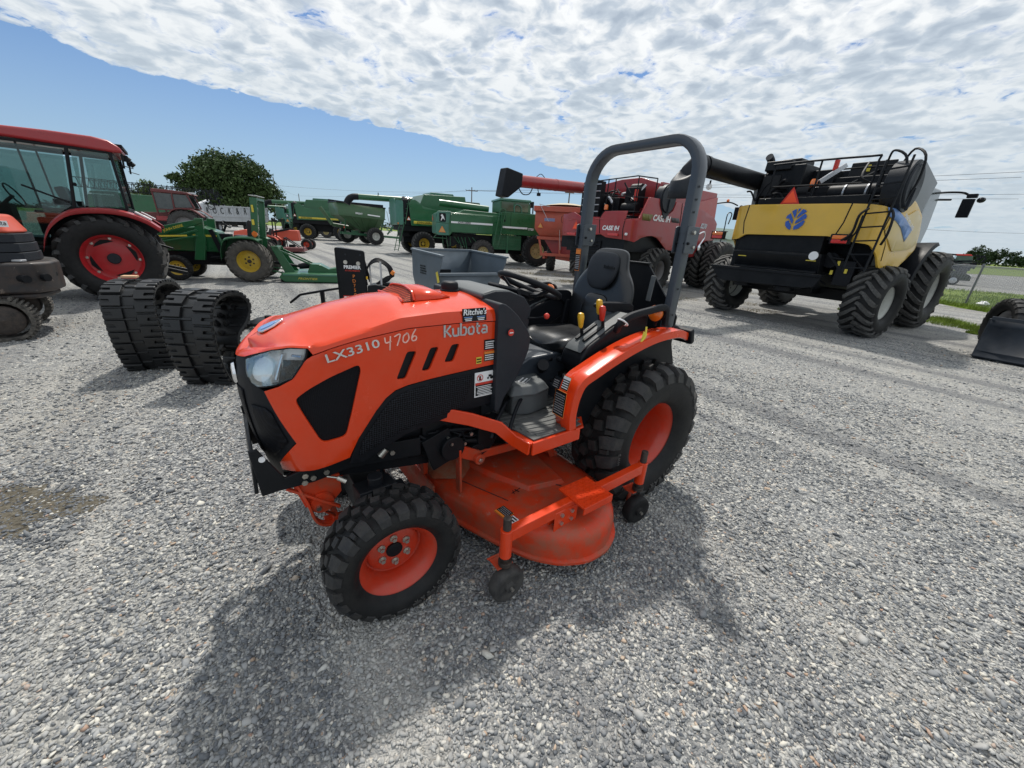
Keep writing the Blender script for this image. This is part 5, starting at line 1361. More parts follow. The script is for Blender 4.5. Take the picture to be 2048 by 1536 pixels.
for (y, z) in ((-.98, 1.50), (-1.15, 1.35), (-.9, 1.30)):
    b = MB(); b.box((-1.03, y, z), (.01, .05, .09)); b.obj('warning_sticker', YDEC, Y)
for yy in (1.70, -.98):
    b = MB(); b.box((-1.36, yy, 1.975), (.10, .36, .20)); b.box((-1.42, yy, 2.01), (.03, .28, .075), mat=1); b.box((-1.42, yy, 1.93), (.03, .28, .075), mat=2)
    b.obj('tail_lamp', [BLACKPL, AMBER, REDL], Y, bevel=.015)
b = MB(); b.cyl((-1.42, -.62, 1.62), (-1.44, -.62, 1.62), .09, n=20); b.obj('round_reflector', WHITE, Y)
# wheels
for sg in (1, -1):
    wheel(Y, RW_R, AG_R, (-.42, sg * 1.62, .76), sg, steer=-4)
    wheel(Y, RW_F, AG_F, (2.58, sg * 1.62, .94), sg)
    b = MB(); rows = []
    for k in range(13):
        a = R(100 + k * 7); rows.append([(2.55 + 1.20 * math.cos(a), sg * 1.20, .95 + 1.12 * math.sin(a)), (2.55 + 1.24 * math.cos(a), sg * 1.66, .95 + 1.15 * math.sin(a)), (2.55 + 1.18 * math.cos(a), sg * 1.70, .95 + 1.08 * math.sin(a))])
    b.grid(rows); b.obj('front_fender', BLACKPL, Y, solid=.02)
# engine deck
b = MB()
b.span((-.55, -.95, 2.85), (.5, 1.15, 3.0)); b.span((.1, -1.3, 2.8), (.9, 1.3, 3.35))
b.box((.80, -.35, 3.42), (.06, .85, .66), rot=(0, 8, 0)); b.box((.92, -.1, 3.30), (.06, 2.2, .62)); b.box((.6, -1.1, 3.35), (.4, .4, .5)); b.box((.9, .75, 3.30), (.06, .9, .4)); b.span((.9, -.7, 2.7), (2.4, 1.35, 3.40))
b.span((-.35, 1.05, 2.75), (.6, 1.45, 3.5)); b.box((-.25, 1.10, 3.60), (.55, .60, .22), rot=(0, 6, 0)); b.box((.2, 1.0, 3.74), (.7, .45, .14))
b.box((-.2, .95, 3.3), (.35, .5, .4)); b.cyl((-.45, -.15, 2.95), (-.45, -1.15, 2.95), .17, n=20); b.box((-.35, .0, 2.92), (.4, .45, .36))
b.bar((-.6, -.3, 2.98), (.8, -.5, 3.55), .05, .05); b.bar((-.4, .6, 2.9), (.5, .2, 3.5), .05, .05)
DKK = b.obj('engine_deck', BLACKST, Y, bevel=.03, seg=2)
b = MB(); b.box((-.1, .85, 3.25), (.7, .7, .75)); b.box((.25, .35, 3.25), (.5, .6, .55)); b.box((-.35, 1.2, 3.15), (.4, .4, .5), rot=(0, 10, 8)); b.cyl((-.4, .55, 3.0), (-.4, .25, 3.0), .16, n=18); b.box((-.55, -.6, 2.80), (.3, 1.5, .12)); b.cyl((-.45, .9, 3.5), (.2, .9, 3.62), .12, n=14)
b.obj('engine_block', BLACKST, DKK, bevel=.025)
b = MB(); b.cyl((-.47, -.45, 2.95), (-.47, -.48, 2.95), .176, n=24); b.cyl((-.47, -.85, 2.95), (-.47, -.88, 2.95), .176, n=24); b.bar((-.5, .1, 3.2), (-.2, -.2, 3.55), .09, .09); b.obj('tank_strap', SILVER, DKK)
rr = random.Random(11)
b = MB()
for k in range(16):
    p = (rr.uniform(-.7, .1), rr.uniform(.45, 1.4), rr.uniform(2.75, 3.1)); q = (p[0] + rr.uniform(-.2, .3), p[1] + rr.uniform(-.4, .4), p[2] + rr.uniform(.1, .5))
    b.tube(smooth_path([p, ((p[0] + q[0]) / 2 + rr.uniform(-.1, .1), (p[1] + q[1]) / 2, (p[2] + q[2]) / 2 + .1), q], 4), rr.uniform(.02, .045), n=7)
b.obj('engine_hose', BLACKPL, DKK)
b = MB(); b.tube(smooth_path([(-.15, 1.42, 3.2), (-.2, 1.42, 3.6), (-.28, 1.42, 3.78), (-.42, 1.42, 3.86)], 4), .085, n=14); b.obj('exhaust_pipe', GREYPL, DKK)
b = MB(); b.cyl((-.62, .16, 2.8), (-.62, .16, 3.1), .02, n=8); b.lathe([(.07, 0), (.07, .10), (.05, .15), (.001, .16)], c=(-.62, .16, 3.10), axis='z', n=16, mat=1); b.obj('warning_beacon', [BLACKST, AMBER], Y)
b = MB(); b.cyl((-.3, -.05, 3.45), (-.3, -.05, 3.65), .05, n=12); b.obj('fire_extinguisher', REDK, Y)
smv(Y, (-1.02, .36, 2.70), .42)
for (y, z, x) in ((-.30, 3.60, .80), (-.52, 3.35, .80), (-.50, 3.10, .60)):
    b = MB(); b.box((x - .0, y, z), (.01, .07, .14)); o = b.obj('warning_sticker', YDEC, DKK); o.location.x = -.04
# railings
b = MB(); r_ = .021
b.tube(smooth_path([(-.9, .95, 3.05), (-.9, .95, 3.50), (-.9, .85, 3.58), (-.9, -.85, 3.56), (-.9, -1.0, 3.48), (-.9, -1.0, 2.80)], 3), r_, n=6); b.tube([(-.9, .92, 3.1), (-.9, -1.0, 3.08)], r_, n=6); b.tube([(-.9, .0, 3.57), (-.9, .0, 2.7)], r_, n=6)
b.tube(smooth_path([(-.9, -.95, 3.1), (-.9, -.80, 3.2), (-.6, -.75, 3.5)], 3), r_, n=6); b.tube([(.3, .9, 3.55), (.3, -.9, 3.55)], r_, n=6); b.tube([(-.9, .95, 3.05), (-.9, 1.1, 2.7)], r_, n=6)
b.tube(smooth_path([(-1.1, -1.42, 2.6), (-1.0, -1.5, 3.0), (-1.0, -1.45, 3.45), (-.9, -1.2, 3.62), (-.75, -1.1, 3.5), (-.75, -1.1, 3.0)], 4), r_, n=6)
b.tube(smooth_path([(-.95, -1.65, 2.7), (-.85, -1.7, 3.1), (-.8, -1.65, 3.5), (-.6, -1.4, 3.66), (-.5, -1.25, 3.4)], 4), r_, n=6)
b.obj('railing', BLACKST, Y)
ladder(Y, (-1.50, -1.24, 1.36), (-1.30, -1.26, 3.40), (-1.52, -1.60, 1.38), (-1.26, -1.62, 3.45), 8)
b = MB(); b.tube(smooth_path([(-1.42, -1.02, 1.95), (-1.50, -1.18, 2.10), (-1.50, -1.20, 2.42), (-1.40, -1.28, 2.55)], 4), .024, n=6); b.tube(smooth_path([(-1.38, -1.66, 1.90), (-1.45, -1.72, 2.1), (-1.42, -1.70, 2.40), (-1.34, -1.62, 2.52)], 4), .024, n=6)
b.tube(smooth_path([(-1.42, -1.08, 1.95), (-1.50, -1.24, 2.10), (-1.50, -1.26, 2.42)], 4), .018, n=6)
b.obj('hand_rail', BLACKST, Y)
b = MB(); b.cyl((-.75, -1.30, 2.98), (-.75, -1.62, 2.98), .46, n=40); b.cyl((-.75, -1.62, 2.98), (-.75, -1.66, 2.98), .40, .38, n=40); b.bar((-.75, -1.67, 2.95), (-.85, -1.68, 2.55), .05, .04)
b.obj('rotary_screen', GREYPL, Y, bevel=.01)
poly_part('grain_tank_extension', [(-.45, 3.46), (.72, 3.20), (.46, 2.62), (-.35, 2.60)], -1.60, -1.5, GALV, Y, bevel=.01)
poly_part('grain_tank_side', [(-.45, 3.46), (.72, 3.20), (.66, 2.60), (-.35, 2.60)], 1.5, 1.6, GALV, Y, bevel=.01)
b = MB(); b.tube(smooth_path([(4.1, -.85, 3.36), (4.6, -1.0, 3.42), (4.72, -1.25, 3.40), (4.7, -1.4, 3.28)], 4), .03, n=6); b.tube([(4.1, -.8, 3.2), (4.65, -1.05, 3.24)], .03, n=6)
b.box((4.7, -1.38, 3.02), (.08, .24, .46), mat=1); b.ball((4.74, -1.60, 3.22), .09, 8, sc=(1.5, 1, .8)); b.box((4.68, -1.42, 3.32), (.12, .2, .1), mat=1)
b.obj('mirror', [BLACKST, BLACKPL], Y, bevel=.02)
# unloading auger folded back along the left
b = MB(); b.cyl((.6, 1.55, 3.28), (-2.75, 1.72, 3.42), .21, n=28); b.cyl((-2.5, 1.71, 3.41), (-2.62, 1.71, 3.415), .225, n=28); b.cyl((-2.70, 1.71, 3.41), (-2.78, 1.71, 3.41), .235, n=28)
AUG = b.obj('unloading_auger', BLACKST, Y)
b = MB(); rows = []
for k in range(9):
    t = k / 8; a = t * R(86)
    cx, cz = -2.75 - .42 * math.sin(a), 3.42 - .42 * (1 - math.cos(a)); rr_ = .225 + .06 * t
    rows.append([(cx + rr_ * math.sin(q) * math.sin(a) * 1.1, 1.72 + rr_ * math.cos(q), cz + rr_ * math.sin(q) * math.cos(a)) for q in [2 * math.pi * j / 24 for j in range(24)]])
for dz in (.25, .42): rows.append([(p[0], p[1], p[2] - .17) for p in rows[-1]])
b.grid(rows, wrap=True); b.obj('auger_spout', GREYPL, AUG, smooth=60, solid=.012)
b = MB(); b.cyl((-2.2, 1.70, 3.16), (-2.2, 1.70, 3.05), .02, n=8); b.ball((-2.22, 1.70, 3.02), .07, 10, mat=1); b.obj('work_lamp', [BLACKST, WHITE], AUG)

# ------------------------------------------------------------------ red harvester
H = thing('combine_harvester', 'red combine harvester with long red unloading auger and round screen on its side', 'combine harvester', (3.58, 15.58, 0), 40)
HS = plan_surface([(4.6, -1.6), (2, -1.62), (-.9, -1.62), (-1.4, -1.45), (-1.55, -1.1), (-1.6, 0), (-1.55, 1.1), (-1.4, 1.45), (-.9, 1.62), (2, 1.62), (4.6, 1.6)])
out = [(8.34, 2.56), (8.75, 2.50), (9.6, 2.45), (9.6, 1.8), (9.0, 1.76), (8.60, 1.76), (8.02, 1.76), (7.0, 1.86), (6.76, 1.77), (6.13, 1.73), (5.69, 1.67), (5.35, 1.82), (5.05, 1.88), (4.72, 1.90), (4.40, 1.85), (4.11, 1.70), (3.70, 1.48), (3.06, 1.42), (2.3, 1.36), (1.80, 1.31), (1.36, 1.65), (0.8, 1.86), (0.11, 1.92), (0.12, 2.55), (.5, 2.76), (1.61, 2.97), (3.06, 3.06), (3.56, 3.06), (3.68, 2.78), (3.95, 2.62), (4.2, 2.60), (4.42, 2.80), (4.61, 3.07), (5.25, 3.07), (5.55, 2.52), (5.64, 2.40), (6.14, 2.36), (6.10, 2.60), (6.94, 2.58), (7.12, 2.40), (8.0, 2.42)]
HB = wrap('body', out, REDC, H, thick=.05, bev=.015, step=.14, zstep=.2, fn=HS)
seam(HB, [(6.15, 2.36), (6.18, 2.05), (6.15, 1.74)], HS, .014); seam(HB, [(7.0, 2.56), (7.12, 2.36), (7.05, 1.88)], HS, .014); seam(HB, [(3.16, 3.06), (3.05, 2.3), (2.90, 1.42)], HS, .014)
b = MB(); b.tube([HS(u, z, .004) for u, z in ((8.55, 2.30), (7.1, 2.34), (6.16, 2.30), (5.7, 2.32))], .018, n=5); b.obj('body_crease', REDC, HB)
wrap('side_stripe', [(5.50, 2.56), (4.88, 2.56), (5.02, 2.36), (5.46, 2.36)], surf('olive_decal', (.16, .14, .03), .5), HB, off=.008, thick=.005, bev=0, step=.15, zstep=.3, fn=HS)
wrap('side_stripe', [(3.74, 2.55), (3.2, 2.56), (3.1, 2.40), (3.66, 2.40)], surf('dark_decal', (.05, .045, .05), .5), HB, off=.008, thick=.005, bev=0, step=.15, zstep=.3, fn=HS)
def on_surface(txt, size, mat, par, fn, u, z, **kw):
    p = Vector(fn(u, z, .012)); q = Vector(fn(u, z, .03)); N_ = (q - p).normalized(); Yv = Vector((0, 0, 1)); X = Yv.cross(N_).normalized()
    return text(txt, size, mat, par, p, side=(X, Yv, N_), **kw)
on_surface('CASE IH', .26, WHITE, HB, HS, 4.35, 2.47, bold=.04, shear=.15, sx=1.18)
on_surface('CASE IH', .19, WHITE, HB, HS, 6.63, 2.06, bold=.04, shear=.15, sx=.95)
on_surface('8230', .25, SILVER, HB, HS, 1.25, 2.40, bold=.03, shear=.25)
for (u, z) in ((8.35, 1.83), (6.5, 1.87)):
    p = HS(u, z, .02); b = MB(); b.box(p, (.05, .42, .08)); b.obj('tail_lamp', REDL, HB, bevel=.01)
b = MB(); b.box((5.95 - 5.95 - 1.45, -1.50, 1.90), (.08, .08, .08)); b.obj('side_marker', WHITE, HB, bevel=.02)
b = MB(); b.span((-1.40, -1.45, 1.35), (4.8, 1.45, 2.40)); b.span((-.6, -.7, .8), (4.6, .7, 1.4)); b.box((.38, 0, .78), (.3, 2.9, .28)); b.span((1.0, -1.45, 2.3), (4.5, 1.45, 2.7)); b.box((-1.2, .3, 1.45), (.5, 1.6, .4)); b.box((-1.35, .2, 1.15), (.3, 1.3, .5))
for k in range(6): b.box((-1.5, .2 + .0, 1.0 + k * .12), (.1, 1.2, .02))
b.obj('chassis', BLACKST, H, bevel=.02)
b = MB()
b.prism([(1.05, 2.7), (.55, 2.85), (.15, 3.35), (.20, 3.62), (1.4, 3.62), (4.2, 3.66), (4.35, 2.7)], -1.48, -1.38, axis='y'); b.prism([(1.05, 2.7), (.55, 2.85), (.15, 3.35), (.20, 3.62), (1.4, 3.62), (4.2, 3.66), (4.35, 2.7)], 1.38, 1.48, axis='y')
b.prism([(-1.48, 2.6), (1.48, 2.6), (1.48, 3.60), (.2, 3.78), (-.6, 3.80), (-1.48, 3.55)], .18, .26, axis='x'); b.span((4.1, -1.48, 2.6), (4.2, 1.48, 3.6)); b.span((.5, -1.4, 2.5), (4.2, 1.4, 3.0))
b.obj('grain_tank', REDC, H, bevel=.02)
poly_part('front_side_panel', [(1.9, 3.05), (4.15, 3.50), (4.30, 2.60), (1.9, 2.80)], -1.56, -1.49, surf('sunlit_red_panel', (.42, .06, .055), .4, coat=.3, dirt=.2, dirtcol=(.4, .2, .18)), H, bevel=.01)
poly_part('cab', [(4.3, 1.8), (5.5, 1.8), (5.6, 2.6), (5.4, 3.55), (4.3, 3.55)], -.9, .9, DGLASS, H, bevel=.05)
b = MB(); b.cyl((.42, -1.40, 3.10), (.42, -1.66, 3.10), .46, n=40); b.cyl((.42, -1.66, 3.1), (.42, -1.70, 3.1), .42, n=40); b.prism([(.05, 2.9), (.30, 2.50), (.42, 2.46), (.60, 2.62), (.82, 2.95)], -1.66, -1.55, axis='y'); b.bar((.42, -1.72, 3.1), (.40, -1.72, 2.7), .05, .03)
b.obj('rotary_screen', GREYPL, H, bevel=.01)
# engine bay
b = MB()
b.span((-1.0, .15, 2.42), (-.75, .98, 3.6)); b.span((-.9, -1.2, 2.35), (.2, 1.3, 2.5)); b.span((-.7, .3, 2.4), (.2, 1.3, 3.3))
b.cyl((-.55, -.55, 2.75), (-.55, -1.15, 2.75), .17, n=18); b.box((-.3, -.8, 3.1), (.45, .5, .6)); b.cyl((-.2, -1.0, 3.35), (-.2, -.6, 3.35), .2, n=16); b.box((-.35, -.1, 2.8), (.4, .5, .6))
EB = b.obj('engine_bay', BLACKST, H, bevel=.02)
b = MB()
for k in range(5): b.box((-1.02, .55, 2.62 + k * .22), (.03, .80, .03))
b.obj('radiator_louvre', SILVER, EB)
rr = random.Random(3); b = MB()
for k in range(14):
    p = (rr.uniform(-.9, -.2), rr.uniform(-1.0, .3), rr.uniform(2.5, 3.3)); q = (p[0] + rr.uniform(-.2, .4), p[1] + rr.uniform(-.4, .3), p[2] + rr.uniform(-.3, .4))
    b.tube(smooth_path([p, ((p[0] + q[0]) / 2, (p[1] + q[1]) / 2 + .1, (p[2] + q[2]) / 2 + .1), q], 4), rr.uniform(.015, .04), n=6)
b.obj('engine_hose', BLACKPL, EB)
b = MB(); b.bar((-.6, -.85, 3.0), (-.2, -1.1, 3.5), .06, .06); b.cyl((-.5, -.4, 3.2), (-.1, -.4, 3.3), .05, n=10); b.cyl((-.7, -.2, 2.9), (-.7, .05, 3.15), .05, n=10)
b.obj('engine_pipe', SILVER, EB)
b = MB(); b.cyl((-.75, -1.15, 2.95), (-.75, -1.15, 3.3), .06, n=12); b.obj('fire_extinguisher', REDK, H)
b = MB(); r_ = .020
b.tube([(-1.0, .36, 3.60), (-1.0, -1.3, 3.66), (-.1, -1.45, 3.68)], r_, n=6); b.tube([(-1.0, .0, 3.14), (-1.0, -1.4, 3.04), (.1, -1.45, 3.1)], r_, n=6)
for y in (.3, -.15, -.45, -1.35): b.tube([(-1.0, y, 2.4), (-1.0, y, 3.64)], r_, n=6)
b.tube([(-1.05, -.25, 2.62), (-1.05, -1.4, 2.60), (.0, -1.5, 2.62)], .03, n=6); b.tube([(-.1, -1.45, 2.6), (-.1, -1.45, 3.68)], r_, n=6)
b.obj('railing', BLACKST, H)
b = MB(); b.cyl((-1.15, -.30, 2.55), (-1.15, -.30, 2.66), .02, n=8); b.lathe([(.07, 0), (.07, .12), (.05, .16), (.001, .17)], c=(-1.15, -.30, 2.66), axis='z', n=14, mat=1); b.obj('warning_beacon', [BLACKST, AMBER], H)
b = MB(); b.cyl((.0, 1.8, 3.54), (-3.45, 1.8, 3.40), .195, n=26); b.cyl((-1.6, 1.8, 3.475), (-1.66, 1.8, 3.472), .202, n=26); b.span((-3.4, 1.62, 3.58), (-4.0, 1.98, 3.62)); AU = b.obj('unloading_auger', REDC, H)
b = MB(); b.prism([(-3.38, 3.62), (-4.08, 3.72), (-4.26, 2.86), (-3.98, 2.82), (-3.40, 3.22)], 1.60, 2.0, axis='y'); b.obj('auger_spout', BLACKPL, AU, bevel=.04, seg=3)
b = MB(); b.tube(smooth_path([(-3.4, 1.8, 3.2), (-3.2, 1.8, 3.02), (-2.9, 1.8, 3.05), (-2.75, 1.8, 3.26)], 5), .018, n=6); b.cyl((-2.5, 1.8, 3.24), (-2.45, 1.8, 3.12), .015, n=6); b.box((-2.44, 1.8, 3.08), (.10, .10, .10)); b.tube(smooth_path([(-2.6, 1.8, 3.63), (-2.4, 1.8, 3.74), (-2.2, 1.8, 3.64)], 4), .012, n=6)
b.obj('auger_hose', BLACKST, AU)
smv(H, (-1.66, .55, 1.98), .36)
for sg in (1, -1):
    wheel(H, RG_R, AG_R, (.36, sg * 1.62, .76), sg, steer=3)
    for k, yo in enumerate((1.45, 2.15)):
        wheel(H, RG_F, AG_F, (4.15, sg * yo, .94), sg, spin=k * 4)
b = MB(); b.tube(smooth_path([(5.4, -.9, 3.4), (5.8, -1.3, 3.48), (6.0, -1.6, 3.36)], 4), .03, n=6); b.box((6.0, -1.62, 3.05), (.08, .22, .50), mat=1); b.ball((5.75, -1.25, 3.54), .07, 8, mat=2); b.ball((5.98, -1.75, 3.30), .08, 8)
b.obj('mirror', [BLACKST, BLACKPL, AMBER], H, bevel=.02)
b = MB(); b.tube(smooth_path([(4.8, -1.7, 1.4), (4.9, -1.75, 2.3), (5.0, -1.7, 2.95), (5.5, -1.65, 3.0), (5.5, -1.6, 2.6)], 4), .022, n=6); b.tube([(4.9, -1.75, 2.3), (5.4, -1.7, 2.3)], .018, n=6); b.obj('platform_rail', BLACKST, H)
b = MB(); b.span((4.5, -1.7, 1.35), (5.6, 1.7, 1.5)); b.prism([(2.6, 1.2), (4.4, 1.3), (4.4, 1.9), (3.2, 1.8)], -1.5, -1.45, axis='y'); b.obj('front_platform', REDC, H, bevel=.02)
# ------------------------------------------------------------------ older green harvester, side-on (and two copies further off)
def boxy_harvester():
    F = thing('combine_harvester', 'older green combine with white stripe and cream wheels beside the orange grain cart', 'combine harvester', (-2.24, 23.69, 0), 17, 'green harvesters parked in the row')
    b = MB()
    b.prism(rounded([(-2.64, 2.58), (-2.73, 1.98), (-2.73, 1.52), (-2.62, 1.44), (-2.05, 1.42), (-1.9, 1.60), (.72, 1.60), (.72, 2.56)], .05, 2), -1.42, 1.42, axis='y')
    BD = b.obj('body', GREEN, F, bevel=.04, seg=3)
    b = MB(); b.prism([(-2.66, 2.60), (-2.75, 2.05), (-2.10, 2.03), (-1.98, 2.62)], -1.45, -1.0, axis='y'); b.prism([(-2.75, 2.03), (-2.75, 1.50), (-2.62, 1.43), (-2.10, 1.45), (-2.10, 2.01)], -1.45, -1.0, axis='y')
    b.box((-2.72, 0, 2.0), (.04, 2.6, 1.0)); b.obj('rear_panel', GREEN_L, BD, bevel=.02)
    b = MB(); b.span((-2.0, -1.46, 1.62), (.30, -1.42, 2.52)); b.obj('side_panel', GREEN, BD, bevel=.015)
    b = MB(); b.span((-1.98, -1.475, 2.06), (.26, -1.462, 2.15)); b.span((.80, -1.60, 1.98), (2.20, -1.545, 2.07)); STp = b.obj('side_stripe', WHITE, BD)
    text('JOHN DEERE', .12, BLACKST, STp, (-1.28, -1.478, 2.105), 'R', bold=.02)
    text('7720', .16, WHITE, STp, (2.42, -1.56, 1.98), 'R', bold=.02)
    b = MB(); b.prism(rounded([(-.17, -.21), (.17, -.21), (.17, .21), (-.17, .21)], .04, 2), -.006, 0, axis='y'); b.prism([(-.10, .10), (-.02, .16), (.06, .05), (.12, -.14), (.05, -.06), (0, -.04), (-.06, -.15), (-.10, -.15), (-.04, .02)], -.012, -.006, axis='y', mat=1)
    o = b.obj('leaping_emblem', [BLACKST, WHITE], BD, smooth=0); o.location = (-2.42, -1.455, 2.30)
    smv(F, (-2.45, -1.47, 1.58), .36, mat=SMVR, side='R', border=ODEC)
    smv(F, (-2.78, .35, 2.15), .36)
    b = MB(); b.prism([(.70, 2.78), (.70, 1.66), (3.16, 1.64), (2.72, 2.05), (2.72, 2.78)], -1.52, 1.52, axis='y'); TK = b.obj('grain_tank', GREEN, F, bevel=.03)
    b = MB(); b.box((1.25, -1.525, 2.3), (.012, .01, .95)); b.cyl((.9, -1.52, 2.35), (.9, -1.54, 2.35), .06, n=16); b.obj('panel_seam', BLACKST, TK)
    b = MB(); b.span((.32, -1.35, .85), (1.18, -1.1, 1.64)); b.span((1.22, -1.40, .85), (1.95, -1.1, 1.62)); b.box((1.15, -1.42, 1.15), (.12, .06, .95)); DR = b.obj('lower_panel', GREEN_D, F, bevel=.02)
    b = MB()
    for k in range(4): b.box((.75, -1.36, 1.05 + k * .15), (.80, .02, .015)); b.box((1.58, -1.41, 1.05 + k * .15), (.68, .02, .015))
    b.obj('louvre', GREEN, DR)
    b = MB(); b.span((-1.6, -1.0, .95), (2.9, 1.0, 1.55)); b.span((-1.2, -.6, .6), (2.8, .6, 1.0)); b.cyl((-1.9, -1.1, 1.15), (-1.9, -.8, 1.15), .28, n=20); b.box((-.2, 0, .66), (.25, 2.6, .22)); b.box((2.9, 0, .9), (.5, 2.6, .35)); b.cyl((-1.3, -1.15, 1.2), (-1.3, -1.0, 1.2), .2, n=18); b.bar((-1.9, -1.1, 1.1), (-.9, -1.1, .85), .06)
    b.obj('chassis', BLACKST, F, bevel=.02)
    b = MB(); rr = random.Random(4)
    for k in range(9): b.bar((-2.4 + k * .2, -1.2, 1.4), (-2.3 + k * .22 + rr.uniform(-.15, .15), -1.15, .85 + rr.uniform(-.1, .3)), .04, .03)
    b.bar((-2.9, -1.45, 1.30), (-2.2, -1.3, 1.28), .03, .03); b.bar((-2.9, -1.45, 1.30), (-2.6, -1.42, 1.6), .03, .03)
    b.obj('straw_chopper', GREEN_D, F, bevel=.005)
    b = MB(); b.prism([(.66, 2.78), (.66, 3.34), (2.30, 3.36), (2.42, 2.78)], -1.38, .55, axis='y'); CB = b.obj('cab', GREEN_D, F, bevel=.03)
    b = MB(); b.span((.74, -1.40, 2.84), (1.40, -1.375, 3.28)); b.span((1.48, -1.40, 2.84), (2.25, -1.375, 3.28)); b.span((2.36, -1.3, 2.84), (2.42, .4, 3.28)); b.obj('window', GRGLASS, CB, bevel=.01)
    b = MB(); b.prism([(.60, 3.34), (.62, 3.46), (2.35, 3.46), (2.45, 3.34)], -1.44, .62, axis='y'); b.obj('roof', GREEN_L, CB, bevel=.03)
    b = MB(); b.box((2.50, -1.2, 3.25), (.15, .3, .3)); b.box((2.55, -1.3, 3.05), (.06, .06, .5)); b.obj('work_lamp', BLACKST, CB)
    pipe('hand_rail', [(1.45, -1.48, 2.78), (1.42, -1.5, 3.05), (1.55, -1.5, 3.18), (1.8, -1.5, 3.08), (1.86, -1.48, 2.78)], .022, GREEN_L, CB)
    ladder(F, (.25, -1.75, 1.0), (.62, -1.62, 2.82), (.52, -1.75, 1.0), (.92, -1.62, 2.82), 7, GREEN, .02)
    pipe('hand_rail', [(.55, -1.62, 2.5), (.62, -1.62, 2.85), (.75, -1.62, 2.92), (.92, -1.62, 2.85), (.95, -1.62, 2.5)], .02, GREEN, F)
    b = MB(); b.cyl((.60, 1.25, 2.98), (-2.3, 1.40, 3.14), .19, n=22); b.obj('unloading_auger', GREEN, F)
    b = MB(); b.prism([(.70, 2.7), (-1.3, 2.75), (-1.55, 2.58), (-1.4, 2.5), (.70, 2.5)], -1.3, 1.3, axis='y'); b.obj('grain_tank_hood', GREEN, F, bevel=.04)
    for sg in (1, -1):
        wheel(F, RC_S, AG_S, (-.24, sg * 1.32, .66), sg); wheel(F, RC_M, AG_M, (2.85, sg * 1.45, .87), sg)
    return F
F0 = boxy_harvester()
for (x, y, rz, lb) in ((-24.0, 51.0, 20, 'far green combine with boxy rear hood and white stripe, just left of the yellow-striped one'), (-29.6, 57.3, 20, 'far green combine with boxy rear, last but one at the left end of the row')):
    c = copy_tree(F0); c.location = (x, y, 0); c.rotation_euler = (0, 0, R(rz)); c['label'] = lb

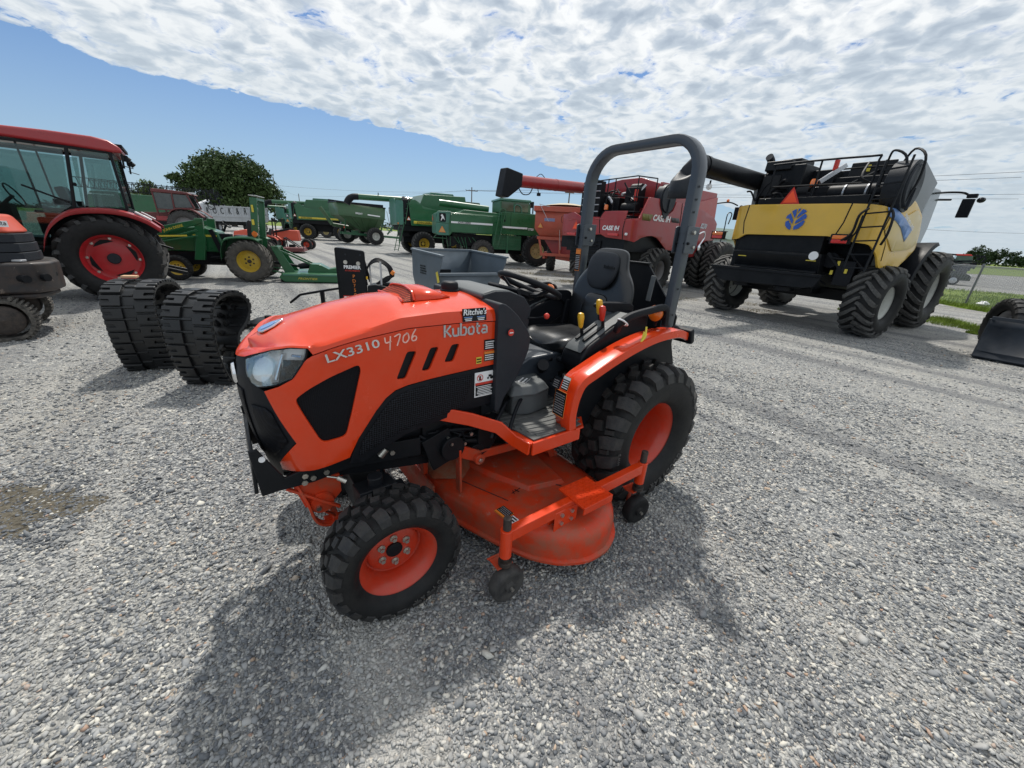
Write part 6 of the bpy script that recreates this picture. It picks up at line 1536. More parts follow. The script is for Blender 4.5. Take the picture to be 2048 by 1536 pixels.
# ------------------------------------------------------------------ newer green harvester with curved rear (and copies)
def curved_harvester():
    E = thing('combine_harvester', 'newer green combine harvester with curved rear hood, yellow stripe and rear ladder', 'combine harvester', (-7.1, 28.3, 0), 30, 'green harvesters parked in the row')
    S = plan_surface([(3.2, -1.6), (1, -1.65), (-.8, -1.65), (-1.1, -1.62), (-1.45, -1.35), (-1.68, -.9), (-1.72, 0), (-1.68, .9), (-1.45, 1.4), (-.8, 1.68), (1, 1.65), (3.2, 1.6)])
    a = wrap('side_panel', rounded([(.2, 1.95), (4.12, 1.84), (4.22, 3.12), (4.10, 3.30), (3.85, 3.38), (3.62, 3.26), (3.30, 3.02), (2.5, 2.88), (.2, 2.80)], .06, 2), GREEN, E, thick=.05, bev=.02, step=.16, zstep=.25, fn=S)
    r_ = wrap('rear_hood', rounded([(4.62, 1.86), (7.6, 1.78), (8.3, 1.95), (8.3, 3.2), (7.6, 3.40), (5.4, 3.38), (5.30, 3.0), (5.18, 3.32), (4.60, 3.26)], .08, 3), GREEN_L, E, thick=.05, bev=.03, step=.14, zstep=.25, fn=S)
    st_ = wrap('side_stripe', [(3.95, 1.96), (3.95, 2.13), (.3, 2.16), (.3, 1.99)], YDEC, a, off=.006, thick=.004, bev=0, step=.3, zstep=.5, fn=S)
    text('JOHN DEERE', .17, BLACKST, st_, (-.05, -1.665, 2.05), 'R', bold=.02)
    seam(a, [(4.0, 2.28), (3.6, 2.18), (2.0, 2.24), (.3, 2.26)], S, .02, GREEN_D)
    b = MB(); b.span((-1.4, -1.4, 1.5), (3.0, 1.4, 2.6)); b.span((-1.2, -.6, .8), (3.0, .6, 1.6)); b.box((-.1, 0, .75), (.3, 2.8, .25)); b.span((-1.0, -1.3, 2.5), (1.5, 1.3, 3.1)); b.box((3.1, 0, 1.0), (.5, 2.8, .4)); b.box((-1.1, -.3, 1.4), (.5, 1.4, .5))
    b.obj('chassis', BLACKST, E, bevel=.03)
    b = MB(); b.prism([(-.3, 3.0), (.05, 3.75), (2.9, 3.85), (3.1, 2.7), (.2, 2.7)], -1.35, 1.35, axis='y'); TK = b.obj('grain_tank', GREEN, E, bevel=.04)
    b = MB(); b.prism([(.6, 3.80), (.65, 3.95), (2.2, 3.97), (2.3, 3.82)], -.9, .9, axis='y'); b.obj('tank_cover', GREEN_L, TK, bevel=.03)
    b = MB(); b.cyl((-.95, -1.2, 3.1), (-.95, -.9, 3.35), .16, n=14); b.box((-1.1, -1.3, 2.6), (.5, .3, 1.5)); b.cyl((-1.1, -1.1, 3.3), (-1.1, -.7, 3.45), .14, n=14); b.obj('engine_bay', BLACKST, E, bevel=.02)
    b = MB(); b.cyl((.6, 1.62, 3.52), (-3.55, 1.78, 3.44), .19, n=22); AU = b.obj('unloading_auger', GREEN, E)
    b = MB(); b.tube(smooth_path([(-3.5, 1.78, 3.44), (-3.85, 1.78, 3.40), (-4.10, 1.78, 3.22), (-4.25, 1.78, 2.95)], 4), [.20] * 6 + [.22] * 7, n=16); b.obj('auger_spout', BLACKPL, AU)
    b = MB(); b.cyl((-2.2, 1.7, 3.6), (-2.2, 1.7, 3.80), .03, n=8); b.obj('auger_latch', BLACKST, AU)
    smv(E, (-1.50, 1.28, 2.0), .36, side='B'); smv(E, (-1.08, -1.70, 2.15), .26, side='R', mat=WHITE, border=AMBER)
    b = MB(); b.prism(rounded([(-.13, -.2), (.13, -.2), (.13, .2), (-.13, .2)], .04, 2), -.006, 0, axis='y', mat=0); b.prism([(-.09, .09), (-.02, .14), (.05, .05), (.10, -.12), (.04, -.05), (0, -.04), (-.05, -.13), (-.08, -.13), (-.04, .02)], -.012, -.006, axis='y', mat=1)
    o = b.obj('leaping_emblem', [BLACKST, WHITE], r_, smooth=0); o.matrix_local = Matrix.Translation((-1.60, 1.15, 2.72)) @ Matrix.Rotation(R(-68), 4, 'Z')
    for y in (-1.0,): b = MB(); b.box((-1.62, y, 1.93), (.05, .28, .10)); b.obj('tail_lamp', AMBER, E)
    ladder(E, (-1.9, -.90, .25), (-1.55, -1.20, 1.9), (-1.75, -1.28, .25), (-1.35, -1.52, 1.9), 6, GREEN, .025)
    ladder(E, (-1.5, -1.25, 1.9), (-1.15, -1.3, 3.3), (-1.28, -1.55, 1.9), (-1.0, -1.55, 3.3), 5, GREEN_D, .02, name='upper_ladder')
    b = MB(); b.bar((-1.7, .3, 1.6), (-1.95, -.6, 1.4), .05, .05); b.bar((-2.0, .5, 1.2), (-1.7, 0, 1.7), .04, .1); b.tube(smooth_path([(-1.6, 1.0, 1.6), (-2.0, .6, 1.55), (-1.9, 0, 1.35)], 4), .03, n=6); b.obj('hitch_frame', GREEN_D, E)
    for sg in (1, -1):
        wheel(E, RY_R, AG_R, (-.1, sg * 1.42, .76), sg); wheel(E, RY_M, AG_M, (3.1, sg * 1.5, .87), sg)
    poly_part('cab', [(3.1, 1.9), (4.2, 1.9), (4.4, 2.6), (4.2, 3.6), (3.1, 3.6)], -.9, .9, GRGLASS, E, bevel=.04)
    return E
E0 = curved_harvester()
for (x, y, rz, lb) in ((-22.2, 43.0, 21, 'green combine with yellow wheels just left of the green grain cart'), (-34.5, 61.5, 50, 'farthest green combine at the left end of the row, next to the grass')):
    c = copy_tree(E0); c.location = (x, y, 0); c.rotation_euler = (0, 0, R(rz)); c['label'] = lb

# ------------------------------------------------------------------ green grain cart
G = thing('grain_cart', 'faded green grain cart with sloping hopper, white lettering and pale wheel rims', 'grain cart', (-14.6, 38.4, 0), 38)
hop = MB()
def hopper(b, x0, x1, yw, ztop, xb0, xb1, yb, zb, zm, rim=.0):
    T_ = [(x0, -yw, ztop), (x1, -yw, ztop - .2), (x1, yw, ztop - .2), (x0, yw, ztop)]; Mm = [(x0 + .1, -yw, zm), (x1 - .1, -yw, zm - .1), (x1 - .1, yw, zm - .1), (x0 + .1, yw, zm)]; B_ = [(xb0, -yb, zb), (xb1, -yb, zb), (xb1, yb, zb), (xb0, yb, zb)]
    b.grid([T_, Mm, B_], wrap=True); k = len(b.v); b.f.append((k - 4, k - 3, k - 2, k - 1)); b.m.append(0)
hopper(hop, -2.75, 1.45, 1.5, 3.42, -.6, .9, .5, 1.15, 2.40)
HO = hop.obj('hopper', OLIVE, G, solid=.03)
b = MB(); b.tube([(-2.75, -1.52, 3.44), (1.45, -1.52, 3.24), (1.45, 1.52, 3.24), (-2.75, 1.52, 3.44)], .05, n=6, closed=True); b.span((-1.7, -1.4, 3.3), (1.3, -1.3, 3.5)); b.obj('hopper_rim', BLACKST, HO)
b = MB(); b.prism([(-2.7, 3.4), (-2.7, 3.72), (1.4, 3.50), (1.4, 3.2)], 1.42, 1.46, axis='y'); b.obj('tank_extension', GREYPL, HO)
b = MB()
for x in (-1.4, -.6, .2, 1.0): b.bar((x - .2, -1.52, 2.35), (x * .45 + .1, -.62, 1.25), .10, .06)
b.bar((-2.1, -1.53, 2.42), (1.4, -1.53, 2.28), .06, .08); b.obj('hopper_rib', OLIVE, HO)
text('BRENT', .20, WHITE, HO, (-.95, -1.56, 2.62), 'R', rot=-4, bold=.02); b = MB(); b.box((.35, -1.535, 2.54), (1.1, .02, .10), rot=(0, 4, 0)); b.obj('side_stripe', WHITE, HO)
b = MB(); b.bar((-2.2, -.4, .95), (3.4, 0, .70), .16, .2); b.bar((-2.2, .4, .95), (3.4, 0, .70), .16, .2); b.box((.4, 0, .75), (.3, 2.4, .25)); b.bar((-2.0, -.5, 1.0), (-2.1, -1.4, 2.4), .08, .1); b.bar((1.2, -.4, .9), (1.3, -1.3, 2.2), .08, .1); b.cyl((3.2, 0, .7), (3.2, 0, .2), .05, n=8); b.box((-1.0, 0, 1.0), (.5, .6, .4))
b.obj('frame', GREEN_D, G, bevel=.01)
b = MB(); b.cyl((-2.6, 1.3, 1.6), (-3.4, 1.7, 3.0), .16, n=16); b.cyl((-2.6, 1.3, 1.6), (1.5, 1.0, 1.1), .16, n=16); b.obj('unloading_auger', OLIVE, G)
smv(G, (-2.1, -.75, 1.35), .30); pipe('hand_rail', [(1.6, -1.4, 3.0), (1.75, -1.4, 2.2), (1.9, -1.4, 1.8)], .03, SILVER, G)
for sg in (1, -1): wheel(G, RGC, AG_R, (.44, sg * 1.30, .78), sg); 
wheel(G, RGC, AG_R, (-1.35, 1.5, .78), 1)

# ------------------------------------------------------------------ orange grain cart
G = thing('grain_cart', 'faded orange-red grain cart with tan tarpaulin between the green and red harvesters', 'grain cart', (2.25, 21.0, 0), 80)
b = MB(); hopper(b, -1.30, 1.35, 1.42, 2.98, -.75, .8, 1.10, 1.55, 2.02); HO = b.obj('hopper', CARTR, G, solid=.03)
b = MB(); b.tube([(-1.34, -1.46, 2.90), (1.4, -1.46, 2.74), (1.4, 1.46, 2.74), (-1.34, 1.46, 2.90)], 1, sec=[(-.05, -.11), (.05, -.11), (.05, .11), (-.05, .11)], closed=True); b.obj('hopper_rim', CARTR, HO, bevel=.01)
b = MB(); rows = []
for i in range(9):
    x = -1.3 + i * .33; rows.append([(x, -1.38 + j * .345, 2.95 - i * .02 + .36 * math.sin(math.pi * j / 8) ** .7 * math.sin(math.pi * (i + .6) / 9.2) ** .5) for j in range(9)])
b.grid(rows); b.obj('tarpaulin', TARP, G, smooth=60)
b = MB()
for (ya, yb) in ((1.20, 1.02), (.18, .12), (-1.12, -.85)): b.bar((-.92, ya, 1.60), (-.92, yb, .86), .10, .05, up=(1, 0, 0))
b.bar((-.92, 1.10, .84), (-.92, -.95, .84), .12, .14); b.bar((.9, 1.10, .84), (.9, -.95, .84), .12, .14); b.bar((-.92, 1.3, 1.60), (-.92, -1.3, 1.60), .1, .14); b.bar((-.9, -.9, .72), (2.8, 0, .6), .12, .16); b.bar((-.9, .9, .72), (2.8, 0, .6), .12, .16); b.bar((-.8, .3, .75), (-.8, -1.1, .62), .12, .22)
b.obj('frame', CARTR, G, bevel=.01)
b = MB(); b.prism([(-1.0, 1.58), (1.0, 1.58), (.5, .9), (-.5, .9)], -.70, .6, axis='x'); b.obj('hopper_base', REDC, G)
b = MB(); b.tube([(-1.335 + (2.5 - q[1]) * -.10, q[0], q[1]) for q in rounded([(.02, 2.34), (.15, 2.34), (.15, 2.62), (.02, 2.62)], .06, 2)], .012, n=5, closed=True); b.obj('sight_window', BLACKST, HO)
b = MB(); b.box((-1.24, .72, 2.46), (.02, .50, .20)); b.obj('faded_decal', surf('washed_blue', (.22, .25, .42), .6), HO)
smv(G, (-1.26, 1.14, 2.06), .26, mat=SMVR, border=ODEC)
b = MB(); b.bar((-1.42, 1.20, 3.06), (-1.38, .75, 2.35), .03, .02); b.bar((-1.40, 1.25, 3.08), (-1.36, .75, 2.98), .03, .02); b.bar((-1.2, .2, 2.0), (-1.0, .1, 1.1), .02, .02); b.obj('tarp_crank', SILVER, HO)
for sg in (1, -1): wheel(G, rimk('cart_rim', .34, .34, REDC), AG_S, (.1, sg * .62, .66), sg)
# ------------------------------------------------------------------ big red cab tractor on the left
T = thing('cab_tractor', 'large red tractor with glazed black-framed cab and red rear wheel at the left edge', 'tractor', (-8.78, 8.26, 0), 220)
TT = tyre_mesh('tractor_rear_tyre', .80, .50, .46, .055, 'ag', n=20, crown=.08, seg=64)
TRM = rim_mesh('tractor_rear_rim', .45, .42, RED_RIM, -.02, .10, bolts=8, bolt_r=.375, slots=4, mats=[RED_RIM, GREYPL, BOLT, BLACKST], hub_h=.06)
for sg in (1, -1): wheel(T, TRM, TT, (-.27, .80 if sg > 0 else -1.0, .80), sg, spin=20)
b = MB(); b.span((-.7, -.45, .5), (2.2, .45, 1.15)); b.box((-.27, 0, .8), (.4, 1.2, .35)); b.span((.2, -.7, .62), (1.5, .7, .78)); b.bar((-.5, .3, .7), (-1.35, .35, .45), .06, .08); b.bar((-.5, -.3, .7), (-1.35, -.35, .45), .06, .08); b.bar((-.55, 0, 1.2), (-1.2, 0, .95), .05, .05)
b.box((-.75, 0, 1.1), (.2, .5, .4)); b.obj('chassis', BLACKST, T, bevel=.02)
b = MB(); b.prism([(1.5, 1.1), (3.4, 1.05), (3.5, 1.5), (3.2, 1.75), (1.5, 1.9)], -.38, .38, axis='y'); b.obj('hood', REDP, T, bevel=.05)
# cab
roof = [(1.3, 2.86), (.64, 2.91), (.1, 2.93), (-.45, 2.93), (-.66, 2.90), (-.80, 2.80), (-.83, 2.71), (-.7, 2.70), (-.2, 2.72), (.6, 2.74), (1.3, 2.72)]
poly_part('roof', roof, -.80, .80, REDP, T, bevel=.045)
b = MB()
for sg in (1, -1):
    fr = [[(-.64, 2.72), (-.66, 1.72)], [(-.66, 1.72), (.0, 1.70), (.18, 1.62)], [(-.08, 2.70), (.06, 1.70)], [(.18, 1.62), (.42, 1.35), (.50, 1.0)], [(.50, 1.0), (1.3, .95)], [(1.35, 2.72), (1.40, .95)], [(-.64, 2.70), (1.35, 2.72)]]
    for st in fr:
        for a, c in zip(st[:-1], st[1:]): b.bar((a[0], sg * .72, a[1]), (c[0], sg * .72, c[1]), .045, .075, up=(0, 1, 0))
    b.bar((.48, sg * .69, 1.72), (.52, sg * .69, 2.7), .02, .03); b.box((.20, sg * .70, 1.78), (.22, .04, .10))
for z in (2.70, 1.70): b.bar((-.64, -.72, z), (-.64, .72, z), .06, .07); b.bar((1.38, -.72, z), (1.38, .72, z), .06, .07)
b.bar((-.66, -.72, 1.72), (-.66, -.72, 2.72), .05, .05)
CB = b.obj('cab_frame', BLACKST, T, bevel=.008)
for sg in (1, -1):
    b = MB(); b.prism([(-.60, 1.76), (-.05, 1.74), (-.12, 2.66), (-.60, 2.68)], sg * .715, sg * .72, axis='y'); b.obj('side_window', GLASS, T, smooth=0)
    b = MB(); b.prism([(.10, 1.72), (.22, 1.64), (.46, 1.36), (.54, 1.03), (1.36, .98), (1.32, 2.66), (-.02, 2.66)], sg * .715, sg * .72, axis='y'); b.obj('door_glass', GLASS, T, smooth=0)
b = MB(); b.span((-.66, -.68, 1.75), (-.655, .68, 2.66)); b.obj('rear_window', GLASS, T, smooth=0)
b = MB(); b.box((.2, 0, 1.75), (.14, .50, .62), rot=(0, 10, 0)); b.box((.42, 0, 1.42), (.50, .50, .16)); b.box((.45, .35, 1.60), (.4, .08, .06)); SE = b.obj('seat', VINYL, T, bevel=.05, seg=3)
b = MB(); b.box((1.1, 0, 1.45), (.3, .4, .5)); b.cyl((1.05, 0, 1.7), (.9, 0, 1.85), .03, n=8); b.tube([(.88 + .02 * math.sin(a) + .08 * math.cos(a), .2 * math.sin(a), 1.86 + .18 * math.cos(a)) for a in [k * math.pi / 10 for k in range(20)]], .015, n=6, closed=True); b.box((.3, -.45, 1.5), (.7, .2, .35)); b.box((.3, .5, 1.3), (.6, .2, .2)); b.obj('cab_controls', BLACKPL, T, bevel=.02)
b = MB(); b.bar((.1, .735, 1.78), (.62, .735, 2.02), .02, .03); b.cyl((-.02, .73, 2.1), (-.05, .76, 2.1), .03, n=10); b.obj('door_handle', BLACKST, T)
b = MB()
for sg in (1, -1):
    b.box((-.82, sg * .55, 2.64), (.10, .16, .10)); b.bar((-.80, sg * .72, 2.70), (-.78, sg * .72, 2.45), .03, .03); b.cyl((-.88, sg * .55, 2.60), (-.84, sg * .55, 2.64), .05, n=12)
    b.bar((-.75, sg * .76, 2.50), (-.92, sg * .80, 2.46), .015, .015)
b.box((-.70, 0, 2.84), (.26, 1.2, .06)); b.obj('rear_work_lamp', BLACKPL, T, bevel=.01)
b = MB(); b.bar((-.70, .3, 2.3), (-.70, -.1, 1.85), .02, .02); b.obj('wiper', BLACKST, T)
for sg in (1, -1):
    rows = []
    P = smooth_path([(.58, 0, 1.02), (.50, 0, 1.25), (.35, 0, 1.48), (.10, 0, 1.66), (-.25, 0, 1.72), (-.60, 0, 1.70), (-.90, 0, 1.58), (-1.10, 0, 1.42)], 4)
    for p in P: rows.append([(p.x, sg * .66, p.z), (p.x, sg * .98, p.z), (p.x - .01, sg * 1.05, p.z - .03), (p.x + .01, sg * 1.05, p.z - .10)])
    b = MB(); b.grid(rows); FE = b.obj('fender', REDP, T, solid=.012)
    b = MB(); b.box((-.88, sg * .90, 1.62), (.26, .16, .03), rot=(0, -32, 0)); b.obj('tail_lamp', WHITE, FE, bevel=.01)
    b = MB(); b.prism([(p.x, p.z - .06) for p in P] + [(-.9, 1.2), (.5, .9)], sg * .60, sg * .63, axis='y'); b.obj('inner_fender', BLACKST, FE)
wheel(T, rimk('tractor_front_rim', .33, .34, RED_RIM), AG_S, (2.6, .75, .66), 1); wheel(T, rimk('tractor_front_rim', .33, .34, RED_RIM), AG_S, (2.6, -.75, .66), -1)

# ------------------------------------------------------------------ small excavator, left edge
X = thing('mini_excavator', 'orange and black mini excavator on muddy rubber tracks, cut by the left edge', 'excavator', (-7.19, 5.33, 0), 224)
for sg in (1, -1):
    loopP = [(.05 + .25 * math.cos(R(a)) * .9, .27 + .265 * math.sin(R(a))) for a in range(270, 89, -15)]
    loopP = [(-.02 - .25 * math.sin(R(k * 15)), .27 + .265 * math.cos(R(k * 15))) for k in range(13)] + [(1.55 + .25 * math.sin(R(k * 15)), .27 - .265 * math.cos(R(k * 15))) for k in range(13)]
    b = MB(); n_ = len(loopP)
    ctr = [(p[0], sg * .63, p[1]) for p in loopP]
    b.tube(ctr, 1.0, sec=[(-.15, -.02), (.15, -.02), (.15, .02), (-.15, .02)], closed=True, up=(0, 1, 0)) if False else None
    rows = [[(p[0], sg * .63 - .15, p[1]), (p[0], sg * .63 + .15, p[1])] for p in loopP]
    cx, cz = .76, .27
    inn = []
    for p in loopP:
        ax = -.02 if p[0] < .3 else 1.55
        d = Vector((p[0] - ax, p[1] - .27)); q = d.normalized() * (.265 - .035); inn.append((ax + q.x * .9, .27 + q.y))
    b.grid([[(p[0], sg * .63 - .15, p[1]), (p[0], sg * .63 + .15, p[1]), (i_[0], sg * .63 + .15, i_[1]), (i_[0], sg * .63 - .15, i_[1])] for p, i_ in zip(loopP + loopP[:1], inn + inn[:1])], wrap=True)
    # lugs round the loop
    cum = smooth_path([(p[0], 0, p[1]) for p in loopP], 3, True)
    for k in range(0, len(cum), 2):
        p = cum[k]; t = (cum[(k + 1) % len(cum)] - cum[k - 1]).normalized(); nrm = Vector((-t.z, 0, t.x)); 
        if nrm.dot(p - Vector((.76, 0, .27))) < 0: nrm = -nrm
        for half_ in (-1, 1):
            c = p + nrm * .012 + Vector((0, sg * .63 + half_ * .075, 0))
            M = Matrix((t, Vector((0, 1, 0)), nrm)).transposed().to_4x4(); M.translation = c
            w_, d_, h_ = .034, .072, .018
            b.add([M @ Vector(q) for q in [(-w_ / 2, -d_, -h_), (w_ / 2, -d_, -h_), (w_ / 2, d_, -h_), (-w_ / 2, d_, -h_), (-w_ / 3, -d_ * .9, h_), (w_ / 3, -d_ * .9, h_), (w_ / 3, d_ * .9, h_), (-w_ / 3, d_ * .9, h_)]], [(0, 3, 2, 1), (4, 5, 6, 7), (0, 1, 5, 4), (1, 2, 6, 5), (2, 3, 7, 6), (3, 0, 4, 7)])
    TKx = b.obj('rubber_track', MUDTRK, X)
    b = MB()
    for (x, r_) in ((0.0, .19), (1.53, .19)): b.lathe([(r_, -.1), (r_, .1), (r_ * .8, .12), (r_ * .4, .11), (.001, .13)], c=(x, sg * .63, .27), n=24)
    for x in (.4, .75, 1.1): b.lathe([(.09, -.1), (.09, .1), (.001, .11)], c=(x, sg * .63, .15), n=16)
    b.box((.76, sg * .60, .28), (1.3, .12, .16)); b.obj('track_roller', DARKST, TKx)
b = MB(); b.span((.2, -.5, .30), (1.4, .5, .50)); b.cyl((.75, 0, .45), (.75, 0, .62), .38, n=28); b.obj('undercarriage', BLACKST, X, bevel=.02)
cwp = [(1.3, .70), (.75, .70), (.1, .66), (-.38, .56), (-.52, .36), (-.58, .0), (-.52, -.36), (-.38, -.56), (.1, -.66), (.75, -.70), (1.3, -.70)]
b = MB(); b.prism(cwp, .58, .98, axis='z', top=[(p[0] + (.0 if p[0] > 1 else -.02 if p[0] < 0 else 0), p[1]) for p in cwp]); b.prism([(p[0] * .88, p[1] * .93) for p in cwp], .50, .58, axis='z')
CWx = b.obj('counterweight', MUDDY, X, bevel=.04, seg=3)
for p, q, r_ in (((-.40, .44, .78), (-.49, .52, .78), .05), ((-.46, .22, .80), (-.55, .25, .80), .03), ((-.26, .57, .78), (-.32, .66, .78), .05)): b = MB(); b.cyl(p, q, r_, n=14); b.obj('counterweight_hole', BLACKST, CWx)
b = MB(); b.box((-.18, .42, 1.0), (.34, .10, .03), rot=(0, 0, -25)); b.obj('cover_latch', SILVER, CWx, bevel=.01)
ub = [(1.1, .64), (.4, .62), (-.10, .58), (-.34, .42), (-.44, .1), (-.44, -.2), (-.30, -.5), (.3, -.62), (1.1, -.64)]
b = MB()
for k in range(3): b.prism([(p[0] + .012 * k, p[1] * (1 - .01 * k)) for p in ub], .985 + k * .118, 1.095 + k * .118, axis='z')
b.obj('vent_cover', GREYPL, X, bevel=.008)
b = MB(); b.prism([(p[0] + .05, p[1] * .98) for p in ub], 1.335, 1.56, axis='z', top=[(p[0] + (.16 if p[0] < .3 else 0), p[1] * .90) for p in ub]); EH = b.obj('engine_cover', EXOR, X, bevel=.04, seg=3)
b = MB(); b.box((0, 0, 0), (.24, .010, .075)); b.obj('white_label', WHITE, EH, loc=(.06, .588, 1.43), rot=(0, 0, 7)); 
b = MB(); b.box((0, 0, 0), (.20, .010, .075)); lb = b.obj('white_label', WHITE, EH, loc=(-.235, .475, 1.45), rot=(0, 0, 48))
o_ = chunky(EH, (0, 0, 0), BLACKST, .040); o_.matrix_local = Matrix.Translation((-.165, .560, 1.435)) @ Matrix.Rotation(R(48), 4, 'Z') @ Matrix(((-1, 0, 0), (0, 0, 1), (0, 1, 0))).transposed().to_4x4()
b = MB(); b.span((.35, -.6, 1.35), (1.2, .55, 2.4)); b.obj('cab', DGLASS, X, bevel=.05)
b = MB(); b.box((.22, .66, 1.12), (.30, .03, .30)); b.obj('side_grille', BLACKPL, X, bevel=.04)

# ------------------------------------------------------------------ green loader tractor with rotary mower
J = thing('loader_tractor', 'green loader tractor with yellow wheels, folding roll bar and dusty rear tyre', 'tractor', (-7.95, 11.72, 0), 200)
JT = tyre_mesh('loader_tractor_rear_tyre', .565, .42, .30, .035, 'ag', n=21, mat=RUBBER_G, crown=.10, seg=56)
JR = rim_mesh('loader_tractor_rear_rim', .31, .34, YELL_RIM, .02, .05, bolts=6, bolt_r=.11, mats=[YELL_RIM, DARKST, DARKST, BLACKST], hub_h=.05)
JF = tyre_mesh('loader_tractor_front_tyre', .33, .20, .20, .016, 'block', n=22, crown=.1, seg=40); JFR = rimk('loader_tractor_front_rim', .205, .16, YELL_RIM, .02)
for sg in (1, -1): wheel(J, JR, JT, (-.12, sg * .60, .565), sg); wheel(J, JFR, JF, (1.64, sg * .50, .33), sg, steer=6)
b = MB(); b.prism([(.45, .75), (.62, 1.30), (1.0, 1.42), (1.9, 1.30), (2.05, 1.15), (2.0, .75)], -.30, .30, axis='y'); HD_ = b.obj('hood', GREEN, J, bevel=.04)
b = MB(); b.box((.92, .305, 1.18), (.55, .005, .05)); b.obj('hood_stripe', YDEC, HD_)
b = MB(); b.span((-.4, -.22, .40), (1.9, .22, .80)); b.box((1.64, 0, .38), (.12, .9, .14)); b.box((-.1, 0, .56), (.3, .9, .26)); b.span((.45, -.5, .60), (.85, .5, .66)); b.box((.7, .5, .47), (.36, .10, .03)); b.box((.5, .1, 1.0), (.3, .3, .5)); b.obj('chassis', BLACKST, J, bevel=.01)
for sg in (1, -1):
    b = MB(); b.prism([(.84, 1.62), (1.03, 1.62), (1.08, 1.1), (1.22, .55), (.98, .55), (.88, 1.0)], sg * .40, sg * .50, axis='y'); b.prism([(1.0, 1.62), (.86, 1.62), (.86, 1.50), (1.95, 1.12), (2.3, .80), (2.35, .95), (2.02, 1.32), (1.0, 1.58)], sg * .42, sg * .52, axis='y')
    b.bar((1.0, sg * .50, 1.32), (1.9, sg * .50, 1.02), .03, .05); b.bar((1.0, sg * .55, 1.18), (1.9, sg * .55, .98), .04, .04); b.bar((2.05, sg * .5, 1.2), (2.5, sg * .5, .35), .06, .10)
    LA = b.obj('loader_arm', GREEN, J, bevel=.012)
    if sg > 0:
        text('JOHN DEERE', .085, YDEC, LA, (1.52, .522, 1.345), 'L', rot=19, bold=.01)
        b = MB(); b.bar((1.88, .525, 1.13), (1.25, .525, 1.17), .004, .04); b.obj('arm_stripe', YDEC, LA)
    b = MB(); rows = []
    P = smooth_path([(.52, 0, .62), (.50, 0, .85), (.42, 0, 1.08), (.30, 0, 1.18), (.0, 0, 1.22), (-.30, 0, 1.21), (-.45, 0, 1.14)], 4)
    for p in P: rows.append([(p.x, sg * .30, p.z), (p.x, sg * .72, p.z), (p.x, sg * .75, p.z - .03), (p.x, sg * .75, p.z - .06)])
    b.grid(rows); b.prism([(p.x, p.z - .01) for p in P] + [(-.4, .9), (.3, .7)], sg * .31, sg * .33, axis='y'); b.obj('fender', GREEN, J, solid=.012)
b = MB(); b.box((2.55, 0, .30), (.4, 1.5, .45), taper=(.7, 1)); b.obj('loader_bucket', BLACKST, J, bevel=.02)
b = MB(); b.tube([(-.30, -.42, 1.0), (-.42, -.42, 2.20), (-.42, .42, 2.20), (-.30, .42, 1.0)], 1.0, sec=[(-.055, -.08), (.055, -.08), (.055, .08), (-.055, .08)], up=(1, 0, 0)); RBJ = b.obj('roll_bar', GREEN, J, bevel=.01)
b = MB(); b.box((-.42, 0, 2.285), (.18, .96, .012)); b.obj('roll_bar_cap', WHITE, RBJ)
b = MB(); b.box((-.38, .502, 1.95), (.05, .008, .18)); b.box((-.34, .502, 1.60), (.06, .008, .14)); b.obj('warning_sticker', YDEC, RBJ)
b = MB(); b.cyl((-.34, .50, 1.29), (-.34, .56, 1.29), .07, n=16); b.box((-.32, .45, 1.28), (.04, .1, .18)); b.obj('indicator_lamp', AMBER, J)
b = MB(); b.prism(rounded([(-.22, 1.2), (-.25, 1.60), (-.16, 1.66), (-.10, 1.60), (-.06, 1.2)], .03, 2), -.20, .20, axis='y'); b.box((.08, 0, 1.18), (.38, .42, .10)); b.obj('seat', VINYL, J, bevel=.03)
b = MB(); b.cyl((.55, 0, 1.3), (.45, 0, 1.5), .03, n=8); b.tube([(.44 + .07 * math.cos(a), .19 * math.sin(a), 1.5 + .17 * math.cos(a) * .5) for a in [k * math.pi / 10 for k in range(20)]], .015, n=6, closed=True); b.bar((.60, .33, .75), (.75, .33, 1.35), .05, .10); b.obj('steering_wheel', BLACKPL, J)
# rotary mower behind it
M_ = thing('rotary_mower', 'green rotary mower deck hitched behind the green loader tractor', 'mower', (-7.95, 11.72, 0), 200)
b = MB(); b.prism([(-.95, .02), (-.80, .14), (-.90, .26), (-2.35, .26), (-2.45, .16), (-2.4, .02)], -.72, .76, axis='y'); DM = b.obj('deck', GREEN, M_, bevel=.02)
b = MB(); b.box((-1.65, .77, .225), (1.45, .02, .03)); b.obj('deck_edge', GREEN_L, DM); text('FRONTIER', .085, YDEC, DM, (-1.55, .768, .12), 'L', rot=-1, shear=.3, sx=1.3)
b = MB()
for sg in (1, -1): b.prism([(-.62, .98), (-.80, .98), (-1.18, .26), (-.90, .22), (-.76, .60)], sg * .28, sg * .31, axis='y'); b.bar((-.72, sg * .30, .92), (-1.75, sg * .20, .42), .03, .05); b.bar((-.3, sg * .35, .35), (-1.0, sg * .45, .22), .04, .04)
b.box((-.75, 0, .92), (.10, .62, .10)); b.prism([(-1.5, .26), (-1.6, .50), (-1.85, .50), (-2.1, .36), (-2.4, .42), (-2.3, .26)], -.25, .25, axis='y'); b.obj('hitch_frame', GREEN, M_, bevel=.01)
b = MB(); b.cyl((-1.25, 0, .40), (-1.55, 0, .45), .08, .10, n=16); b.cyl((-.6, 0, .5), (-1.3, 0, .40), .04, n=10); b.tube([(-.85 + .02 * k, .55 - k * .12, .06 + .01 * k) for k in range(10)], .04, n=8); b.obj('drive_shaft', BLACKPL, M_)

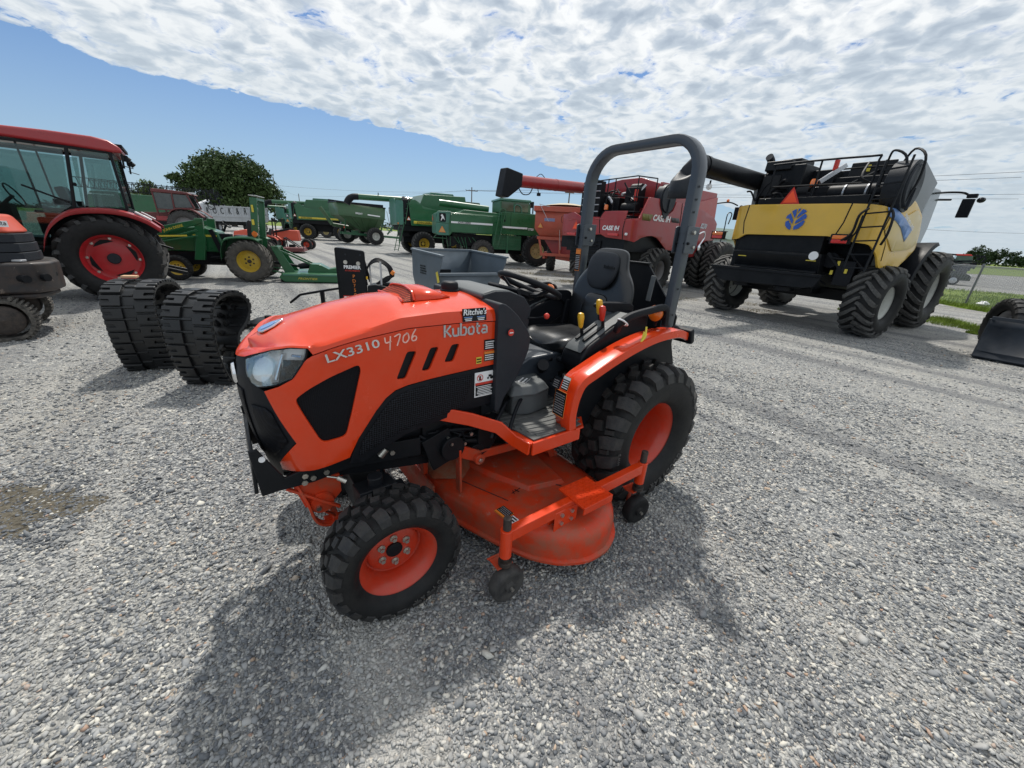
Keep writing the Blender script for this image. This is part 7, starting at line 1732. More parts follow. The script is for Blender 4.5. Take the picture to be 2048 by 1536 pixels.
# ------------------------------------------------------------------ dark red cab tractor further back
C = thing('cab_tractor', 'dull dark red cab tractor with black exhaust stack behind the green loader tractor', 'tractor', (-22.6, 27.8, 0), 205)
CT = tyre_mesh('row_tractor_tyre', .98, .48, .56, .045, 'ag', n=22, mat=RUBBER_D, crown=.08, seg=44); CR_ = rimk('row_tractor_rim', .57, .4, GREY_RIM, -.04)
for sg in (1, -1): wheel(C, CR_, CT, (0, sg * .95, .98), sg); wheel(C, rimk('row_front_rim', .33, .34, REDD), AG_S, (2.6, sg * .8, .66), sg)
b = MB(); b.prism([(.55, .9), (.55, 1.9), (1.2, 1.75), (3.2, 1.65), (3.3, .95)], -.38, .38, axis='y'); b.obj('hood', REDD, C, bevel=.04)
b = MB(); b.box((1.25, .40, 1.38), (.75, .03, .28)); b.box((1.3, 0, 1.45), (.8, .7, .45)); b.obj('side_panel', REDP, C, bevel=.02)
b = MB(); b.span((-.5, -.5, .7), (2.8, .5, 1.2)); b.box((0, 0, .98), (.4, 1.4, .3)); b.bar((-.5, .3, .9), (-1.9, .3, .75), .06, .08); b.box((.8, .5, .9), (.5, .3, .3)); b.obj('chassis', BLACKST, C)
b = MB(); b.prism([(-.62, 2.90), (-.40, 3.04), (.4, 3.10), (1.42, 3.12), (1.48, 2.92)], -.85, .85, axis='y'); b.obj('roof', REDD, C, bevel=.04)
b = MB()
for (x0, z0, x1, z1) in ((1.40, 2.92, 1.36, 1.5), (.42, 2.92, .48, 1.5), (-.35, 2.90, -.62, 2.10), (-.62, 2.1, .45, 2.02), (.48, 1.92, 1.36, 1.92)):
    for sg in (1, -1): b.bar((x0, sg * .8, z0), (x1, sg * .8, z1), .07, .09, up=(0, 1, 0))
b.obj('cab_frame', REDD, C)
for sg in (1, -1):
    b = MB(); b.prism([(.52, 1.95), (1.34, 1.95), (1.38, 2.88), (.48, 2.88)], sg * .79, sg * .80, axis='y'); b.obj('door_glass', DGLASS, C); b = MB(); b.prism([(-.52, 2.14), (.40, 2.08), (.40, 2.86), (-.30, 2.86)], sg * .79, sg * .80, axis='y'); b.obj('side_window', DGLASS, C)
    rows = [[(p.x, sg * .7, p.z), (p.x, sg * 1.2, p.z), (p.x, sg * 1.22, p.z - .08)] for p in smooth_path([(.75, 0, 1.7), (.45, 0, 1.98), (0, 0, 2.08), (-.6, 0, 2.0), (-1.1, 0, 1.6)], 4)]
    b = MB(); b.grid(rows); b.obj('fender', REDD, C, solid=.02)
pipe('exhaust_stack', [(.56, .72, 1.0), (.60, .72, 2.2), (.62, .72, 2.75)], .06, BLACKST, C)
b = MB(); b.box((-.55, .3, 3.0), (.3, .5, .12)); b.obj('cab_vent', SILVER, C, bevel=.03)

# sprayer with folded boom behind it
S_ = thing('field_sprayer', 'green and black field sprayer with folded truss boom behind the dark red tractor', 'sprayer', (-29.0, 33.0, 0), 207)
b = MB(); rr = random.Random(9)
for (y, z0) in ((1.3, 3.0), (-1.3, 3.0)):
    for (za, zb) in ((3.75, 3.65), (3.15, 3.1)): b.bar((4.2, y, za), (-3.9, y, zb - .1), .05, .05)
    for k in range(24): x = 4.0 - k * .34; b.bar((x, y, 3.73), (x - .17, y, 3.1), .03, .03); b.bar((x - .17, y, 3.1), (x - .34, y, 3.70), .03, .03)
    for k in range(14): b.box((-3.2 - rr.uniform(0, .9), y + rr.uniform(-.15, .15), 2.5 + rr.uniform(0, 1.3)), (.12, .12, .16))
b.tube(smooth_path([(-3.6, 1.4, 2.8), (-3.9, 1.4, 2.3), (-3.5, 1.4, 2.2), (-3.4, 1.4, 2.7)], 4), .03, n=6); b.bar((-2.6, 1.3, 3.1), (-3.8, 1.3, 2.2), .04, .04)
b.obj('boom', BLACKST, S_)
b = MB(); b.prism([(2.2, 1.6), (3.9, 1.5), (3.9, 2.5), (3.6, 2.95), (2.2, 3.0)], -.9, .9, axis='y'); b.span((-2.2, -.9, 1.5), (2.0, .9, 2.9)); b.obj('body', GREEN, S_, bevel=.06)
b = MB(); b.box((3.0, .92, 2.75), (1.4, .02, .08)); b.obj('body_stripe', WHITE, S_)
b = MB(); b.prism([(-2.3, 2.0), (-2.3, 2.9), (-1.6, 3.3), (-.9, 3.3), (-.9, 2.0)], -.8, .85, axis='y'); b.obj('cab', DGLASS, S_, bevel=.05)
for x in (-2.0, 3.0):
    for sg in (1, -1): wheel(S_, CR_, CT, (x, sg * 1.1, .98), sg)

# ------------------------------------------------------------------ hopper trailer with lettering
Q = thing('hopper_trailer', 'long white panelled hopper trailer lettered ROCK & ROLL beneath the big tree', 'trailer', (-37.7, 49.9, 0), 98)
b = MB(); b.prism([(-3.7, 1.50), (-3.4, 2.80), (11.9, 3.15), (12.1, 1.70), (11.4, 1.25), (-2.9, 1.15)], -1.25, 1.25, axis='y'); TB_ = b.obj('trailer_body', ALU, Q, bevel=.03)
b = MB()
for k in range(11):
    x = (-3.35, -2.2, -.8, .8, 2.55, 4.45, 6.3, 8.05, 9.95, 11.85, 11.86)[k]; b.box((x, -1.27, 2.30 + k * .03), (.09, .05, 1.3))
b.bar((-3.4, -1.28, 2.80), (11.9, -1.28, 3.16), .06, .12); b.bar((-3.5, -1.28, 1.70), (12.0, -1.28, 1.90), .06, .10); b.obj('panel_rib', ALU, TB_)
b = MB(); b.bar((-3.2, -1.0, 1.2), (12, -1.0, 1.3), .12, .16); b.bar((-3.2, -1.0, .85), (12, -1.0, 1.0), .08, .10); b.prism([(.5, 1.25), (4, 1.25), (3.1, .7), (1.4, .7)], -.7, .7, axis='y'); b.prism([(5.5, 1.3), (9, 1.3), (8.1, .7), (6.4, .7)], -.7, .7, axis='y'); b.obj('trailer_frame', BLACKST, Q)
for x, ch in zip((-2.85, -1.5, 0, 1.68, 3.5, 5.4, 7.2, 9.0, 10.9), 'ROCK&ROLL'): text(ch, 1.0 + .03 * x, BLACKST, TB_, (x, -1.285, 2.32 + x * .028), 'R')
b = MB(); b.cyl((-3.3, -.6, 2.8), (-1.2, -.6, 3.35), .18, n=12); b.obj('auger_tube', ALU, Q)
for x in (-2.0, -.8, 9.6, 10.8):
    for sg in (1, -1): wheel(Q, rimk('trailer_rim', .3, .25, ALU, .0), tyre_mesh('trailer_tyre', .5, .28, .3, .01, 'block', n=20, seg=32), (x, sg * 1.05, .5), sg)

# ------------------------------------------------------------------ little orange tractor and red mower
O_ = thing('compact_tractor', 'small orange tractor with black roll bar far behind, red mower at its rear', 'tractor', (-14.7, 23.6, 0), 200)
for sg in (1, -1): wheel(O_, rimk('small_tractor_rim', .18, .2, ORANGE_RIM, .0), tyre_mesh('small_tractor_tyre', .31, .24, .18, .02, 'ag', n=18, seg=36), (-.08, sg * .5, .31), sg); wheel(O_, rimk('small_tractor_rim', .13, .14, ORANGE_RIM, .0), tyre_mesh('small_front_tyre', .22, .15, .13, .012, 'block', n=18, seg=30), (1.25, sg * .42, .22), sg)
b = MB(); b.prism([(.50, .55), (.55, .98), (1.1, 1.10), (1.65, .98), (1.75, .60)], -.25, .25, axis='y'); b.obj('hood', EXOR, O_, bevel=.04)
for sg in (1, -1): b = MB(); rows = [[(p.x, sg * .28, p.z), (p.x, sg * .62, p.z), (p.x, sg * .63, p.z - .05)] for p in smooth_path([(.45, 0, .42), (.30, 0, .55), (.22, 0, .76), (-.1, 0, .84), (-.38, 0, .78), (-.55, 0, .62)], 4)]; b.grid(rows); b.obj('fender', EXOR, O_, solid=.015)
b = MB(); b.span((-.4, -.2, .3), (1.5, .2, .6)); b.span((-.1, -.25, .7), (.4, .25, .85)); b.obj('chassis', BLACKST, O_)
b = MB(); b.tube([(-.32, -.38, .6), (-.36, -.38, 1.78), (-.36, .38, 1.78), (-.32, .38, .6)], .035, n=6); b.bar((-.36, .38, 1.70), (-.62, .38, 1.62), .04, .14); b.obj('roll_bar', BLACKST, O_)
b = MB(); b.prism(rounded([(-.18, .85), (-.22, 1.2), (-.12, 1.22), (-.02, .88)], .03, 2), -.2, .2, axis='y'); b.tube([(.42, .15 * math.sin(a), 1.12 + .1 * math.cos(a)) for a in [k * math.pi / 8 for k in range(16)]], .015, n=5, closed=True); b.obj('seat', VINYL, O_)
K = thing('finishing_mower', 'dark red finishing mower on the gravel behind the small orange tractor', 'mower', (-13, 23.1, 0), 200)
b = MB(); b.prism([(.58, .06), (.55, .28), (-.50, .30), (-.60, .10)], -.75, .75, axis='y'); b.obj('deck', REDD, K, bevel=.02)
b = MB(); b.bar((.40, .3, .28), (.42, .3, .78), .05, .05); b.bar((.40, -.3, .28), (.42, -.3, .78), .05, .05); b.bar((.40, .3, .78), (-.30, .3, .30), .05, .05); b.bar((.40, -.3, .78), (-.3, -.3, .30), .05, .05); b.bar((.42, -.3, .78), (.42, .3, .78), .05, .05); b.box((.1, 0, .36), (.3, .3, .14))
for (x, y) in ((-.55, .6), (-.55, -.6), (.55, .6)): b.bar((x, y, .12), (x, y, .45), .03, .03)
b.obj('hitch_frame', BLACKST, K)
O2 = thing('compact_tractor', 'half hidden orange tractor with loader, hood showing behind the green tractor seat', 'tractor', (-15.0, 26.0, 0), 15)
b = MB(); b.prism([(-1.0, .5), (-1.1, .9), (-.5, 1.12), (.7, 1.15), (.75, .5)], -.3, .3, axis='y'); b.obj('hood', EXOR, O2, bevel=.06)
b = MB(); b.box((-1.6, 0, .75), (.45, 1.3, .5), taper=(.8, 1)); b.bar((-1.4, .5, .8), (.3, .5, 1.2), .06, .12); b.bar((-1.4, -.5, .8), (.3, -.5, 1.2), .06, .12); b.obj('loader', BLACKST, O2, bevel=.02)
for x in (-.6, 1.2):
    for sg in (1, -1): wheel(O2, rimk('small_tractor_rim', .18, .2, ORANGE_RIM, .0), tyre_mesh('small_tractor_tyre', .33, .24, .18, .02, 'ag', n=18, seg=36), (x, sg * .5, .33), sg)
# ------------------------------------------------------------------ two rubber tracks standing on the gravel
def track_loop(name, label, loc, rz, prof, width, group):
    root = thing(name, label, 'rubber track', loc, rz, group)
    P = smooth_path([(p[0], 0, p[1]) for p in prof], 8, True)
    n = len(P); w = width / 2; th = .026
    cen = sum(P, Vector()) / n
    nr = []
    area = sum(P[i].x * P[(i + 1) % n].z - P[(i + 1) % n].x * P[i].z for i in range(n))
    for i in range(n):
        t = (P[(i + 1) % n] - P[i - 1]).normalized(); q = Vector((t.z, 0, -t.x))
        nr.append((t, q if area > 0 else -q))
    b = MB(); rows = []
    for p, (t, q) in zip(P + P[:1], nr + nr[:1]):
        i_ = p - q * th
        rows.append([(p.x, -w, p.z), (p.x, w, p.z), (i_.x, w - .01, i_.z), (i_.x, -w + .01, i_.z)])
    b.grid(rows, wrap=True)
    # arc length stations
    L = [0]
    for i in range(n): L.append(L[-1] + (P[(i + 1) % n] - P[i]).length)
    tot = L[-1]; N_ = int(round(tot / .128)); pit = tot / N_
    def at(s):
        s %= tot
        i = max(k for k in range(n) if L[k] <= s); f = (s - L[i]) / (L[i + 1] - L[i] + 1e-9)
        p = P[i].lerp(P[(i + 1) % n], f); t = nr[i][0].lerp(nr[(i + 1) % n][0], f).normalized(); q = nr[i][1].lerp(nr[(i + 1) % n][1], f).normalized()
        return p, t, q
    blk = MB(); inn = b
    for k in range(N_):
        for sg, ph in ((-1, 0), (1, .5)):
            p, t, q = at((k + ph) * pit)
            M = Matrix((t, Vector((0, 1, 0)), q)).transposed().to_4x4(); M.translation = p
            y0, y1 = sg * .055, sg * (w - .004)
            h, l = .028, pit * .455
            # block with a slot cut in from the outer edge
            ol = [(-l, y0), (l, y0), (l, y1), (l * .30, y1), (l * .30, y0 + (y1 - y0) * .55), (-l * .30, y0 + (y1 - y0) * .50), (-l * .30, y1), (-l, y1)]
            if sg < 0: ol = ol[::-1]
            m_ = len(ol)
            V = [M @ Vector((x, y, -.004)) for x, y in ol] + [M @ Vector((x * .90, y0 + (y - y0) * .985, h)) for x, y in ol]
            blk.add(V, [tuple(range(m_ - 1, -1, -1)), tuple(range(m_, 2 * m_))] + [(i, (i + 1) % m_, m_ + (i + 1) % m_, m_ + i) for i in range(m_)])
        p, t, q = at(k * pit)
        M = Matrix((t, Vector((0, 1, 0)), q)).transposed().to_4x4(); M.translation = p
        V = [M @ Vector(c) for c in [(-.018, -.05, -.004), (.018, -.05, -.004), (.018, .05, -.004), (-.018, .05, -.004), (-.012, -.045, .016), (.012, -.045, .016), (.012, .045, .016), (-.012, .045, .016)]]
        FB = [(0, 3, 2, 1), (4, 5, 6, 7), (0, 1, 5, 4), (1, 2, 6, 5), (2, 3, 7, 6), (3, 0, 4, 7)]
        blk.add(V, FB)
        for sg in (-1, 1):
            V = [M @ Vector(c) for c in [(-.030, sg * .035, -th), (.030, sg * .035, -th), (.030, sg * .075, -th), (-.030, sg * .075, -th), (-.012, sg * .042, -th - .06), (.012, sg * .042, -th - .06), (.012, sg * .066, -th - .06), (-.012, sg * .066, -th - .06)]]
            inn.add(V, FB)
            V = [M @ Vector((c[0], sg * c[1], c[2])) for c in [(-.02, .09, -th), (.02, .09, -th), (.02, w - .03, -th), (-.02, w - .03, -th), (-.012, .09, -th - .012), (.012, .09, -th - .012), (.012, w - .03, -th - .012), (-.012, w - .03, -th - .012)]]
            inn.add(V, FB)
    band = b.obj('belt', TRACKR, root)
    blk.obj('tread_block', TRACKR, band, bevel=.004)
    return root
# profile: x = away from the camera, z = up
profB = [(.10, .03), (.02, .12), (-.04, .35), (-.05, .60), (-.01, .80), (.10, .92), (.28, .965), (.48, .94), (.62, .84), (.63, .72), (.52, .60), (.38, .52), (.32, .43), (.36, .34), (.52, .27), (.66, .22), (.70, .12), (.62, .03), (.36, .015)]
profA = [(.10, .03), (.02, .12), (-.04, .35), (-.05, .60), (-.02, .82), (.08, .94), (.28, .985), (.52, .96), (.72, .86), (.80, .66), (.76, .40), (.74, .18), (.62, .04), (.36, .015)]
track_loop('rubber_track', 'black rubber track standing on edge, left one, with a wood block on top', (-4.13, 4.02, 0), 112, [(x, z * .975) for x, z in profA], .46, 'loose rubber tracks')
track_loop('rubber_track', 'black rubber track sagging into a bean shape, right one, next to the orange hood', (-3.24, 3.70, 0), 95, [(x, z * .98) for x, z in profB], .47, 'loose rubber tracks')
W_ = MB(); W_.box((0, 0, 0), (.13, .09, .022)); tag(W_.obj('wood_block', WOODB, bevel=.002, loc=(-4.30, 4.28, 1.021), rot=(0, 0, 25)), 'small pale wood block lying on top of the left rubber track', 'wood block')

# black attachment lying behind the tracks
A_ = thing('mower_attachment', 'low black mower attachment lying on the gravel behind the right rubber track', 'attachment', (-4.1, 6.2, 0), 10)
b = MB(); b.lathe([(.26, .10), (.27, .13), (.18, .17), (.05, .18), (.001, .18)], axis='z', n=28); b.lathe([(.26, .10), (.10, .09), (.001, .09)], axis='z', n=28); b.box((.05, 0, .06), (.9, .12, .05)); b.box((.35, .1, .10), (.5, .08, .04), rot=(0, 0, 10)); b.box((-.45, 0, .05), (.25, .35, .08)); b.cyl((0, 0, .16), (0, 0, .22), .05, n=14)
b.obj('deck', BLACKST, A_, bevel=.008)
b = MB(); b.box((-.55, .1, .30), (.45, .30, .05), rot=(6, -12, 0)); b.box((-.55, .0, .22), (.40, .1, .08)); b.bar((-.75, .2, .30), (-.9, .3, .02), .04, .04); b.bar((-.4, .2, .3), (-.4, .2, .02), .04, .04); b.obj('mounting_frame', BLACKST, A_, bevel=.006)

# post driver
D_ = thing('post_driver', 'black post driver attachment with upright lettered plate and coiled hoses', 'attachment', (-2.28, 5.40, 0), 8)
pl = rounded([(-.175, .28), (.175, .28), (.175, 1.37), (-.175, 1.40)], .03, 3)
b = MB(); b.prism(pl, -.02, .02, axis='y'); PLt = b.obj('plate', BLACKST, D_, bevel=.004)
b = MB(); b.prism([(p[0] * 1.0 - .045, p[1]) for p in pl], .02, .14, axis='y'); b.obj('weight_housing', BLACKST, D_, bevel=.01)
for (x, z) in ((-.075, 1.215), (.09, 1.205), (-.075, .70), (.09, .69)):
    b = MB(); b.cyl((x, -.02, z), (x, -.035, z), .026, n=20); b.obj('bolt', BOLT, PLt)
for x in (-.07, .12): b = MB(); b.cyl((x, -.019, 1.315), (x, -.023, 1.315), .012, n=12); b.obj('bolt_hole', GREYPL, PLt)
FR_ = ((1, 0, 0), (0, 0, 1), (0, -1, 0))
text('PREMIER', .062, WHITE, PLt, (.005, -.0225, 1.15), FR_, bold=.035, sx=.95); text('ATTACHMENTS', .026, REDK, PLt, (.005, -.0225, 1.105), FR_, bold=.02, sx=1.05)
for k, ch in enumerate('PD750'): text(ch, .062, ODEC, PLt, (.015, -.0225, 1.03 - k * .062), FR_)
b = MB(); b.box((.005, -.022, .745), (.30, .003, .045), mat=0)
for k in range(7): b.box((-.12 + k * .041, -.0242, .745), (.032, .002, .022), mat=1)
b.obj('red_label', [REDK, WHITE], PLt)
b = MB(); b.prism([(.18, .60), (.20, .92), (.30, .94), (.56, .90), (.56, .70), (.36, .60)], -.08, .22, axis='y'); b.cyl((.42, .05, .92), (.42, .05, .96), .07, n=18); b.box((.10, .10, .40), (.5, .3, .3)); b.box((.1, .1, .12), (1.0, .12, .24)); b.bar((.20, .1, .95), (.13, .1, 1.27), .05, .03); b.obj('hitch_block', BLACKST, D_, bevel=.012)
b = MB(); b.bar((-.80, .2, .72), (-.42, .2, .80), .05, .03); b.bar((-.42, .2, .80), (-.1, .2, .86), .04, .03); b.bar((-.80, .2, .72), (-.95, .2, .60), .04, .03); b.bar((-.5, .2, .78), (-.5, .2, 0), .05, .05); b.obj('support_arm', BLACKST, D_, bevel=.004)
for k in range(4):
    rr_ = .13 + .015 * k
    pipe('hose', [(.18, .0, .92), (.16, -.02 + .03 * k, 1.05), (.22, .02 * k, 1.18 + .01 * k), (.34, .02 * k, 1.24 + .012 * k), (.46 + .01 * k, .03 * k, 1.18), (.50 + .012 * k, .02 * k, 1.05), (.45, .02 * k, .98 + .02 * k), (.30, .03, .94)], .011, BLACKPL, D_, n=7)
b = MB(); b.bar((.38, -.02, .93), (.38, -.02, 1.24), .022, .022); b.bar((.22, .05, .90), (.22, .05, 1.22), .02, .02); b.obj('chrome_strut', SILVER, D_)
b = MB(); b.cyl((.52, 0, 1.08), (.55, 0, 1.12), .025, n=10); b.obj('hose_cap', ODEC, D_)
b = MB(); b.cyl((.19, -.03, 1.0), (.19, -.03, 1.04), .012, n=12); b.obj('hose_coupler', YELL, D_)

# blue-grey dumping hopper
P_ = thing('dump_hopper', 'blue-grey steel self-dumping hopper standing open on the gravel', 'hopper', (-1.36, 7.05, 0), 36)
Wd, Dp = 1.37, 1.42
side_p = [(Dp, 1.29), (0, 1.25), (.02, 1.16), (.16, .93), (.48, .22), (1.05, .16), (Dp, .80)]
t_ = .008
for x in (0, Wd):
    b = MB(); b.prism(side_p, x - t_, x + t_, axis='x'); sp2 = b.obj('side_panel', HOPPER, P_)
    b = MB(); b.bar((x, -.02, 1.262), (x, Dp, 1.302), .07, .035); b.obj('rim_channel', HOPPER, sp2, bevel=.004)
b = MB(); b.grid([[(0, Dp, 1.29), (Wd, Dp, 1.29)], [(0, Dp, .80), (Wd, Dp, .80)], [(0, 1.05, .16), (Wd, 1.05, .16)], [(0, .48, .22), (Wd, .48, .22)], [(0, .16, .93), (Wd, .16, .93)]]); b.obj('hopper_shell', HOPPER, P_, solid=.008)
b = MB(); b.bar((0, .14, .935), (Wd, .14, .935), .06, .05); b.bar((0, Dp, 1.30), (Wd, Dp, 1.30), .05, .05); b.obj('front_lip', HOPPER, P_, bevel=.006)
b = MB(); b.bar((.2, .3, .12), (.2, 1.3, .12), .14, .12); b.bar((Wd - .2, .3, .12), (Wd - .2, 1.3, .12), .14, .12); b.bar((.1, .9, .16), (Wd - .1, .9, .16), .10, .10); b.bar((.1, 1.25, .16), (Wd - .1, 1.25, .16), .10, .10); b.box((Wd / 2, 1.4, .6), (.3, .1, .6)); b.obj('fork_base', BLACKST, P_, bevel=.006)
LFT = ((0, -1, 0), (0, 0, 1), (-1, 0, 0))
b = MB(); rr = random.Random(2)
for j in range(4):
    x = 0
    while x < .26:
        l = rr.uniform(.02, .06); b.box((-t_ - .002, .98 - x, 1.02 - j * .045), (.002, l, .028)); x += l + .012
b.obj('stencilled_notice', BLACKST, P_)
b = MB(); b.box((0, 0, 0), (.002, .09, .20)); b.obj('yellow_label', YDEC, P_, loc=(-t_ - .002, .19, .88), rot=(-22, 0, 0))
# ------------------------------------------------------------------ right edge: loader bucket, grass, fence, road side
LD = thing('loader', 'dark loader bucket with worn white edge and tyre behind, cut by the right edge', 'loader', (8.9, 7.3, 0), 219)
NAVY = surf('dark_navy_steel', (.012, .018, .028), .45, var=.2, dirt=.15, dirtcol=(.07, .07, .07), scale=3)
b = MB(); b.grid([[(.05, 0, .72), (.05, 1.9, .72)], [(.03, 0, .60), (.03, 1.9, .60)], [(.12, -.01, .12), (.12, 1.9, .12)], [(.34, -.02, .04), (.34, 1.9, .04)]]); b.prism([(.05, .72), (.03, .60), (.12, .12), (.34, .04), (-.30, .03), (-.42, .35), (-.30, .70)], -.02, .01, axis='y')
b.grid([[(-.30, 0, .70), (-.30, 1.9, .70)], [(-.42, 0, .35), (-.42, 1.9, .35)], [(-.30, 0, .03), (-.30, 1.9, .03)], [(.34, 0, .03), (.34, 1.9, .03)]]); BK = b.obj('bucket', NAVY, LD, solid=.02)
b = MB(); b.bar((.05, 0, .74), (.05, 1.9, .74), .05, .06); b.obj('bucket_rim', NAVY, BK)
b = MB(); rr = random.Random(8)
for k in range(8): b.box((.052, .12 + k * .085, .668 - rr.uniform(0, .02)), (.01, rr.uniform(.05, .10), rr.uniform(.008, .035)), rot=(rr.uniform(-8, 8), 0, 0))
b.obj('worn_paint', WHITE, BK)
for (x, y) in ((-.95, .28), (-1.30, .62)): wheel(LD, rimk('loader_rim', .3, .28, GREY_RIM, .0), tyre_mesh('loader_tyre', .54, .42, .32, .02, 'block', n=24, seg=40), (x, y, .54), -1, steer=25)
b = MB(); b.bar((-.6, .9, .5), (-2.4, 1.0, 1.1), .2, .3); b.span((-3.0, .7, .5), (-1.6, 1.9, 1.5)); b.prism([(-1.2, 1.05), (-1.2, 1.5), (-2.0, 1.7), (-2.0, 1.0)], .62, .70, axis='y'); b.obj('loader_frame', NAVY, LD, bevel=.02)

def grass_mat(name, c0, c1, c2):
    m, N, L, B = new_mat(name)
    tc = N.new('ShaderNodeTexCoord')
    n = nd(N, 'ShaderNodeTexNoise'); n.inputs['Scale'].default_value = .8; n.inputs['Detail'].default_value = 8; n.inputs['Roughness'].default_value = .7; L.new(tc.outputs['Object'], n.inputs['Vector'])
    n2 = nd(N, 'ShaderNodeTexNoise'); n2.inputs['Scale'].default_value = 14; n2.inputs['Detail'].default_value = 4; L.new(tc.outputs['Object'], n2.inputs['Vector'])
    c = ramp(N, L, n.outputs[0], [(.3, c0), (.55, c1), (.75, c2)])
    c = mixc(N, L, ramp(N, L, n2.outputs[0], [(.35, .5), (.6, 0.0)]), c, tuple(x * .45 for x in c0))
    L.new(c, B.inputs['Base Color']); B.inputs['Roughness'].default_value = .9; B.inputs['Specular IOR Level'].default_value = .2
    return m
GRS = grass_mat('mown_grass', (.11, .18, .025), (.18, .24, .040), (.28, .28, .075))
b = MB(); rr = random.Random(6)
edge = [(23, 60), (18.8, 24), (18.1, 20), (17.75, 17.6), (17.2, 15.2), (16.7, 12.9), (16.2, 9), (16, 4), (16, -10), (34, -10), (32, 12), (30.5, 24), (27.5, 25), (25.2, 25.1), (27, 34), (34, 60)]
pts = []
for i in range(len(edge)):
    a, c = Vector(edge[i]), Vector(edge[(i + 1) % len(edge)])
    k = max(1, int((c - a).length / .5))
    for j in range(k): q = a.lerp(c, j / k); pts.append((q.x + rr.uniform(-.12, .12), q.y + rr.uniform(-.12, .12), .006))
b.add(pts, [tuple(range(len(pts)))]); tag(b.obj('grass_verge', GRS, smooth=0), kind='structure')
b = MB(); b.add([(-300, 125, .02), (-45, 125, .02), (-60, 170, .02), (-300, 170, .02)], [(0, 1, 2, 3)]); b.add([(-46, 84, .02), (-38, 84, .02), (-34, 92, .02), (-48, 92, .02)], [(0, 1, 2, 3)]); b.add([(36, 60, .02), (700, 60, .02), (700, 900, .02), (-300, 900, .02), (-300, 172, .02), (36, 172, .02)], [(0, 1, 2, 3, 4, 5)])
tag(b.obj('far_field', GRS, smooth=0, fixn=False), kind='structure')
def blades(name, label, spots, n, h0, h1, mat, seed, bw=.006):
    rs = np.random.RandomState(seed); V = []; F = []
    for k in range(n):
        (x, y, rx, ry) = spots[rs.randint(len(spots))]
        a = rs.uniform(0, 6.28); r_ = math.sqrt(rs.uniform()) 
        px, py = x + rx * r_ * math.cos(a), y + ry * r_ * math.sin(a); h = rs.uniform(h0, h1) * (1.15 - r_ * .7); t = rs.uniform(0, 6.28); w = bw * rs.uniform(.7, 1.5); lx, ly = rs.normal(0, h * .35, 2)
        i = len(V); V += [(px - w * math.cos(t), py - w * math.sin(t), 0), (px + w * math.cos(t), py + w * math.sin(t), 0), (px + lx, py + ly, h)]; F.append((i, i + 1, i + 2))
    me = bpy.data.meshes.new(name); me.from_pydata(V, [], F); me.materials.append(mat)
    o = link_mesh(name, me); tag(o, label, 'grass', kind='stuff'); return o
WEED = surf('weed_blade', (.17, .24, .035), .8, var=.5, scale=2, spec=.2)
DRY = surf('dry_straw', (.26, .21, .12), .9, var=.3, scale=2, spec=.2)
blades('weeds', 'ragged green weeds growing through the gravel at the right', [(12.8, 11.6, .5, .5), (12.4, 10.9, .7, .6), (12.5, 10.3, .5, .4), (11.8, 9.7, .35, .25), (11.6, 11.4, .3, .3), (10.4, 6.6, .25, .2), (10.9, 12.6, .5, .3)], 9000, .05, .20, WEED, 1)
sp_ = []
for k in range(26):
    t = k / 26; sp_.append((16.6 + 1.7 * t + .3, 11.5 + 9.5 * t, .35, .45))
for k in range(60): sp_.append((rr.uniform(18.5, 29), rr.uniform(9, 26), 1.6, 1.6))
blades('grass', 'green grass strip beyond the gravel at the right', sp_, 26000, .06, .24, WEED, 2, bw=.012)
blades('dead_grass', 'dry straw and dead weeds between the parked machines', [(6.5 + rr.uniform(-4.5, 5), 13.5 + rr.uniform(-3.2, 6), .6, .5) for k in range(22)] + [(1.5 + rr.uniform(-2, 3), 18 + rr.uniform(-2, 3), .7, .6) for k in range(14)], 9000, .02, .09, DRY, 3)

# chain-link fence
def chain_mat():
    m, N, L, B = new_mat('chain_link')
    out_ = [n for n in N if n.type == 'OUTPUT_MATERIAL'][0]
    uv = N.new('ShaderNodeAttribute'); uv.attribute_name = 'st'
    sp = N.new('ShaderNodeSeparateXYZ'); L.new(uv.outputs['Vector'], sp.inputs[0])
    k = 1 / .075
    def band(e):
        f = mth(N, L, 'FRACT', mth(N, L, 'MULTIPLY', e, k)); g = mth(N, L, 'ABSOLUTE', mth(N, L, 'SUBTRACT', f, .5)); return mth(N, L, 'LESS_THAN', g, .08)
    a = band(mth(N, L, 'ADD', sp.outputs[0], sp.outputs[1])); c = band(mth(N, L, 'SUBTRACT', sp.outputs[0], sp.outputs[1]))
    f = mth(N, L, 'MAXIMUM', a, c)
    B.inputs['Base Color'].default_value = (.33, .34, .35, 1); B.inputs['Metallic'].default_value = .6; B.inputs['Roughness'].default_value = .5
    tr = N.new('ShaderNodeBsdfTransparent'); mx = N.new('ShaderNodeMixShader'); L.new(f, mx.inputs[0]); L.new(tr.outputs[0], mx.inputs[1]); L.new(B.outputs[0], mx.inputs[2]); L.new(mx.outputs[0], out_.inputs[0])
    return m
CHAIN = chain_mat()
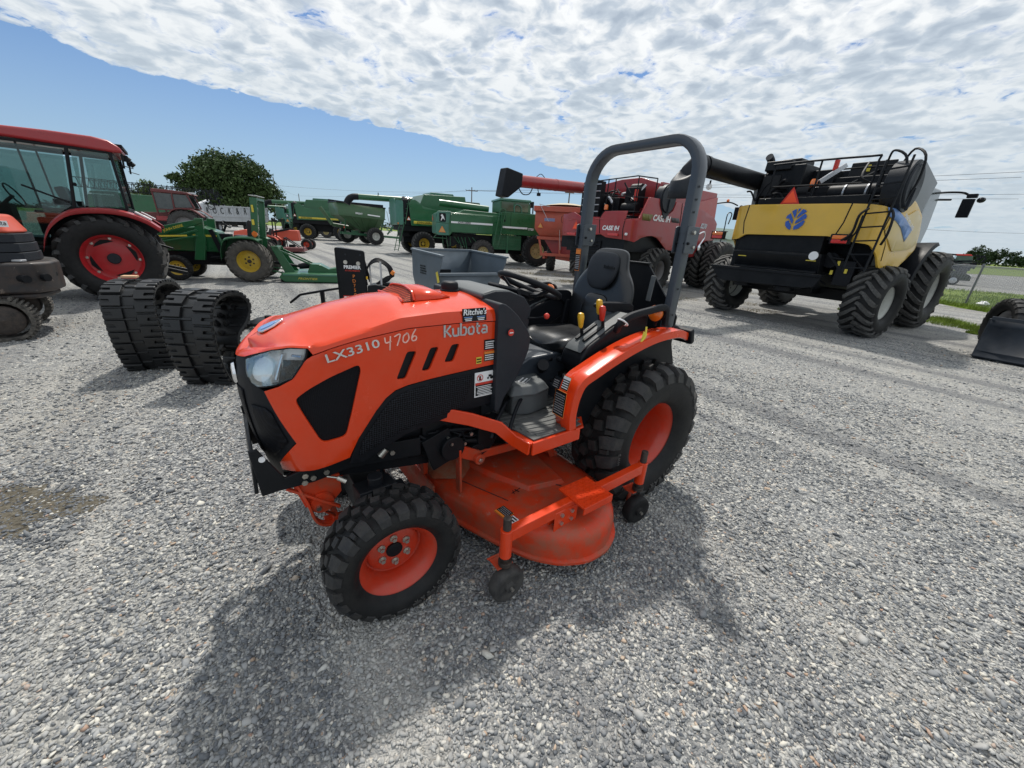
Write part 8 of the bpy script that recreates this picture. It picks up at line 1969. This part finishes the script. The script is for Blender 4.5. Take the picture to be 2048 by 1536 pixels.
def fence(label, P, h, gap=3.0):
    root = thing('chain_link_fence', label, 'fence', (P[0][0], P[0][1], 0))
    o0 = Vector((P[0][0], P[0][1], 0)); run = 0; V = []; F = []; st_ = []; rail = []; posts = []
    for a, c in zip(P[:-1], P[1:]):
        a, c = Vector((*a, 0)) - o0, Vector((*c, 0)) - o0; l = (c - a).length; k = max(1, round(l / gap))
        for j in range(k + 1): posts.append(a.lerp(c, j / k))
        i = len(V); V += [a, c, c + Vector((0, 0, h)), a + Vector((0, 0, h))]; st_ += [(run, 0, 0), (run + l, 0, 0), (run + l, h, 0), (run, h, 0)]; F.append((i, i + 1, i + 2, i + 3)); run += l
        rail.append((a, c))
    me = bpy.data.meshes.new('chain_mesh'); me.from_pydata([tuple(v) for v in V], [], F); at_ = me.attributes.new('st', 'FLOAT_VECTOR', 'POINT'); at_.data.foreach_set('vector', [x for q in st_ for x in q]); me.materials.append(CHAIN)
    link_mesh('chain_mesh', me, root)
    for i, p in enumerate(posts):
        if i and (p - posts[i - 1]).length < .1: continue
        b = MB(); b.cyl(p, p + Vector((0, 0, h + .06)), .035, n=10); b.cyl(p + Vector((0, 0, h + .05)), p + Vector((0, 0, h + .09)), .045, n=10); b.obj('fence_post', GALV, root)
    b = MB()
    for a, c in rail: b.tube([a + Vector((0, 0, h)), c + Vector((0, 0, h))], .022, n=6)
    b.obj('top_rail', GALV, root)
fence('near chain-link fence with a tall galvanised post along the grass strip', [(20.4, 25.5), (18.5, 16.3), (17.2, 9.9)], 1.55, 4.6)
fence('far chain-link fence with posts on the other side of the gravel road', [(33.5, 52), (32.3, 36), (34.8, 27.5), (38.5, 12)], 1.35, 3.6)
b = MB(); rr = random.Random(12)
b.ball((0, 0, .10), .16, 8, sc=(1.2, 1, .6)); b.v = [(p[0] + rr.uniform(-.05, .05), p[1] + rr.uniform(-.05, .05), max(0, p[2] + rr.uniform(-.05, .05))) for p in b.v]
tag(b.obj('plastic_bag', WHITE, loc=(19.2, 16.3, 0), smooth=0), 'crumpled white plastic bag lying in the grass by the fence', 'bag')

# ------------------------------------------------------------------ things across the road
SP = thing('field_sprayer', 'red-topped self-propelled sprayer with folded booms beyond the fence, behind the yellow combine', 'sprayer', (52, 46, 0), 229 + 90 - 90)
SPR = SP
def yz(y, z, x=0): return (x, y, z)
b = MB(); b.prism([(-2.4, 1.3), (-2.3, 2.25), (-1.1, 2.30), (-.9, 1.4)], -.9, .9, axis='x'); b.obj('cab', GRGLASS, SP, bevel=.05)
b = MB(); b.prism([(-2.55, 2.25), (-2.55, 2.42), (-1.3, 2.45), (-1.1, 2.28)], -.95, .95, axis='x'); b.obj('roof', REDK, SP, bevel=.03)
b = MB(); b.span((-.8, -4.8, .9), (.8, -2.4, 1.9)); b.span((-.7, -2.4, .7), (.7, -.8, 1.3)); b.obj('body', GREYPL, SP, bevel=.05)
b = MB(); b.bar((.9, -7.0, 2.55), (.9, -2.4, 2.32), .18, .16); b.bar((.9, -2.4, 2.3), (.9, -.2, 2.35), .08, .08)
for k in range(20): b.box((rr.uniform(.6, 1.1), rr.uniform(-1.0, -.1), rr.uniform(1.0, 2.4)), (.15, .18, .22)); b.bar((1, rr.uniform(-6, -.2), rr.uniform(1.2, 1.9)), (1, rr.uniform(-6, -.2), rr.uniform(1.2, 1.9)), .05, .05)
b.obj('boom', BLACKST, SP)
for y in (-4.2, -1.4):
    for x in (-1, 1): wheel_o = wheel(SP, RG_R, AG_R, (x * 1.1, y, .76), 1)
V_ = thing('parked_car', 'dark grey car parked by the road beyond the chain-link fence', 'car', (33.2, 30.2, 0), 229)
CARM = surf('dark_car_paint', (.035, .04, .048), .2, metal=.4, coat=1.0, var=.03)
prof_ = [(-4.2, .35), (-4.25, .85), (-3.8, 1.0), (-3.1, 1.42), (-1.9, 1.46), (-1.05, 1.08), (-.1, .88), (.26, .70), (.30, .35)]
b = MB(); b.prism(rounded(prof_, .08, 3), -.85, .85, axis='x'); b.obj('body', CARM, V_, bevel=.06, seg=3)
b = MB(); b.prism([(-3.6, 1.0), (-3.05, 1.36), (-1.95, 1.39), (-1.25, 1.05)], .84, .865, axis='x'); b.prism([(-3.6, 1.0), (-3.05, 1.36), (-1.95, 1.39), (-1.25, 1.05)], -.865, -.84, axis='x'); b.obj('window', DGLASS, V_)
for y in (-3.4, -.55):
    for sx_ in (-1, 1):
        b = MB(); b.lathe([(.20, -.1), (.32, -.1), (.33, .08), (.22, .10), (.20, .06), (.001, .05)], axis='x', n=24); w_ = b.obj('wheel', RUBBER, V_, loc=(sx_ * .80, y, .33), rot=(0, 0, 0 if sx_ > 0 else 180)); b = MB(); b.lathe([(.21, .085), (.06, .10), (.001, .10)], axis='x', n=20); b.obj('rim', SILVER, w_)
b = MB(); b.box((.6, .24, .68), (.4, .08, .12)); b.obj('headlight', WHITE, V_, bevel=.02)
EX = thing('excavator', 'distant orange-brown excavator on tracks at the far right by the trees', 'excavator', (72, 54, 0), 219)
RB_ = surf('rusty_orange_machine', (.22, .07, .03), .6)
b = MB(); b.box((0, 0, 1.9), (2.6, 2.6, 1.4)); b.box((0, -.9, 2.8), (1.2, 1.0, .8)); b.obj('house', RB_, EX, bevel=.1)
b = MB(); b.bar((.5, .5, 2.0), (.5, 3.5, 4.0), .3, .4); b.bar((.5, 3.5, 4.0), (.5, 5.4, 1.6), .25, .3); b.obj('boom', RB_, EX)
b = MB(); b.box((-1, 0, .5), (.5, 3.8, .9)); b.box((1, 0, .5), (.5, 3.8, .9)); b.box((0, 0, .8), (1.5, 1.5, .6)); b.obj('track', BLACKST, EX, bevel=.2)
ROOFM = surf('green_sheet_roof', (.10, .16, .13), .45, metal=.3)
HB_ = thing('farm_shed', 'low shed with green sheet roof far behind the red combine', 'building', (47, 92, 0), 25)
b = MB(); b.span((-9, -6, 0), (9, 6, 3.2)); WL_ = b.obj('wall', ALU, HB_)
b = MB(); b.prism([(-6.4, 3.1), (0, 5.4), (6.4, 3.1)], -9.4, 9.4, axis='x'); b.obj('roof', ROOFM, HB_)
b = MB(); b.box((0, -6.02, 1.4), (3.5, .08, 2.8)); b.obj('door', GREYPL, HB_)

# ------------------------------------------------------------------ utility poles and wires
def pole(label, x, y, h, cross=1.0, lean=0):
    root = thing('utility_pole', label, 'pole', (x, y, 0))
    b = MB(); b.cyl((0, 0, 0), (lean, 0, h), .16, .10, n=10); b.obj('pole_shaft', POLE, root)
    if cross:
        b = MB(); b.bar((-cross, -.2, h - .7), (cross, .2, h - .7), .12, .14); b.obj('crossarm', POLE, root)
        for q in (-1, -.45, .45, 1): b = MB(); b.cyl((q * cross, q * .2, h - .62), (q * cross, q * .2, h - .45), .06, .04, n=8); b.obj('insulator', GREYPL, root)
pole('utility pole with crossarm rising behind the green combines', -11.2, 92, 10.6, 1.25)
pole('leaning bare utility pole just right of the big tree', -58.5, 100, 11.0, 0, -.5)
pole('thin distant utility pole above the green auger tubes', -77, 144, 10.5, 0)
pole('thin utility pole behind the orange cart and red combine', 8, 74, 9.6, .8)
def wires(label, pts, sag):
    b = MB()
    for a, c in pts:
        a, c = Vector(a), Vector(c); k = 14
        b.tube([a.lerp(c, i / k) - Vector((0, 0, sag * 4 * (i / k) * (1 - i / k))) for i in range(k + 1)], .016, n=4)
    tag(b.obj('power_line', WIREM), label, 'power line')
wires('bundle of thin power lines crossing the sky behind the combines', [((-12.3, 92, 9.95), (46, 40.2, 9.6)), ((-11.8, 92, 9.95), (46.5, 41.4, 9.3)), ((-10.6, 92, 9.95), (60, 51.5, 9.5)), ((-10.0, 92, 9.95), (61, 53.5, 9.2))], .4)
wires('single low cable crossing the pale sky at the far right', [((55, 60, 5.6), (80, 66, 6.3))], .1)
wires('faint power lines between the distant poles at the left', [((-58.9, 100, 9.9), (-77, 144, 9.8)), ((-77, 144, 9.8), (-12.3, 92, 9.95)), ((-58.9, 100, 9.3), (-12.3, 92, 9.7))], .6)

# ------------------------------------------------------------------ trees
def leaf_mat(name, a, c):
    m, N, L, B = new_mat(name)
    at = N.new('ShaderNodeAttribute'); at.attribute_name = 'tone'
    L.new(ramp(N, L, at.outputs['Fac'], [(0, a), (1, c)]), B.inputs['Base Color']); B.inputs['Roughness'].default_value = .7; B.inputs['Specular IOR Level'].default_value = .25
    return m
LEAF1 = leaf_mat('oak_leaves', (.028, .052, .018), (.080, .125, .038)); LEAF2 = leaf_mat('pale_leaves', (.050, .085, .025), (.12, .17, .05)); LEAF3 = leaf_mat('pine_leaves', (.018, .035, .014), (.045, .075, .03))
BARK = surf('bark', (.09, .07, .055), .9, var=.3)
def tree(name, label, x, y, lobes, trunk, leaves, lsz, mat, seed, cat='tree', kind=None, z0=0):
    rs = np.random.RandomState(seed)
    root = thing(name, label, cat, (x, y, 0))
    V = []; F = []; T = []
    tot = sum(l[3] ** 2 for l in lobes)
    for (cx, cy, cz, r_, sq) in lobes:
        n = int(leaves * r_ * r_ / tot)
        # leaves gather in clumps through the lobe
        ncl = max(8, n // 30); d = rs.normal(0, 1, (ncl, 3)); d /= np.linalg.norm(d, axis=1)[:, None]
        cl = d * (rs.uniform(.25, 1.0, ncl) ** .45)[:, None] * r_ * np.array([1, 1, sq])
        ct = rs.uniform(0, 1, ncl)
        k = rs.randint(0, ncl, n); p = cl[k] + rs.normal(0, .15 * r_ + lsz * .5, (n, 3)) * np.array([1, 1, .7]) + np.array([cx, cy, cz])
        p = p[p[:, 2] > .4]; k = k[:len(p)]
        for q, kk in zip(p, k):
            u = rs.normal(0, 1, 3); u /= np.linalg.norm(u); w = np.cross(u, rs.normal(0, 1, 3)); w /= np.linalg.norm(w) + 1e-9
            s = lsz * rs.uniform(.6, 1.4); i = len(V)
            V += [tuple(q - u * s), tuple(q + w * s * .55), tuple(q + u * s), tuple(q - w * s * .55)]; F.append((i, i + 1, i + 2, i + 3)); t = min(1, max(0, ct[kk] * .7 + rs.uniform(0, .3))); T += [t] * 4
    me = bpy.data.meshes.new('crown'); me.from_pydata(V, [], F); at_ = me.attributes.new('tone', 'FLOAT', 'POINT'); at_.data.foreach_set('value', T); me.materials.append(mat)
    link_mesh('crown', me, root)
    b = MB()
    b.tube([(0, 0, 0), (.1, 0, trunk[1] * .5), (0, .1, trunk[1])], [trunk[0], trunk[0] * .8, trunk[0] * .6], n=10)
    for (cx, cy, cz, r_, sq) in lobes[:10]: b.tube(smooth_path([(0, 0, trunk[1] * .75), (cx * .5, cy * .5, (trunk[1] + cz) * .5), (cx, cy, cz)], 3), [trunk[0] * .5 * (1 - .12 * j) for j in range(7)], n=6)
    b.obj('trunk', BARK, root)
ax = Vector((.87, .494))
def lob(spec):
    return [(y * .87 + d * .494, y * .494 - d * .87, z, r_, sq) for (y, z, r_, sq, d) in spec]
tree('oak_tree', 'large dark spreading tree behind the lettered hopper trailer', -58.5, 83.2, lob([(-1.2, 10.4, 3.2, .85, 0), (2.6, 10.8, 3.0, .85, .5), (-4.0, 9.0, 2.8, .8, 0), (5.4, 9.2, 2.6, .9, 0), (-6.6, 7.4, 2.0, .8, 0), (-8.2, 8.2, 1.0, .7, 0), (0, 7.0, 4.2, .8, 0), (4.5, 6.2, 3.4, .9, 0), (-4.4, 5.6, 3.0, .8, 0), (7.2, 6.6, 2.0, 1.0, 0), (8.0, 4.4, 1.6, .8, 0), (1.5, 4.0, 4.0, .7, 1), (-2.5, 3.6, 3.2, .7, 0), (9.0, 3.0, 1.4, .8, 0), (0, 8.8, 3.6, .8, 2)]), (.55, 4.5), 30000, .27, LEAF1, 1)
tree('tree', 'small pale green round tree at the far left beyond the tractors', -69.0, 77.2, lob([(0, 5.6, 1.7, .9, 0), (1.3, 5.0, 1.3, .8, 0), (-1.2, 4.6, 1.3, .8, 0), (2.6, 4.0, 1.2, .8, 0), (0, 3.4, 2.2, .8, 0), (4.2, 3.8, 1.0, .8, 0)]), (.3, 2.5), 5000, .18, LEAF2, 2)
tree('pine_tree', 'dark pine clump at the far right beyond the fence', 243, 215, [(0, 0, 4.5, 3.2, 1.1), (3, -3, 6, 2.4, 1.0), (6.5, -6.5, 4.5, 2.6, 1.1), (-3.5, 3, 4.8, 2.2, 1.1), (9, -9, 3.6, 2.4, .8), (12, -12, 2.6, 2.0, .8)], (.4, 3), 5000, .42, LEAF3, 3)
tree('pine_tree', 'dark pine standing by the red sprayer at the right', 150, 136, [(0, 0, 4.6, 1.6, 1.4), (1.2, -1, 3.2, 1.6, 1.0), (-.8, 1, 3.0, 1.5, 1.0)], (.3, 3), 2600, .24, LEAF3, 4)
def treeline(label, P, n, h, mat, seed):
    rs = np.random.RandomState(seed); V = []; F = []; T = []
    for k in range(n):
        t = rs.uniform(0, len(P) - 1.001); i = int(t); a = Vector(P[i]).lerp(Vector(P[i + 1]), t - i)
        hh = h * (.55 + .45 * math.sin(t * 9.1) * math.sin(t * 3.7 + 1) + .25 * math.sin(t * 31)); z = rs.uniform(0, max(.8, hh)); s = rs.uniform(.4, 1.0)
        p = np.array([a.x + rs.normal(0, 2), a.y + rs.normal(0, 2), z]); u = rs.normal(0, 1, 3); u /= np.linalg.norm(u); w = np.cross(u, rs.normal(0, 1, 3)); w /= np.linalg.norm(w)
        i = len(V); V += [tuple(p - u * s), tuple(p + w * s * .6), tuple(p + u * s), tuple(p - w * s * .6)]; F.append((i, i + 1, i + 2, i + 3)); T += [rs.uniform(0, 1)] * 4
    me = bpy.data.meshes.new('distant_trees'); me.from_pydata(V, [], F); at_ = me.attributes.new('tone', 'FLOAT', 'POINT'); at_.data.foreach_set('value', T); me.materials.append(mat)
    tag(link_mesh('distant_trees', me), label, 'trees', kind='stuff')
treeline('low line of distant woodland along the horizon', [(330, 150), (300, 230), (240, 300), (120, 330), (0, 340), (-150, 330), (-300, 280), (-330, 180)], 16000, 5.0, LEAF3, 5)

# stained soil patch at the lower left
SOIL = surf('damp_dark_soil', (.050, .042, .030), .9, var=.7, dirt=.9, dirtcol=(.17, .155, .12), scale=16, bump=1.0, bscale=90, spec=.2)
b = MB(); rr = random.Random(3); pts = []
for k in range(40):
    a = k / 40 * 2 * math.pi; r_ = 1 + rr.uniform(-.22, .22) + .18 * math.sin(3 * a)
    pts.append((-3.0 + .48 * r_ * math.cos(a), 1.76 + .26 * r_ * math.sin(a), .003))
b.add(pts, [tuple(range(40))]); tag(b.obj('soil_patch', SOIL, smooth=0), kind='structure')
